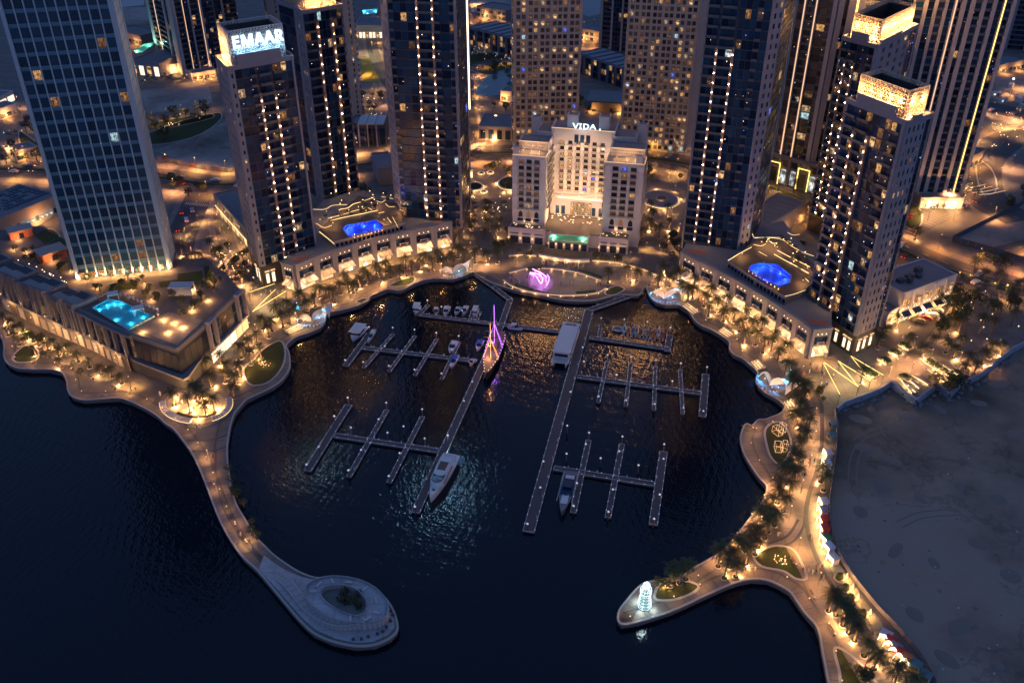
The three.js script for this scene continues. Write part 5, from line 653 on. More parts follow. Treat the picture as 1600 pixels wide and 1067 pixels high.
boat('tall_ship', 'two-masted tall ship strung with violet and amber lights', [779, 530], [759, 597], 6, (g, L, B) => {
  const h = hullGeo(L, B, 2.6, { pow: .6 }); part('hull', h.hull, std(.05, .035, .03, .6), g); part('deck', h.deck, std(.2, .14, .11, .8), g); part('bowsprit', new MB().bar(V(L * .45, 3.2, 0), V(L * .66, 4.3, 0), .13, 5, .07).geo(), M.wood, g); part('deck_house', new MB().box(-L * .2, 2.5, 0, L * .2, 1.5, B * .4).geo(), M.wood, g); part('stern_castle', new MB().box(-L * .42, 2.5, 0, L * .12, 1, B * .75).geo(), M.wood, g);
  [[L * .12, 17, M.amber, 'amber'], [-L * .18, 19, M.purple, 'violet']].forEach(([x, H, mat], k) => { const m = part('mast', new MB().bar(V(x, 2.4, 0), V(x, H, 0), .2, 6, .08).geo(), M.wood, g); for (const t of [.45, .65]) part('yard', new MB().bar(V(x, H * t, -B * (.75 - t * .5)), V(x, H * t, B * (.75 - t * .5)), .1, 5).geo(), M.wood, g); const s = new MB(); s.bar(V(x + .22, 3, 0), V(x + .1, H, 0), .05, 4); for (const z of [-1, 1]) for (const q of [-.8, 0, .8]) s.bar(V(x + q, 2.8, z * B * .45), V(x, H * .62, 0), .02, 3); part('rigging_lights', s.geo(), mat, g); for (const v of [4, 8, 12]) pointLight(g, V(x, v, .6), k ? [.4, .15, 1] : [1, .42, .12], 7, .2); });
  const st = new MB().bar(V(L * .64, 4.2, 0), V(L * .12, 17, 0), .03, 3).bar(V(L * .12, 17, 0), V(-L * .18, 19, 0), .03, 3).bar(V(-L * .18, 19, 0), V(-L * .47, 3.4, 0), .03, 3); part('stay', st.geo(), M.metal, g);
  for (let k = 0; k < 26; k++) { const t = k / 25, s = k % 2 ? 1 : -1, b = part('rail_light', drop, t > .62 ? M.dot : t > .3 ? M.purple : M.magenta, g); b.position.set((t - .48) * L * .9, 3 + (t > .6 ? (t - .6) * 1.8 : 0), s * h.prof(Math.min(.96, t)) * .96); b.scale.setScalar(.13); }
}, 'sailing ship');
const small = (label, s, b, B, kind, top = M.hull) => boat('small_boat', label, s, b, B, (g, L) => {
  const h = hullGeo(L, B, 1, { pow: .7 }); part('hull', h.hull, M.hull, g); part('deck', h.deck, kind === 'rib' ? M.grey : M.hull, g);
  if (kind === 'cat') { part('cabin', rounded(L * .6, B * .8, 1, 2.6, -L * .04, .3, .95), M.hull, g); part('roof', new MB().box(-L * .06, 2.7, 0, L * .66, .14, B * .86).geo(), M.fabricWhite, g); part('window', new MB().box(L * .06, 1.7, 0, L * .44, .5, B * .83).geo(), M.glass[0], g); }
  else { part('windscreen', rounded(L * .22, B * .7, 1, 1.7, L * .06, .8, .8), M.glass[1], g); part('console', new MB().box(-L * .06, 1, 0, L * .14, .8, B * .34).geo(), top, g); part('seat', new MB().box(-L * .28, .98, 0, L * .14, .45, B * .6).geo(), kind === 'blue' ? tileBlue : M.fabricWhite, g); if (kind !== 'open') part('canopy', new MB().box(-L * .1, 2, 0, L * .34, .08, B * .74).box(-L * .24, 1, B * .3, .06, 1, .06).box(-L * .24, 1, -B * .3, .06, 1, .06).geo(), kind === 'blue' ? std(.05, .12, .4, .6) : M.fabricWhite, g); part('outboard', new MB().box(-L * .52, .5, 0, .4, 1, .4).geo(), M.dark, g); }
});
small('white catamaran boat at the outer end of the upper left finger row', [567, 513], [550, 535], 5, 'cat'); small('narrow lilac-white boat beside the outer upper left finger', [585, 518], [574, 538], 1.8, 'open'); small('white speedboat at the innermost upper left finger', [712, 536], [702, 553], 3, 'open'); small('blue and white boat at the pier beside the tall ship', [752, 535], [745, 550], 2.6, 'blue'); small('white boat with blue canopy below the upper left cross pier', [714, 558], [704, 577], 2.4, 'blue'); small('small tender at the corner of the left pier trunk', [739, 565], [734, 573], 1.8, 'open');
[[653, 481, 649, 494, 3, 'cat', 'cabin boat at the far left end of the top pier'], [700, 482, 694, 496, 2.6, 'canopy', 'canopied boat on the top pier, right of the red one'], [718, 483, 711, 494, 2.4, 'open', 'open boat in the middle of the top pier'], [729, 481, 723, 495, 2.2, 'open', 'slim open boat beside the short top finger'], [745, 486, 740, 498, 2.2, 'cat', 'small cabin boat at the right end of the top pier'], [683, 485, 680, 494, 2, 'rib', 'low grey boat left on the top pier']].forEach(([a, b, c, d, B, k, l]) => small(l, [a, b], [c, d], B, k)); small('low white pontoon boat under the cross pier left of the ferry', [794, 512], [817, 516], 2, 'rib');
// kayaks and jet skis on the dock
[[976, 515, M.hull, 'white'], [982.5, 517, M.orange, 'bright orange'], [989, 517.5, M.mauve, 'pale pink'], [994.6, 518, M.pontoon, 'grey'], [1001.6, 519, M.wood, 'slim brown'], [1007, 520, M.navy, 'navy blue'], [1012, 521, M.mauve, 'lilac'], [1018.5, 522, std(.55, .2, .04, .5), 'amber'], [1024.5, 523, M.orange, 'orange'], [1029.5, 520, M.hull, 'long white'], [1037, 524, M.red, 'dark red']].forEach(([x, y, mat, col], i) => { const a = G(x - 1.2, y + 7, WY), b = G(x + 1.2, y - 7, WY), L = a.distanceTo(b), g = thing('jet_ski', `${col} jet ski, ${nth(i)} from the left on the kayak dock`, 'jet ski', a.clone().lerp(b, .5), Math.atan2(-(b.z - a.z), b.x - a.x), 'jet skis on the right pier dock'), h = hullGeo(L, 1.3, .8, { pow: .7 }); part('hull', h.hull, mat, g); part('deck', h.deck, mat, g); part('seat', new MB().box(-L * .14, .78, 0, L * .34, .35, .42).geo(), M.dark, g); part('handlebar', new MB().box(L * .1, .8, 0, .3, .5, .3).box(L * .08, 1.3, 0, .1, .08, .9).geo(), M.hull, g); part('cradle', new MB().box(-L * .62, .3, 0, L * .3, .25, .5).geo(), M.pontoon, g); });
{ const p = G(966, 514, WY + .4), o = solo('inflatable_raft', 'round inflatable raft with rope net left of the jet skis', 'raft', new THREE.TorusGeometry(1.7, .35, 6, 18), M.pontoon, undefined, p); o.rotation.x = Math.PI / 2; const n = new MB(); for (let k = -3; k <= 3; k++) n.box(k * .45, -.05, 0, .07, .06, 3).box(0, -.02, k * .45, 3, .06, .07); const q = part('net', n.geo(), M.pontoon, o); q.rotation.x = -Math.PI / 2; }

function spotAt(parent, p, to, rgb, cd, angle) { const l = new THREE.SpotLight(0xffffff, cd * LK, 0, angle, .5); l.color.setRGB(...rgb); l.position.copy(p); l.target.position.copy(to); l.castShadow = true; l.shadow.radius = 6; l.name = 'spot_glow'; parent.add(l, l.target); return l; }
// ---------- lighthouse of light ----------
{
  const p = G(1007, 947), g = thing('lighthouse', 'glowing white lattice lighthouse on the tip of the right spit', 'lighthouse', p), n = 8, ring = (r, y) => [...Array(n)].map((_, k) => V(Math.cos(k / n * 6.2832 + .39) * r, y, Math.sin(k / n * 6.2832 + .39) * r)), tower = new MB(), gal = new MB(), lan = new MB(), base = new MB();
  const lv = [[2.35, .3], [2.2, 1.4], [2.05, 2.5], [1.9, 3.6], [1.78, 4.5], [1.68, 5.3]]; lv.forEach(([r, y], i) => { const a = ring(r, y); for (let k = 0; k < n; k++) { tower.bar(a[k], a[(k + 1) % n], .035, 4); if (i < 5) { const b = ring(...lv[i + 1]); tower.bar(a[k], b[k], .05, 4).bar(a[k], b[(k + 1) % n], .022, 3).bar(a[(k + 1) % n], b[k], .022, 3); } } });
  base.prism(ring(2.5, 0), 0, .3); { const a = ring(1.95, 5.4), b = ring(1.95, 6.6); for (let k = 0; k < n; k++) gal.bar(a[k], a[(k + 1) % n], .06, 4).bar(b[k], b[(k + 1) % n], .06, 4).bar(a[k], b[k], .04, 4).bar(a[k], b[(k + 1) % n], .025, 3); }
  const a = ring(1.15, 5.4), b = ring(1.15, 8.3), top = V(0, 9.5, 0); for (let k = 0; k < n; k++) lan.bar(a[k], b[k], .05, 4).bar(b[k], b[(k + 1) % n], .07, 4).bar(b[k], top, .05, 4).bar(a[k], b[(k + 1) % n], .03, 3);
  const body = new MB(); for (let k = 0; k < n; k++) { const q = ring(1.9, .3), r = ring(1.3, 5.3); body.quad(q[k], q[(k + 1) % n], r[(k + 1) % n], r[k], 1, 6); } g.scale.set(.72, .88, .72); part('base', base.geo(), M.dark, g); part('screen', body.geo(), std(.10, .12, .12, .9), g); part('tower_frame', tower.geo(), M.ghost, g); part('gallery', gal.geo(), M.ghost, g); part('lantern', lan.geo(), M.signWhite, g);
  const lens = part('lens', ball, M.signWhite, g); lens.position.y = 7.4; lens.scale.setScalar(.5); pointLight(g, V(0, 7.4, 0), [.7, .95, 1], 20, .45); for (let k = 0; k < 4; k++) pointLight(g, V(Math.cos(k * 1.57 + .6) * 3.2, 1.2, Math.sin(k * 1.57 + .6) * 3.2), [.7, .95, 1], 2.2, .3);
}
// ---------- viewing ring on the left island ----------
{
  const out = smooth(P([478,922,484,912,500,905,520,902,545,904,570,911,592,925,606,945,606,960,597,970,575,975,545,974,515,967,492,952,480,937], 2.2), 3, true), inn = smooth(P([501,927,508,919,525,916,545,918,562,927,572,941,570,957,558,964,540,960,520,950,506,939], 2.2), 3, true), c = out.reduce((s, q) => s.add(q), V(0, 0, 0)).multiplyScalar(1 / out.length).setY(0);
  const g = thing('viewing_deck', 'raised oval viewing ring with dark planted court on the left island', 'viewing deck', c), d = new MB().prism(out, .02, 2.2, [inn]), rail = new MB(), m = M.concrete = std(.52, .53, .56, .8, { map: mapPave }); LOCAL(d, c).build('ring', m, g);
  const cl = [...out, out[0]], ci = [...inn, inn[0]]; rail.strip(cl, .25, 2.8).sides(cl, 2.2, 2.8, false); LOCAL(rail, c).build('parapet', m, g); const r2 = new MB().strip(ci, .2, 2.8).sides(ci, 2.2, 2.8, false); LOCAL(r2, c).build('parapet', m, g);
  const co = new MB().poly(inn, 1.1); LOCAL(co, c).build('court', std(.20, .20, .18, 1, { map: mapSand }), g); const ramp = smooth(P([427, 896, 450, 915, 482, 955, 515, 977, 545, 982, 575, 975]), 4), rm = new MB(), lip = new MB(), e = offset(ramp, 1.1), h = offset(ramp, -1.1); ramp.forEach((q, k) => { const y = .05 + 2.1 * k / (ramp.length - 1); e[k].y = h[k].y = y; }); for (let k = 1; k < ramp.length; k++) { rm.quad(e[k - 1], e[k], h[k], h[k - 1], 2, 2); for (const s of [e, h]) { const A = s[k - 1], B = s[k]; rm.quad(V(A.x, 0, A.z), V(B.x, 0, B.z), B, A, 2, 1); lip.bar(V(A.x, A.y + .45, A.z), V(B.x, B.y + .45, B.z), .12, 4); } } LOCAL(rm, c).build('ramp', m, g); LOCAL(lip, c).build('handrail', M.white, g);
  for (let k = 0; k < 9; k++) { const q = out[k * 4 % out.length].clone().lerp(inn[k * 3 % inn.length], .5).sub(c), b = part('bench', new MB().box(0, 2.2, 0, 1.8, .45, .5, k).geo(), M.white, g); b.position.set(q.x, 0, q.z); }
  const sg = new THREE.BoxGeometry(.6, .5, .6); sg.deleteAttribute('normal'); along(smooth(P([548, 999, 575, 997, 596, 989, 608, 976, 612, 960, 606, 944]), 4), 1.7).forEach(({ p }, i) => solo('stone_block', `small dark stone block, ${nth(i)} from the bottom along the rim of the left island`, 'stone block', sg, M.dark, 'stone blocks on the left island', V(p.x + rr(-.3, .3), .3, p.z + rr(-.3, .3)), rnd()));
  for (const a of [[437, 905, 460, 925, 480, 958, 515, 985, 550, 992, 585, 985], [418, 885, 445, 900, 475, 905]]) struct('paving_line', new MB().strip(smooth(P(a), 4), .4, .085).geo(), M.kerb);
  const py = G(570, 985), pl = solo('light_column', 'thin pale column on the island plaza below the viewing ring', 'column', new MB().box(0, 0, 0, .25, 4.2, .25).geo(), M.white, undefined, py);
  struct('island_paving', new MB().poly(P([412, 868, 428, 880, 447, 892, 472, 902, 496, 907, 516, 905, 545, 909, 573, 918, 594, 933, 607, 948, 615, 966, 616, 981, 606, 992, 583, 1003, 555, 1005, 524, 998, 494, 985, 473, 967, 457, 949, 432, 920, 404, 890]), .07).geo(), M.concrete);
}
// ---------- sail canopies ----------
function canopy(label, x, y, turn, s) {
  const p = G(x, y), g = thing('sail_canopy', label, 'canopy', p, turn); const mem = std(.62, .66, .7, .8);
  const wing = (dir, R, H, tip) => { const n = 10, gm = new MB(), at = (u, v) => { const a = V(dir * R * .95 + R * Math.cos(v * Math.PI), H * Math.sin(v * Math.PI), 0), q = a.lerp(tip, u); q.y += .9 * Math.sin(u * Math.PI) * Math.sin(v * Math.PI) * -.6 + .12 * Math.abs(Math.sin(v * Math.PI * 3)) * (1 - u); q.z -= Math.sin(v * Math.PI) * .8 * (1 - u); return q.multiplyScalar(s); }; for (let i = 0; i < n; i++) for (let j = 0; j < n; j++) gm.quad(at(i / n, j / n), at((i + 1) / n, j / n), at((i + 1) / n, (j + 1) / n), at(i / n, (j + 1) / n), 1, 1); return gm.geo(); };
  part('sail', wing(-1, 2, 2.4, V(-4.2, .5, -2.6)), mem, g); part('sail', wing(1, 2.5, 3, V(6.4, 3.2, -3.4)), mem, g); const po = new MB().bar(V(6.4 * s, 0, -3.4 * s), V(6.4 * s, 3.2 * s, -3.4 * s), .12, 6).bar(V(-4.2 * s, 0, -2.6 * s), V(-4.2 * s, .5 * s, -2.6 * s), .12, 6).bar(V(0, 0, .2), V(0, 1.2 * s, 0), .1, 6); part('mast', po.geo(), M.metal, g);
  const seat = new MB(); for (let k = 0; k < 9; k++) { const a = k / 8 * 2.4 + .35; seat.box(Math.cos(a) * 3.4 * s, 0, Math.sin(a) * 2.6 * s, 1, .45, .5, -a); } part('bench', seat.geo(), M.white, g);
  for (const d of [-1, 1]) { const b = part('blue_lamp', drop, M.lightBlue, g); b.position.set(d * 3.2 * s, 5.4 * s, -2.6 * s); b.scale.setScalar(.16); spotAt(g, b.position.clone(), V(d * 2.7 * s, 1.4 * s, -1.1 * s), [.02, .36, 1], 190 * s * s, .45); lampOn(g, V(d * 2.2 * s, .7, -.6 * s), .7 * s, [1, .6, .28]); }
}
canopy('blue lit sail canopy at the left end of the promenade', 487, 503, .35, 1.3); canopy('pale unlit-looking sail canopy below the left arcade', 707, 428, .15, 1.2); canopy('blue lit sail canopy beside the right pier gangway', 1038, 467, -.25, 1.35); canopy('blue lit sail canopy at the right promenade bend', 1203, 602, -1.0, 1.35);
// ---------- fountain plaza ----------
{
  const ring = smooth(P([797,429,825,422,870,423,910,429,948,443,944,450,930,456,880,460,830,454,800,445,790,437]), 4, true); struct('fountain_plaza', new MB().poly(ring, .05).geo(), std(.24, .20, .17, .5, { map: mapPave }));
  const wall = (label, a, w, h, mat, lit) => { const p = smooth(P(a), 5), c = p[0].clone(), g = thing('curved_wall', label, 'wall', c), m = new MB(), e = offset(p, w / 2), f = offset(p, -w / 2); m.strip(p, w, h).sides(e, 0, h, false).sides(f, 0, h, false); LOCAL(m, c).build('wall', mat, g); if (lit) { const sg = p[p.length - 1].x > p[0].x ? 1 : -1, l = new MB().path(offset(p, sg * (w / 2 + .12)).map((q) => V(q.x, h * .55, q.z)), .06, 4); LOCAL(l, c).build('light_strip', M.ledSoft, g); along(offset(p, sg * (w / 2 + .9)), 5).forEach(({ p: q }) => lampOn(g, V(q.x, .5, q.z).sub(c), lit)); } return g; };
  wall('bright lit curved white wall behind the fountain plaza', [843,401,862,405,882,408,902,409.5,921,409], 1.3, 1.3, M.white, 4); wall('lit curved bench along the back of the fountain plaza', [795,427,825,420,868,421,905,427,940,439], .9, .6, M.stone, 2); wall('lit curved bench along the front of the fountain plaza', [788,438,800,447,830,456.5,880,462,930,458.5,946,451], .8, .6, M.stone, 2); wall('lit low wall right of the bright curved wall', [925,408,960,411,1000,420,1030,432,1050,440], .7, .7, M.stone, 3); wall('lit low wall left of the bright curved wall', [838,401,815,399,795,401], .7, .7, M.stone, 4);
  for (const [a, l] of [[[824,421.5,835,420.5,846,420.5], 'at the back left'], [[905,425,930,432,938,436], 'at the back right'], [[804,447,820,452,832,455], 'at the front left'], [[900,460,915,459,930,457], 'at the front right']]) { const p = smooth(P(a), 3), c = p[0].clone(), m = new MB().strip(p, 1.4, .9).sides(offset(p, .7), 0, .9, false).sides(offset(p, -.7), 0, .9, false); LOCAL(m, c); solo('hedge_planter', 'dark hedge planter of the fountain plaza ' + l, 'planter', m.geo(), M.leaf2, undefined, c); }
  const c = G(842, 437), g = thing('light_fountain', 'violet and pink light fountain on the plaza', 'fountain', c), arcs = [[[827,428,833,429,838,432,841,437,845,443], 1.0], [[828,426,836,427,844,430,848,436,846,443], 1.6], [[855,429,858,434,857,440,854,446], 1.2], [[832,420,840,424,848,428,854,433], 1.4]];
  arcs.forEach(([a, h], k) => { const p = smooth(P(a, h), 4), m = new MB().path(p, .14, 5); LOCAL(m, c).build('light_arc', k % 2 ? M.magenta : M.purple, g); }); const jets = new MB(); for (let k = 0; k < 12; k++) { const p = G(829 + k * 2.3, 429 + k * .9 + (k % 3) * 2); jets.bar(V(p.x, .1, p.z), V(p.x, 1.2 + (k % 4) * .6, p.z), .06, 4); } LOCAL(jets, c).build('jet', M.magenta, g); for (const [x, y] of [[832, 430], [843, 437], [854, 436], [847, 442]]) pointLight(g, G(x, y, 1.6).sub(c), [.75, .25, 1], 4, .3);
}
// ---------- lit rings and round beds ----------
function ringBed(label, x, y, rx, ry, mat, cd) { const p = G(x, y), r = Math.abs(G(x + rx, y).x - p.x), rz = Math.abs(G(x, y + ry).z - G(x, y - ry).z) / 2, pts = [...Array(28)].map((_, k) => V(p.x + Math.cos(k / 28 * 6.2832) * r, 0, p.z + Math.sin(k / 28 * 6.2832) * rz)), g = thing('round_planter', label, 'planter', p), m = new MB().strip([...pts, pts[0]], .7, .6).sides(offset([...pts, pts[0]], .35), 0, .6, false); LOCAL(m, p).build('rim', M.white, g); const d = new MB().poly(pts, .3); LOCAL(d, p).build('bed', mat, g); const l = new MB().path([...pts, pts[0]].map((q) => V(p.x + (q.x - p.x) * (1 + .6 / r), .25, p.z + (q.z - p.z) * (1 + .6 / rz))), .08, 4); LOCAL(l, p).build('light_ring', M.led, g); if (cd) for (let k = 0; k < 4; k++) { const q = pts[k * 7]; lampOn(g, V((q.x - p.x) * 1.2, .5, (q.z - p.z) * 1.2), cd); } return g; }
ringBed('lit round planter left of the hotel forecourt', 742, 292, 12, 6, M.bed, 7); ringBed('large lit round garden left of the hotel', 797, 287, 18, 10, M.lawn, 16); ringBed('large lit round play court right of the hotel', 1032, 312, 27, 13, std(.2, .19, .2, .7), 22); { const p = G(1034, 313), g = thing('play_mound', 'round pale play mound in the lit court right of the hotel', 'mound', p); const m = part('drum', new THREE.CylinderGeometry(2.6, 2.9, 1.2, 20), M.beige, g); m.position.y = .6; const t = part('top', new THREE.CylinderGeometry(2.2, 2.2, .1, 20), M.brown, g); t.position.y = 1.26; }
[[734,306,.9],[752,271,1.1],[766,270,1],[756,300,1]].forEach(([x, y], i) => ringBed(`small lit tree ring, ${nth(i)} of those left of the hotel`, x, y, 3.4, 2, M.bed, 5));
// round plaza at the root of the left spit
{ const c = G(306, 632), el = (rx, ry, x = 306, y = 630) => [...Array(36)].map((_, k) => G(x + Math.cos(k / 36 * 6.2832) * rx, y + Math.sin(k / 36 * 6.2832) * ry)); struct('plaza_ring', new MB().poly(el(56, 33), .06).geo(), M.walk); struct('plaza_disc', new MB().poly(el(46, 24, 307, 632), .085).geo(), std(.42, .37, .31, .7, { map: mapPave })); for (const [a0, a1, l] of [[1.7, 3.2, 'left'], [-.25, 1.1, 'right']]) { const p = []; for (let k = 0; k <= 14; k++) { const a = a0 + (a1 - a0) * k / 14; p.push(G(306 + Math.cos(a) * 52, 630 + Math.sin(a) * 29)); } const o = p[0].clone(), g = thing('curved_bench', `curved slatted bench on the ${l} side of the round plaza`, 'bench', o), m = new MB(); for (let k = 0; k < p.length - 1; k++) { const f = new Face(p[k], p[k + 1]); m.on(f, .12, f.len - .12, .1, .6, -.9, .9); } LOCAL(m, o).build('slats', M.white, g); const l2 = new MB().path(offset(p, -1.1).map((q) => V(q.x, .15, q.z)), .06, 4); LOCAL(l2, o).build('light_strip', M.led, g); } for (const [x, y, cd] of [[295, 640, 34], [318, 625, 30], [340, 640, 26], [275, 622, 22], [310, 655, 26]]) lamps.push([G(x, y), cd, 0]); for (const [a, b] of [[el(40, 20, 307, 633), 1]]) struct('planting_ring', new MB().strip(a.slice(4, 15), 1.1, .35).geo(), M.bed); }

// ---------- string lights, planters and lit benches on the right plaza ----------
const strings = (where, list, h) => { const posts = new Map(); list.forEach(([x0, y0, x1, y1], i) => { const a = G(x0, y0, h), b = G(x1, y1, h), c = a.clone(), m = new MB().bar(a, b, .075, 4); LOCAL(m, c); solo('string_light', `straight line of yellow light over the ${where}, ${nth(i)} from the left`, 'string light', m.geo(), M.ledYellow, undefined, c); pointLight(scene, a.clone().lerp(b, .5).add(V(0, -.3, 0)), [1, .7, .3], 9, .3, 'string_glow'); for (const p of [a, b]) posts.set(Math.round(p.x) + ',' + Math.round(p.z), p); }); let n = 0; for (const p of posts.values()) solo('light_mast', `thin mast holding the yellow light lines of the ${where}, ${nth(n++)} from the left`, 'mast', new MB().bar(V(0, 0, 0), V(0, h, 0), .09, 5).geo(), M.dark, undefined, V(p.x, 0, p.z)); };
strings('right plaza', [[1287,567,1313,616],[1288,566,1342,604],[1310,564,1342,604],[1310,564,1361,595],[1330,556,1361,595],[1330,556,1381,586]], 4.2); strings('left square', [[388,457,429,443],[394,487,430,452],[394,487,446,455]], 4.2);
const barAt = (a, b) => { const p = G(...a), q = G(...b), f = new Face(p, q); return { f, c: p.clone().lerp(q, .5) }; };
[[1409,592,1428,616],[1413,594,1434,614],[1418,590,1439,608],[1426,586,1453,602],[1451,577,1478,598],[1458,575,1489,589],[1476,571,1503,589]].forEach(([x0, y0, x1, y1], i) => { const { f, c } = barAt([x0, y0], [x1, y1]), g = thing('lit_bench', `long stone bench with light line, ${nth(i)} from the left by the block wall`, 'bench', c, 0, 'lit benches by the block wall'), m = new MB().on(f, 0, f.len, 0, .5, -.5, .5), l = new MB().on(f, .2, f.len - .2, .15, .28, .5, .58); LOCAL(m, c).build('seat', M.stone, g); LOCAL(l, c).build('light_strip', M.led, g); lampOn(g, f.at(f.len * .5, .5, 1).sub(c), 5); lampOn(g, f.at(f.len * .85, .5, 1).sub(c), 4); });
[[1346,577,1369,592],[1375,560,1390,570],[1392,549,1408,558],[1407,538,1424,547],[1405,588,1422,596],[1448,564,1478,584]].forEach(([x0, y0, x1, y1], i) => { const { f, c } = barAt([x0, y0], [x1, y1]), g = thing('planter', `rectangular planter with dark hedge and lit edge, ${nth(i)} from the left on the right plaza`, 'planter', c, 0, 'planters on the right plaza'), m = new MB().on(f, 0, f.len, 0, .8, -1.3, 1.3), h = new MB(); for (let k = 0; k < 60; k++) { const u = rr(.3, f.len - .3), n = rr(-1.1, 1.1), s = rr(.25, .5); h.on(f, u - s / 2, u + s / 2, .75, 1 + rr(0, .6), n - s / 2, n + s / 2); } LOCAL(m, c).build('box', M.stone, g); LOCAL(h, c).build('hedge', M.leaf2, g).userData.kind = 'stuff'; const l = new MB().on(f, .1, f.len - .1, .1, .2, 1.3, 1.38); LOCAL(l, c).build('light_strip', M.led, g); lampOn(g, f.at(f.len * .6, .4, 2).sub(c), 10); });
// ---------- steps down to the water with light lines ----------
[[452,523,474,513,'at the left sail canopy'],[1066,478,1084,492,'right of the gangway canopy'],[1122,517,1138,528,'in the middle of the right promenade'],[1173,566,1184,578,'above the right bend canopy'],[1224,628,1232,640,'below the right bend canopy']].forEach(([x0, y0, x1, y1, l]) => { const { f, c } = barAt([x0, y0], [x1, y1]), s = x0 < 700 ? -1 : -1, g = thing('water_steps', 'stone steps with light lines ' + l, 'steps', c), m = new MB(), e = new MB(); for (let k = 0; k < 3; k++) { m.on(f, 0, f.len, 0, .9 - k * .28, -3 + k * .9, -2.1 + k * .9); e.on(f, .2, f.len - .2, .78 - k * .28, .86 - k * .28, -2.09 + k * .9, -2.02 + k * .9); } LOCAL(m, c).build('step', M.stone, g); LOCAL(e, c).build('light_strip', M.led, g); lampOn(g, f.at(f.len / 2, 1.4, -1.2).sub(c), 7); });
// ---------- light sculptures on the lawns ----------
[[1218, 676, .5], [1220, 703, -.1]].forEach(([x, y, t], i) => { const p = G(x, y), g = thing('box_sculpture', `amber outlined box sculpture on the round terrace lawn, ${i ? 'lower' : 'upper'} one`, 'light sculpture', p, t), m = new MB(), b = (w, d, h, ox) => { for (const sx of [-1, 1]) for (const sz of [-1, 1]) m.bar(V(ox + sx * w, .1, sz * d), V(ox + sx * w, h, sz * d), .035, 4); for (const y2 of [.1, h]) for (const s of [-1, 1]) m.bar(V(ox - w, y2, s * d), V(ox + w, y2, s * d), .035, 4).bar(V(ox + s * w, y2, -d), V(ox + s * w, y2, d), .035, 4); }; b(.9, 1.4, 2.2, -.8); b(.6, .9, 3, 1.1); part('outline', m.geo(), M.ledSoft, g); pointLight(g, V(0, 1.2, 0), AMBER, 2, .2); });
[[413, 572, 'red and amber', 26, 'left promenade lawn'], [1221, 876, 'pale amber', 22, 'lower right lawn']].forEach(([x, y, col, n, where]) => { const p = G(x, y), g = thing('light_balls', `cluster of ${col} glowing balls on the ${where}`, 'light sculpture', p); for (let k = 0; k < n; k++) { const b = part('glow_ball', ball, k % 3 ? M.speck[2] : col[0] === 'r' ? M.redTail : M.speck[0], g), a = rnd() * 6.28, r = 2.1 * Math.sqrt(rnd()); b.position.set(Math.cos(a) * r, .3 + (col[0] === 'r' ? 1.8 : .5) * rnd(), Math.sin(a) * r); b.scale.setScalar(rr(.08, .15)); } pointLight(g, V(0, 2.4, .3), [1, .45, .15], 5, .3); });

// ---------- stalls with neon outlines along the right strip ----------
[[1301, 668, 'teal', 0], [1299, 686, 'teal', 0], [1294, 714, 'white', 1], [1292, 730, 'blue-white', 1], [1287, 790, 'white', 1], [1286, 803, 'grey', 1], [1287, 818, 'red', 2], [1288, 831, 'red', 2], [1291, 847, 'green', 1], [1295, 860, 'blue-white', 1], [1302, 878, 'white', 1], [1383, 998, 'white', 2], [1391, 1008, 'red', 2], [1398, 1018, 'grey', 2], [1407, 1027, 'red', 2], [1416, 1035, 'orange', 2], [1430, 1045, 'teal', 0], [1445, 1062, 'teal', 0]].forEach(([x, y, col, neon], i) => {
  const p = G(x, y), turn = y > 880 ? .85 : y > 840 ? .35 : .05, g = thing('market_stall', `${col} market stall, ${nth(i)} from the top along the right strip`, 'stall', p, turn, 'market stalls along the sand lot'), mt = { teal: M.teal, white: M.white, 'blue-white': std(.4, .47, .6, .7), red: M.red, green: std(.05, .16, .07, .8), grey: M.mauve, orange: std(.5, .16, .04, .7) }[col];
  part('body', new MB().box(0, 0, 0, 2.2, 2.3, 3).geo(), mt, g); part('roof', new MB().hex([V(-1.3, 2.3, 1.7), V(1.3, 2.5, 1.7), V(-1.3, 2.4, 1.7), V(1.3, 2.7, 1.7), V(-1.3, 2.3, -1.7), V(1.3, 2.5, -1.7), V(-1.3, 2.4, -1.7), V(1.3, 2.7, -1.7)].map((v, k, a) => a[(k + 4) % 8]), 2, 1, 1).geo(), mt, g); part('counter', new MB().box(-1.25, 0, 0, .5, 1, 2.4).geo(), M.wood, g); part('hatch', new MB().box(-1.12, 1, 0, .05, 1.1, 2.2).geo(), neon ? M.shopWhite : M.glass[0], g);
  if (neon) { const m = new MB(), a = []; for (let k = 0; k <= 8; k++) { const t = k / 8; a.push(neon === 2 ? V(-1.9, .3 + 3.1 * Math.pow(Math.sin(t * Math.PI), .6), -1.4 + 2.8 * t) : V(-1.6, k === 0 || k === 8 ? .2 : 2.9, -1.5 + 3 * Math.min(1, Math.max(0, (t - .12) / .76)))); } m.path(a, .09, 4); part('neon_outline', m.geo(), M.neon, g); pointLight(g, V(-2.2, 1.6, 0), [1, .58, .2], 8, .2); } g.scale.setScalar(.78);
});
struct('play_paving', new MB().poly(P([1294,878,1304,872,1330,905,1352,940,1375,968,1384,985,1368,992,1345,972,1322,940]), .1).geo(), std(.36, .35, .24, .8, { map: mapPave }));
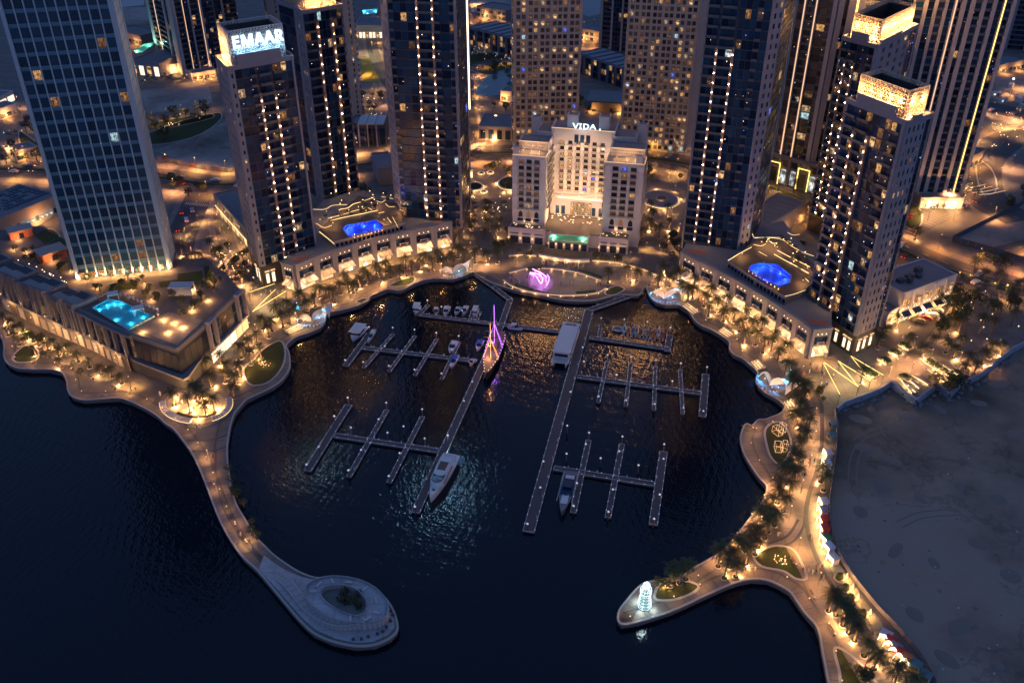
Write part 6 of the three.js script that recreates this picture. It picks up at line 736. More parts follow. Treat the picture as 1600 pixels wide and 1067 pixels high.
[[1312, 905], [1321, 922], [1329, 938], [1348, 962]].forEach(([x, y], i) => { const p = G(x, y), g = thing('topiary', `round topiary in a pale ring planter, ${nth(i)} from the top beside the sand lot`, 'topiary', p, 0, 'topiary along the sand lot'), m = part('bush', ball, M.leafPale, g); m.position.y = 1; m.scale.set(1, 1.1, 1); const r = part('ring', new THREE.TorusGeometry(1.2, .22, 6, 16), M.cream, g); r.rotation.x = Math.PI / 2; r.position.y = .25; const c = part('cone_lamp', new THREE.ConeGeometry(.5, 1.8, 8), glow(1, .6, .22, .7), g); c.position.set(2, .9, -.6); pointLight(g, V(1.3, 1.3, .3), WARM, 6, .15); });
{ const line = smooth(P([1305,640,1307,700,1301,745,1296,790,1300,835,1311,868,1330,900,1370,950,1408,990,1443,1034,1462,1070]), 3), c = line[0].clone(), m = new MB(); for (let k = 1; k < line.length; k++) { const f = new Face(line[k - 1], line[k]); m.on(f, 0, f.len, 0, 1.5, -.06, .06); for (let u = 0; u < f.len; u += 2) m.on(f, u, u + .1, 0, 1.6, -.12, .12); } LOCAL(m, c); solo('site_fence', 'low pale fence between market strip and dark sand lot', 'fence', m.geo(), M.mauve, undefined, c); }

// ---------- palms: trunk, crown of fronds, ground uplight ----------
function palmCrown(n, L, sd) {
  const keep = seed; seed = sd; const m = new MB();
  for (let k = 0; k < n; k++) {
    const a = k * 2.39996 + rr(-.15, .15), up = .95 - 1.25 * (k / n) + rr(-.1, .1), len = L * rr(.85, 1.1), pts = [], side = V(-Math.sin(a), 0, Math.cos(a)); let p = V(0, 0, 0), e = up;
    for (let i = 0; i <= 5; i++) { pts.push(p.clone()); p = p.clone().add(V(Math.cos(a) * Math.cos(e), Math.sin(e), Math.sin(a) * Math.cos(e)).multiplyScalar(len / 5)); e -= .28; }
    for (let i = 0; i < 5; i++) for (const s of [-1, 1]) for (let q = 0; q < 2; q++) { // leaflets in pairs, hanging from the rib
      const t = i + q / 2, A = pts[i].clone().lerp(pts[i + 1], q / 2), B = pts[i].clone().lerp(pts[i + 1], q / 2 + .34), w = .62 * Math.sin(Math.PI * (.15 + .8 * t / 5)) * rr(.8, 1.2), dir = pts[i + 1].clone().sub(pts[i]).normalize(), tip = A.clone().addScaledVector(side, s * w).addScaledVector(dir, .42).add(V(0, -.24 * w, 0));
      const c = m.p.length / 3; m.p.push(A.x, A.y, A.z, B.x, B.y, B.z, tip.x, tip.y, tip.z); m.t.push(0, 0, 1, 0, 1, 1); m.i.push(c, c + 1, c + 2);
    }
  } seed = keep; return m.geo();
}
const crowns = [palmCrown(30, 3.0, 5), palmCrown(26, 2.7, 77), palmCrown(34, 3.2, 901)], trunkGeo = (() => { const m = new MB(); for (let k = 0; k < 5; k++) { const t = k / 5, u = (k + 1) / 5; m.bar(V(.15 * t * t, t, 0), V(.15 * u * u, u, 0), .22 - .05 * t, 6, .2 - .05 * t); } return m.geo(); })(), pitGeo = new THREE.CylinderGeometry(.85, .9, .3, 10), pitSoil = new THREE.CylinderGeometry(.72, .72, .06, 10);
const palmMats = [M.leaf, M.leaf2, std(.06, .062, .024, .9)];
let palmN = {};
function palm(p, where, group, o = {}) {
  const k = palmN[where] = (palmN[where] ?? -1) + 1, h = (o.h ?? 5.6) * rr(.85, 1.15), g = thing('palm_tree', `date palm, ${nth(k)} ${where}`, 'palm tree', p, rr(0, 6.28), group);
  const t = part('trunk', trunkGeo, M.bark, g); t.scale.set(1, h, 1); const c = part('crown', crowns[(k + Math.floor(rnd() * 3)) % 3], palmMats[Math.floor(rnd() * 3)], g); c.position.set(.15, h - .1, 0); c.scale.setScalar((o.s ?? 1) * rr(.88, 1.12));
  if (o.pit !== 0) { const q = part('planter_ring', pitGeo, M.kerb, g); q.position.y = .15; const so = part('soil', pitSoil, M.bed, q); so.position.y = .16; }
  if (o.cd) { const a = rr(0, 6.28), q = V(Math.cos(a) * 1.1, .35, Math.sin(a) * 1.1), b = part('uplight', drop, M.lampWarm, g); b.position.copy(q); b.scale.setScalar(.12); pointLight(g, q, WARM, o.cd, .12); }
}
const palmsAt = (a, where, group, o) => { for (let k = 0; k < a.length; k += 2) palm(G(a[k], a[k + 1]), where, group, typeof o === 'function' ? o(k / 2) : o); };
const some = (cd) => (i) => ({ cd: i % 2 ? 0 : cd });
palmsAt([411,515,425,518,442,512,454,508,465,498,480,490,492,480,515,473,522,474,532,460,545,458,552,459,562,450,575,445,595,440,610,435,625,436,644,430,657,423,676,423,692,423,707,418,725,413,742,412,760,412,777,412], 'from the left along the left promenade row', 'palms along the left promenade', some(15));
palmsAt([432,497,450,489,470,478,500,465,538,446,568,436,588,429,603,426,634,420,665,414,684,411,716,404], 'from the left in the inner row before the left arcade', 'palms before the left arcade', (i) => ({ cd: i % 3 ? 0 : 12, h: 5 }));
palmsAt([950,443,980,435,995,440,1015,447,1030,450,1045,449,1065,462,1075,470,1082,467,1100,480,1107,495,1120,490,1130,503,1147,504,1155,519,1175,522,1163,538,1180,540,1192,552], 'from the left along the right promenade row', 'palms along the right promenade', some(15));
palmsAt([1036,430,1060,440,1085,450,1110,465,1135,480,1165,500,1190,518,1210,535,1228,552], 'from the left in the inner row before the right arcade', 'palms before the right arcade', (i) => ({ cd: i % 3 ? 0 : 12, h: 5 }));
palmsAt([1205,549,1215,566,1225,590,1235,588,1237,602,1245,616,1257,617,1242,633,1255,637,1250,652,1257,662,1244,646,1262,680,1250,692,1237,727,1247,712,1230,742,1245,754,1212,772,1222,757,1232,779,1241,669,1255,702,1246,735,1235,764,1252,625,1236,618], 'from the top in the dense right promenade grove', 'palms of the right promenade grove', (i) => ({ cd: i % 3 ? 0 : 12, pit: 0, h: 6 }));
palmsAt([1215,787,1205,797,1195,812,1210,822,1185,827,1195,842,1175,847,1165,862,1180,867,1150,872,1165,882,1140,887,1150,902,1122,886,1132,904,1072,906,1047,916,1062,912,1282,754,1287,767,1224,800,1200,832,1184,856], 'from the top along the lower right promenade', 'palms of the lower right promenade', some(14));
palmsAt([1295,956,1317,978,1335,1002,1350,1026,1397,1072,1422,1088,1366,1046,1306,962,1326,990], 'from the top on the bottom right strip', 'palms of the bottom right strip', (i) => ({ cd: i % 2 ? 0 : 12, h: 6, s: 1.15 }));
palmsAt([272,634,297,646,320,638,322,652,335,645,308,628,312,630], 'from the left on the round plaza', 'palms on the round plaza', (i) => ({ cd: 18, h: 6.4 }));
palmsAt([375,590,352,598,367,604,325,580,330,606,392,570,390,550,377,560,402,540,366,622,345,570,420,528,408,560,356,590], 'from the left between deck building and left lawn', 'palms before the deck building', some(16));
palmsAt([8,505,18,512,25,522,35,520,44,530,52,535,60,541,68,537,76,548,85,545,92,556,108,553,122,566,140,575,158,586,175,590,190,600,30,540,95,575,12,525,55,555], 'from the left on the promenade before the left shops', 'palms before the left shops', (i) => ({ cd: i % 2 ? 0 : 11, h: 3.6, s: .7 }));
palmsAt([735,330,735,345,737,360,736,318,760,330,758,345,775,372,764,360,1015,360,1020,345,1017,330,1030,372,1045,360,1003,375,790,300,1000,300,1042,340], 'from the left beside the white hotel', 'palms beside the hotel', some(12));
palmsAt([1440,560,1455,545,1420,545,1502,590,1510,577,1522,585,1535,570,1546,560,1490,560,1500,548,1563,555,1380,530,1400,515,1372,545,1345,600,1478,552], 'from the left on the right plaza', 'palms on the right plaza', some(16));
palmsAt([1480,470,1465,482,1450,470,1490,490,1475,500,1505,505,1520,480,1540,495,1560,470,1555,500,1580,510,1530,520,1498,520,1470,520,1548,525,1575,480], 'from the left in the dark grove by the corner building', 'palms of the dark grove', (i) => ({ cd: i % 4 ? 0 : 14, h: 6.5, pit: 0, s: 1.1 }));
palmsAt([1520,430,1535,440,1560,445,1600,455,1610,470,1585,462,1430,375,1350,380,1262,335,1240,300], 'from the left along the right boulevard', 'palms along the boulevard', some(10));
palmsAt([300,420,312,415,285,400,322,430,345,405,330,395,350,420,368,430,378,445], 'from the left in the street behind the deck building', 'street palms behind the deck building', some(14));

// ---------- leafy trees and shrubs ----------
function leafBall(n, sd) { const keep = seed; seed = sd; const m = new MB(); for (let k = 0; k < n; k++) { const a = rnd() * 6.283, z = rr(-1, 1), r = Math.sqrt(1 - z * z), q = .55 + .5 * Math.pow(rnd(), .6) * (1 + .25 * Math.sin(a * 3 + z * 4)), p = V(Math.cos(a) * r * q, z * q * .8, Math.sin(a) * r * q), s = rr(.12, .24), u = V(rr(-1, 1), rr(-1, 1), rr(-1, 1)).normalize(), w = u.clone().cross(V(rr(-1, 1), rr(-1, 1), rr(-1, 1))).normalize(); m.quad(p.clone().addScaledVector(u, s), p.clone().addScaledVector(w, s * .7), p.clone().addScaledVector(u, -s), p.clone().addScaledVector(w, -s * .7), 1, 1); } seed = keep; return m.geo(); }
const balls = [leafBall(170, 3), leafBall(150, 99), leafBall(190, 555)], treeTrunk = (() => { const m = new MB().bar(V(0, 0, 0), V(.05, .62, 0), .13, 6, .08).bar(V(.05, .55, 0), V(.4, 1, .15), .07, 5, .04).bar(V(.05, .55, 0), V(-.35, 1, -.2), .07, 5, .04); return m.geo(); })();
const treeN = {};
function tree(p, where, r, group, mat) { const k = treeN[where] = (treeN[where] ?? -1) + 1, g = thing('leafy_tree', `dark leafy tree, ${nth(k)} from left ${where}`, 'tree', p, rr(0, 6.28), group), t = part('trunk', treeTrunk, M.bark, g); t.scale.set(r, r * 1.7, r); const c = part('crown', balls[Math.floor(rnd() * 3)], mat ?? palmMats[Math.floor(rnd() * 3)], g); c.position.y = r * 1.75; c.scale.set(r * rr(.9, 1.15), r * rr(.8, 1), r * rr(.9, 1.15)); }
function inside(x, y, a) { let c = false; for (let i = 0, j = a.length - 2; i < a.length; j = i, i += 2) if ((a[i + 1] > y) !== (a[j + 1] > y) && x < (a[j] - a[i]) * (y - a[i + 1]) / (a[j + 1] - a[i + 1]) + a[i]) c = !c; return c; }
function scatter(a, n, f) { const xs = a.filter((_, k) => !(k % 2)), ys = a.filter((_, k) => k % 2), x0 = Math.min(...xs), x1 = Math.max(...xs), y0 = Math.min(...ys), y1 = Math.max(...ys), out = []; for (let k = 0; k < 4000 && out.length < n; k++) { const x = rr(x0, x1), y = rr(y0, y1); if (inside(x, y, a)) out.push([x, y]); } out.sort((p, q) => p[0] - q[0]).forEach(([x, y], i) => f(x, y, i)); }
const grove = (a, n, where, r, group, mat) => scatter(a, n, (x, y) => tree(G(x, y), where, r * rr(.75, 1.25), group, mat));
grove([1440,450,1600,470,1600,530,1540,560,1470,540], 19, 'in the dark grove right of the corner building', 2.2, 'trees of the dark grove');
grove([1480,590,1500,580,1512,600,1495,625,1478,615], 5, 'at the bend of the block wall', 2.3, 'trees at the wall bend'); grove([1430,600,1470,590,1480,608,1450,618], 4, 'on the dark lawn above the block wall', 1.3, 'shrubs above the wall');
grove([730,350,800,348,800,395,740,400], 12, 'left of the white hotel', 1.5, 'trees left of the hotel'); grove([1010,360,1060,350,1065,400,1010,420], 10, 'right of the white hotel', 1.5, 'trees right of the hotel'); grove([790,395,850,392,850,402,800,408], 6, 'in front of the white hotel', 1.2, 'trees before the hotel', M.leafPale); grove([925,403,985,407,1000,418,930,408], 6, 'right of the bright curved wall', 1.2, 'trees by the curved wall');
grove([745,262,800,255,800,275,750,280], 6, 'above the round garden left of the hotel', 1.7, 'trees above the round garden'); grove([1005,270,1075,275,1070,292,1000,285], 6, 'above the play court right of the hotel', 1.7, 'trees above the play court');
grove([215,195,335,165,345,185,225,230], 16, 'in the dark park behind the slab tower', 2.2, 'trees of the dark park'); grove([0,190,60,180,70,255,0,260], 12, 'left of the slab tower', 2.2, 'trees left of the slab tower'); grove([255,280,330,300,300,310,250,300], 7, 'by the street right of the slab tower', 1.6, 'trees by the street');
grove([325,385,398,395,400,440,345,440], 12, 'in the square below the sign tower', 1.2, 'trees below the sign tower'); grove([20,505,190,595,170,610,100,575,20,545], 12, 'on the promenade beds below the left shops', 1, 'shrubs below the left shops'); grove([490,300,600,285,610,310,500,330], 10, 'between tower and pool deck', 1.7, 'trees behind the left pool deck');
grove([555,150,600,150,600,182,560,185], 10, 'in the square of lights below the sports court', 1.6, 'trees of the lit square'); grove([735,80,800,100,800,130,735,115], 10, 'in the park left of the beige tower', 2, 'trees left of the beige tower'); grove([755,165,800,170,800,205,755,200], 6, 'beside the lit lattice wall', 1.7, 'trees by the lattice wall'); grove([905,150,985,170,985,185,905,180], 9, 'round the pavilion between the beige towers', 1.8, 'trees round the pavilion');
grove([1430,270,1500,265,1540,300,1480,330,1430,310], 16, 'in the garden at the ribbed right tower', 1.7, 'trees at the ribbed tower'); grove([1420,335,1500,300,1510,310,1430,350], 10, 'along the right parking rows', 1.2, 'trees along the parking rows'); grove([1560,300,1600,300,1640,320,1560,330], 6, 'at the right edge by the highway', 1.8, 'trees by the highway');
grove([350,735,358,735,385,800,410,850,400,852,368,790], 10, 'along the inner rim of the left spit', 1.1, 'shrubs of the left spit', M.leafPale); grove([1025,910,1085,905,1080,930,1040,937], 6, 'on the lawn behind the lighthouse', 1.1, 'shrubs behind the lighthouse', M.leafPale); grove([1310,1020,1360,1067,1330,1067], 5, 'in the bed at the bottom edge', 1.1, 'shrubs of the bottom bed'); grove([502,925,560,925,568,955,520,950], 6, 'in the court of the viewing ring', 1.1, 'shrubs of the viewing ring');
grove([1265,600,1285,600,1294,640,1285,650], 5, 'in the long bed right of the palm grove', 1, 'shrubs of the long bed'); grove([1185,372,1225,366,1260,390,1240,400], 8, 'behind the right pool deck', 1.5, 'trees behind the right pool deck'); grove([1490,390,1530,395,1600,420,1600,430,1530,410], 6, 'along the street below the empty plot', 1.5, 'trees along the plot');
scatter([180,440,245,455,260,480,150,455], 8, (x, y) => tree(G(x, y, HD), 'on the deck below the slab tower', 1.2, 'deck trees below the slab tower')); scatter([255,455,318,452,318,490,270,500], 12, (x, y) => tree(G(x, y, HD), 'round the glass pavilion on the deck', 1.1, 'deck trees by the pavilion')); scatter([0,385,110,395,120,430,70,420], 14, (x, y) => tree(G(x, y, HD), 'in the deck garden left', 1.1, 'deck trees in the left garden'));
scatter([500,340,600,312,615,318,520,352], 12, (x, y) => tree(G(x, y, 14), 'on the left arcade deck', .8, 'deck trees of the left arcade')); scatter([1185,378,1225,372,1268,412,1250,425], 12, (x, y) => tree(G(x, y, 14), 'on the right arcade deck', .8, 'deck trees of the right arcade'));

// ---------- ground lamps ----------
const lampHead = new THREE.CylinderGeometry(.16, .16, .2, 8), lampN = {};
function bollard(p, where, cd, h = .9, rgb = WARM, kind = 'bollard_lamp') { const amb = rgb === AMBER, k = lampN[where] = (lampN[where] ?? -1) + 1, g = thing(kind, `${kind === 'lamp_post' ? 'lit lamp post' : 'low warm bollard lamp'}, ${nth(k)} ${where}`, kind === 'lamp_post' ? 'lamp post' : 'lamp', p, 0, 'lamps ' + where.replace(/^from the \w+ /, '')); cd *= rr(.55, 1.4); rgb = [rgb[0], rgb[1] * rr(.92, 1.12), rgb[2] * rr(.8, 1.4)]; const q = part('post', unit, M.dark, g); q.scale.set(.1, h, .1); q.position.y = h / 2; const hd = part('head', lampHead, amb ? M.lampAmber : M.head, g); hd.position.y = h + .1; if (kind === 'lamp_post') downLight(g, V(0, h - .02, 0), rgb, cd * (amb ? 2.6 : 1.5)); else pointLight(g, V(0, h + .1, 0), rgb, cd * .6, .15); }
M.lampAmber = glow(1, .5, .16, 4);
const rowLamps = (line, step, where, cd, h, rgb, kind) => along(line, step).forEach(({ p }) => { const s = seen(p); if (inShot(p) && !(s[0] < 650 && s[1] > 862)) bollard(p, where, cd, h, rgb, kind); });
rowLamps(offset(inL.slice(0, 150), -2.9), 8, 'from the left along the left boardwalk', 6); rowLamps(offset(inR, -2.9), 8, 'from the left along the right boardwalk', 7);
const inner1 = smooth(P([440,520,470,500,505,480,540,466,580,452,620,440,660,432,705,425,740,418,780,414]), 3), inner2 = smooth(P([960,440,1000,438,1040,443,1080,458,1120,478,1160,505,1195,530,1225,560,1250,590,1270,620]), 3);
rowLamps(offset(inner1, 1.5), 13, 'from the left along the left promenade', 66, 5.2, WARM, 'lamp_post'); rowLamps(inner2, 13, 'from the left along the right promenade', 66, 5.2, WARM, 'lamp_post');
rowLamps(smooth(P([1272,640,1272,690,1262,740,1246,785,1232,820,1246,860,1272,905,1296,950,1325,1000,1358,1050]), 4), 12, 'from the top along the right strip', 52, 4.8, WARM, 'lamp_post'); rowLamps(smooth(P([0,512,50,535,100,558,150,582,200,604,235,620]), 4), 11, 'from the left before the left shops', 46, 4.4, WARM, 'lamp_post');
rowLamps(smooth(P([320,690,328,730,340,780,356,820]), 4), 16, 'from the top on the left spit', 9, 2.6, WARM, 'lamp_post'); rowLamps(smooth(P([1220,748,1195,785,1165,830,1140,860,1110,885]), 4), 9, 'from the top on the lower right promenade', 34, 3.8, WARM, 'lamp_post');
[[1310,580,40],[1340,615,20],[1370,600,30],[1400,575,60],[1425,580,70],[1440,568,60],[1455,560,44],[1415,560,50],[1470,585,34],[1500,565,30],[1520,575,30],[1545,575,26],[1560,545,26],[1300,600,26],[1390,588,50],[1430,540,34],[1480,535,26]].forEach(([x, y, c]) => bollard(G(x, y), 'from the left on the right plaza', c, 3.6, WARM, 'lamp_post'));
[[395,465,40],[380,450,40],[410,475,30],[365,430,40],[350,410,44],[335,395,40],[380,410,30],[300,400,30],[290,370,34],[310,350,34],[330,330,34],[345,370,34],[360,395,40],[345,500,26],[370,520,30],[385,540,30],[400,522,26],[345,548,26],[372,578,26]].forEach(([x, y, c]) => bollard(G(x, y), 'from the left in the streets left of the sign tower', c * 2.2, 4, WARM, 'lamp_post'));
[[732,312,16],[735,335,20],[745,352,20],[760,310,16],[770,335,14],[780,360,18],[725,372,30],[735,390,34],[752,400,30],[1010,390,34],[1030,395,34],[1045,380,26],[1020,350,16],[1050,335,18],[1062,360,20],[1010,322,18],[1055,300,20],[775,262,26],[1020,265,26],[1045,280,26],[1060,395,34],[985,405,24],[960,412,20],[830,396,14],[808,412,20],[780,420,20],[765,415,20]].forEach(([x, y, c]) => bollard(G(x, y), 'from the left round the white hotel', c, 3.2, WARM, 'lamp_post'));
rowLamps(offset(boulevard, 13.5), 17, 'from the left on the near side of the boulevard', 105, 7, AMBER, 'lamp_post'); rowLamps(offset(boulevard, -13.5), 17, 'from the left on the far side of the boulevard', 105, 7, AMBER, 'lamp_post');
sideRoads.forEach(([a, w], i) => { if (i === 0 || i === 1 || i === 10) return; rowLamps(offset(smooth(P(a), 4), w / 2 + 1.5), 22, `from the start along the ${nth(i)} side street`, 70, 6, AMBER, 'lamp_post'); });
[[745,8,300],[775,14,320],[800,24,300],[755,30,200],[790,50,200],[765,78,120],[912,50,220],[928,46,260],[915,85,120],[950,92,120],[560,85,60],[590,140,90],[575,172,90],[600,165,90],[560,165,90],[585,150,70],[570,118,110],[620,170,90],[770,185,90],[775,200,110],[740,228,130],[770,232,120],[1080,170,100],[1100,240,100],[240,112,160],[215,110,180],[330,112,130],[300,130,120],[240,196,40],[262,190,40],[285,184,40],[308,178,40],[330,172,40],[20,225,90],[40,250,90],[10,250,120],[60,200,70],[30,170,110],[1550,180,160],[1570,200,260],[1590,190,240],[1600,215,200],[1545,250,200],[1560,285,160],[1580,265,160],[1530,220,120],[1510,300,160],[1480,320,180],[1450,345,120],[1490,345,100],[1440,335,160],[1240,318,110],[1265,325,110],[1215,300,90],[1300,335,90],[1580,150,260],[1598,140,300]].forEach(([x, y, c]) => bollard(G(x, y), 'from the left in the district behind the towers', c * 1.0, 7.5, y < 60 ? AMBER : WARM, 'lamp_post'));
const deckLampN = { n: 0 }; lamps.forEach(([p, cd]) => { const g = thing('garden_light', `small warm garden light, ${nth(deckLampN.n++)} of those on decks and plaza`, 'lamp', p, 0, 'garden lights'); const q = part('spike', unit, M.dark, g); q.scale.set(.08, .5, .08); q.position.y = .25; lampOn(g, V(0, .6, 0), cd); });
{ // white dots of light in the parks and lots: small post lights without reach
  const dot = (list, where, mat) => { const g0 = thing('dot_light', '', 'lamp', V(0, 0, 0), 0, 'small lights ' + where), q = part('post', unit, M.dark, g0); q.scale.set(.08, 1, .08); q.position.y = .5; const b = part('head', drop, mat, g0); b.position.y = 1.1; b.scale.setScalar(.2); list.sort((a, c) => a[0] - c[0]).forEach(([x, y, h], i) => { const lab = `small post light, ${nth(i)} from left ${where}`, p = G(x, y, h ?? 0); if (!i) { g0.position.copy(p); g0.userData.label = lab; } else dup(g0, lab, p); }); };
  const pts = (a, n, h) => { const o = []; scatter(a, n, (x, y) => o.push([x, y, h])); return o; };
  dot(pts([735,72,800,92,800,102,735,84], 25), 'in the lot left of the beige tower', M.cool); dot(pts([560,150,598,150,598,182,565,184], 15), 'in the lit square below the sports court', M.dot); dot(pts([1430,275,1500,255,1545,300,1470,330], 25), 'round the ribbed right tower', M.dot); dot(pts([1555,180,1600,170,1600,225,1550,240], 21), 'by the highway at the right edge', M.dot); dot(pts([205,105,340,115,340,128,210,128], 27), 'along the lit square at the upper left', M.dot); dot(pts([0,205,70,190,75,270,0,275], 22), 'left of the slab tower', M.dot); dot(pts([232,190,340,165,340,180,240,212], 14), 'in the dark park', M.dot); dot(pts([330,390,400,400,400,445,345,440], 22), 'in the square below the sign tower', M.dot); dot(pts([730,305,800,310,795,345,735,350], 16), 'left of the hotel', M.dot); dot(pts([15,405,110,440,130,462,60,430], 14, HD), 'in the deck garden at the left', M.dot); dot(pts([735,5,905,5,905,30,735,25], 19), 'at the top edge', M.dot); dot(pts([1490,440,1600,470,1590,540,1500,545], 16), 'in the dark grove', M.dot); dot(pts([500,305,610,300,615,335,500,350], 16, 14), 'on the left arcade deck', M.dot); dot(pts([1185,372,1230,366,1275,415,1250,430], 15, 14), 'on the right arcade deck', M.dot);
}
{ const list = []; for (let k = 0; k < 16; k++) list.push([1462 + k * 2.6, 345 - k * 1.5]); }
// red construction light and floodlit yard at the right edge
{ const p = G(1578, 146), g = thing('yard_floodlight', 'bright white floodlight mast in the yard at the upper right', 'floodlight', p); part('mast', new MB().bar(V(0, 0, 0), V(0, 9, 0), .15, 5).geo(), M.metal, g); const b = part('lamp', ball, M.signWhite, g); b.position.y = 9.2; b.scale.setScalar(.7); pointLight(g, V(0, 9.2, 0), [.9, 1, .95], 260, .5); }
// parking rows on the right
{ const m = new MB(), a = G(1420, 372), b = G(1545, 312), f = new Face(a, b); for (let r = 0; r < 3; r++) for (let k = 0; k < 24; k++) m.on(f, f.len * k / 24, f.len * k / 24 + .12, .03, .036, -r * 9 - 5, -r * 9); struct('parking_line', m.geo(), std(.5, .45, .38, .8)); struct('parking_lot', new MB().poly([f.at(-2, 0, 1), f.at(f.len + 2, 0, 1), f.at(f.len + 2, 0, -25), f.at(-2, 0, -25)], .02).geo(), M.asphalt); for (let k = 0; k < 4; k++) { const p = f.at(f.len * .94, 0, -3 - k * 3.2), q = f.at(f.len * 1.16, 0, 2 - k * 3.2), o = p.clone().setY(2.6), l = new MB().path(smooth([p.clone().setY(2.6), p.clone().lerp(q, .5).setY(2.1), q.clone().setY(2.6)], 3), .1, 4); LOCAL(l, o); solo('light_garland', `sagging garland of white lights, ${nth(k)} from the bottom by the right parking rows`, 'garland', l.geo(), M.ledSoft, 'garlands by the right parking', o); } }
// sports court floodlight glow
{ const g = thing('court_floodlight', 'floodlight mast behind the yellow sports court', 'floodlight', G(582, 84)); part('mast', new MB().bar(V(0, 0, 0), V(0, 8, 0), .14, 5).geo(), M.metal, g); const b = part('lamp', drop, M.lampWarm, g); b.position.y = 8.1; b.scale.setScalar(.3); pointLight(g, V(0, 8.1, 0), [1, .8, .35], 130, .4); }

// ---------- cars ----------
const carBody = (() => { const s = new THREE.Shape([[-2.2, .35], [2.2, .35], [2.25, .75], [1.9, .95], [1.05, 1.0], [.5, 1.45], [-1.2, 1.48], [-1.9, 1.0], [-2.25, .9]].map((p) => new THREE.Vector2(...p))), g = new THREE.ExtrudeGeometry(s, { depth: 1.5, bevelEnabled: true, bevelSize: .08, bevelThickness: .12, bevelSegments: 1 }); g.translate(0, 0, -.75); g.deleteAttribute('normal'); return g; })(), carGlass = new MB().hex([V(-1.75, 1.0, -.9), V(1.0, 1.0, -.9), V(-1.2, 1.4, -.82), V(.52, 1.4, -.82), V(-1.75, 1.0, .9), V(1.0, 1.0, .9), V(-1.2, 1.4, .82), V(.52, 1.4, .82)], 1, 1, 1).geo(), wheelGeo = new THREE.CylinderGeometry(.33, .33, .22, 10).rotateX(Math.PI / 2), lightGeo = new THREE.BoxGeometry(.08, .16, .34);
function carOf(mat) { const g = thing('parked_car', '', 'car', V(0, 0, 0)); part('body', carBody, mat, g); part('windows', carGlass, M.glass[0], g); for (const x of [-1.4, 1.4]) for (const z of [-.8, .8]) { const w = part('wheel', wheelGeo, M.dark, g); w.position.set(x, .33, z); } for (const z of [-.6, .6]) { const h = part('headlight', lightGeo, M.cool, g); h.position.set(2.28, .7, z); const t = part('taillight', lightGeo, M.redTail, g); t.position.set(-2.3, .75, z); } return g; }
{ const cols = [['white', M.hull], ['silver', M.metal], ['black', M.darkStone], ['dark red', std(.22, .02, .02, .35)]], proto = cols.map(([c, m]) => [c, carOf(m), 0]); let n = 0;
  const put = (p, turn, where, i) => { const q = proto[n++ % 4], lab = `${q[0]} car, ${nth(i)} from the left ${where}`; if (!q[2]) { q[1].position.copy(p); q[1].rotation.y = turn; q[1].userData.label = lab; q[1].userData.group = 'cars ' + where; q[2] = 1; } else dup(q[1], lab, p, turn, 'cars ' + where); };
  const on = (line, step, d, where) => { let i = 0; along(offset(line, d), step, 6).forEach(({ p, dir }) => { if (inShot(p) && rnd() < .72) put(V(p.x, .08, p.z), Math.atan2(-dir.z, dir.x) + (d < 0 ? 0 : Math.PI), where, i++); }); };
  on(boulevard, 30, 4, 'on the near lanes of the boulevard'); on(boulevard, 34, -4, 'on the far lanes of the boulevard'); [[1436, 503], [1447, 499], [1457, 494], [1464, 487], [1529, 460]].forEach(([x, y], i) => put(V(G(x, y).x, .1, G(x, y).z), .45, 'at the corner building', i)); [[283, 333], [291, 345], [300, 330], [277, 360]].forEach(([x, y], i) => put(V(G(x, y).x, .1, G(x, y).z), 1.2, 'in the street right of the slab tower', i)); on(smooth(P([1500, 163, 1560, 172, 1650, 190]), 4), 12, 3, 'on the highway at the right'); { const a = G(1420, 372), b = G(1545, 312), f = new Face(a, b); let i = 0; for (let k = 0; k < 24; k++) for (let r = 0; r < 3; r++) if (rnd() < .3) { const p = f.at(f.len * (k + .5) / 24, .05, -r * 9 - 2.5); put(p, f.turn + Math.PI / 2, 'in the right parking rows', i++); } }
  on(smooth(P([735, 20, 800, 60, 900, 70]), 4), 14, 2, 'on the back street at the top'); proto.forEach((q) => { if (!q[2]) scene.remove(q[1]); });
}
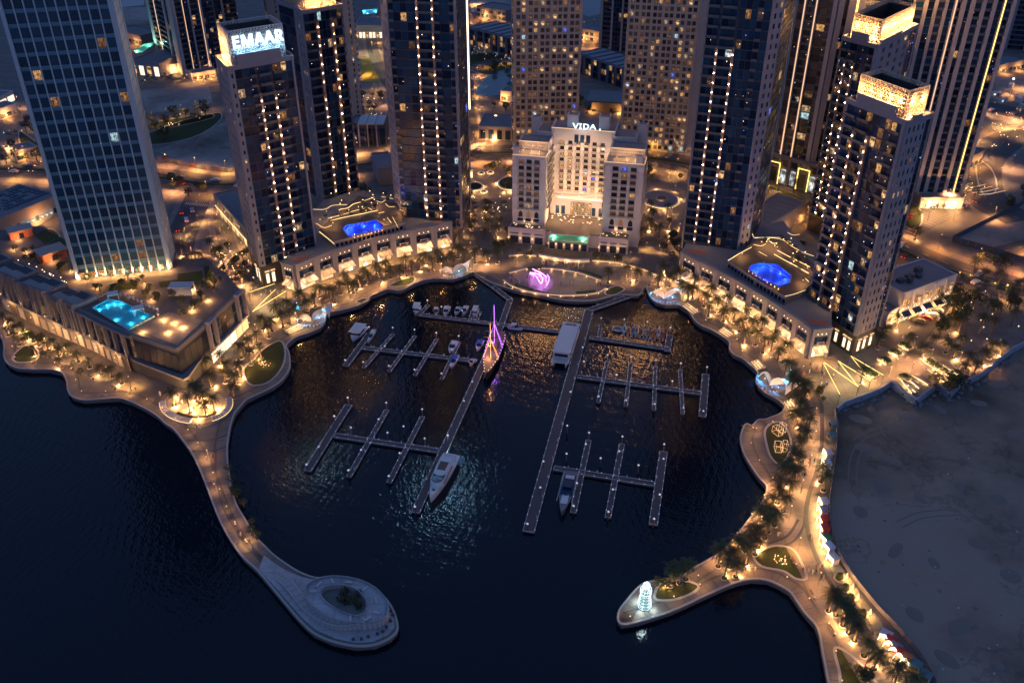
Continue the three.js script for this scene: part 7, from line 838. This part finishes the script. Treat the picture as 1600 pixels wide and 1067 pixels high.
// ---------- people strolling: one continuous figure each ----------
function figure(step, arm) {
  const mc = new MarchingCubes(44, new THREE.MeshBasicMaterial(), false, false, 20000), S = 1.9, c = V(0, .88, 0), bones = [[[0, 1.62, .02], .115, [0, 1.64, .03], .11], [[0, 1.38, 0], .06, [0, 1.55, 0], .06], [[0, 1.02, 0], .15, [0, 1.32, 0], .17], [[-.17, 1.36, 0], .07, [.17, 1.36, 0], .07], [[0, .9, 0], .16, [0, 1.05, 0], .15]];
  for (const s of [-1, 1]) { bones.push([[s * .09, .9, 0], .095, [s * .1, .5, s * step * .5 + .04], .07], [[s * .1, .5, s * step * .5 + .04], .068, [s * .1, .08, s * step - .02], .045], [[s * .1, .05, s * step], .05, [s * .11, .04, s * step + .16], .04], [[s * .21, 1.36, 0], .06, [s * .25, 1.1, -s * arm * .5], .05], [[s * .25, 1.1, -s * arm * .5], .048, [s * .24, .84, -s * arm + .06], .036]); }
  const n = 44, f = mc.field; mc.isolation = 0; for (let z = 0; z < n; z++) for (let y = 0; y < n; y++) for (let x = 0; x < n; x++) { const p = V((x - n / 2) / (n / 2) * S / 2, (y - n / 2) / (n / 2) * S / 2 + c.y, (z - n / 2) / (n / 2) * S / 2); let d = 1; for (const [a, ra, b, rb] of bones) { const A = V(...a), B = V(...b), ab = B.clone().sub(A), t = Math.max(0, Math.min(1, p.clone().sub(A).dot(ab) / ab.lengthSq())), q = p.distanceTo(A.addScaledVector(ab, t)) - (ra + (rb - ra) * t), k = .05, h = Math.max(0, Math.min(1, .5 + .5 * (d - q) / k)); d = d * (1 - h) + q * h - k * h * (1 - h); } f[x + y * n + z * n * n] = -d; }
  mc.update(); const g = new THREE.BufferGeometry(), pos = mc.positionArray.slice(0, mc.count * 3); for (let k = 0; k < pos.length; k += 3) { pos[k] *= S / 2; pos[k + 1] = pos[k + 1] * S / 2 + c.y; pos[k + 2] *= S / 2; } g.setAttribute('position', new THREE.Float32BufferAttribute(pos, 3)); return g;
}
{
  const figs = [figure(.2, .22), figure(.02, .05), figure(.12, .15)], hair = new THREE.SphereGeometry(.125, 8, 6, 0, 6.3, 0, 1.7), kinds = [['white', M.clothA], ['dark', M.clothB], ['dark red', M.clothC], ['sand-coloured', M.cream], ['grey', M.grey]], cnt = {}; let n = 0;
  const put = (x, y, where) => { const [c, m] = kinds[n % 5], pose = n % 3 === 1 ? 'standing' : 'walking', i = cnt[where] = (cnt[where] ?? -1) + 1, o = thing('person', `person in ${c} ${pose}, ${nth(i)} from left ${where}`, 'person', G(x, y).setY(.1), rr(0, 6.28), 'people ' + where); part('body', figs[n % 3], m, o); const h = part('hair', hair, M.darkStone, o); h.position.set(0, 1.66, .01); n++; };
  [[[806,441],[812,444],[830,438],[851,414],[853,415],[855,414],[893,417],[895,416],[877,447],[888,444],[938,448],[903,420],[884,413],[800,436]], [[1283,594],[1265,583],[1288,587],[1275,580],[1266,573],[1289,605],[1292,604],[1264,725],[1257,746],[1270,726],[1216,838],[1268,842]], [[1275,890],[1280,898],[1263,892],[1283,906],[1270,897],[1360,1019],[1386,1025],[1394,1040],[1281,888],[1385,1030]], [[205,611],[285,632],[305,645],[250,618],[54,571],[158,621],[312,670],[336,716]], [[415,458],[422,466],[445,478],[470,490],[560,442],[600,432],[650,425],[690,418],[432,470],[520,460],[575,438],[630,428]], [[1120,492],[1140,500],[1095,470],[1170,512],[1200,540],[1070,445],[1050,438],[1160,518],[1235,575],[1215,560]], [[396,860],[376,838],[330,760],[390,850]]].forEach((l, k) => { const w = ['on the fountain plaza', 'on the right promenade', 'by the market stalls', 'on the left promenade and round plaza', 'before the left arcade', 'before the right arcade', 'on the left spit'][k]; const more = k < 6 ? l.map(([x, y]) => [x + rr(-9, 9), y + rr(-3, 3)]) : []; l.push(...more); l.sort((a, b) => a[0] - b[0]).forEach(([x, y]) => put(x, y, w)); });
}

scatter([120,425,250,440,250,455,140,462], 14, (x, y) => tree(G(x, y, HD), 'along the foot of the slab tower', .9, 'shrubs at the slab tower foot')); scatter([230,455,260,470,275,490,245,480], 7, (x, y) => tree(G(x, y, HD), 'behind the turquoise pool loungers', .9, 'shrubs by the turquoise pool')); scatter([290,490,330,470,350,440,325,420,318,460], 14, (x, y) => tree(G(x, y, HD), 'on the right wing of the deck', 1, 'shrubs on the deck right wing')); scatter([0,392,60,372,118,420,118,440,60,425], 14, (x, y) => tree(G(x, y, HD), 'between the terracotta pavilions', 1, 'shrubs by the terracotta pavilions'));

{ // benches and bins along the promenades
  const b0 = thing('bench', '', 'bench', V(0, 0, 0), 0, 'promenade benches'); part('seat', new MB().box(0, .4, 0, 1.8, .08, .5).geo(), M.wood, b0); part('backrest', new MB().box(0, .5, -.24, 1.8, .4, .06).geo(), M.wood, b0); part('legs', new MB().box(-.75, 0, 0, .08, .4, .45).box(.75, 0, 0, .08, .4, .45).geo(), M.metal, b0);
  const n0 = thing('litter_bin', '', 'bin', V(0, 0, 0), 0, 'litter bins'); const bb = part('body', new THREE.CylinderGeometry(.28, .25, .9, 10), M.dark, n0); bb.position.y = .45; const bl = part('lid', new THREE.CylinderGeometry(.3, .3, .08, 10), M.metal, n0); bl.position.y = .94; let nb = 0;
  for (const [line, where] of [[offset(inner1, -2.5), 'along the left promenade'], [offset(inner2, 2.5), 'along the right promenade'], [offset(smooth(P([1272,640,1272,690,1262,740,1246,785,1232,820,1246,860,1272,905,1296,950,1325,1000]), 4), 2.6), 'along the right strip'], [offset(smooth(P([20,520,100,562,200,608]), 4), 2.4), 'before the left shops']]) along(line, 11, 4).forEach(({ p, dir }, i) => { const t = Math.atan2(-dir.z, dir.x), q = p.clone().setY(.03), lb = `wooden bench, ${nth(i)} from the left ${where}`, q2 = p.clone().addScaledVector(dir, 2).setY(.03), l2 = `dark litter bin, ${nth(i)} from the left ${where}`; if (!nb++) { b0.position.copy(q); b0.rotation.y = t; b0.userData.label = lb; b0.userData.group = 'benches ' + where; n0.position.copy(q2); n0.userData.label = l2; n0.userData.group = 'bins ' + where; } else { dup(b0, lb, q, t, 'benches ' + where); dup(n0, l2, q2, 0, 'bins ' + where); } });
}
renderer.render(scene, camera);
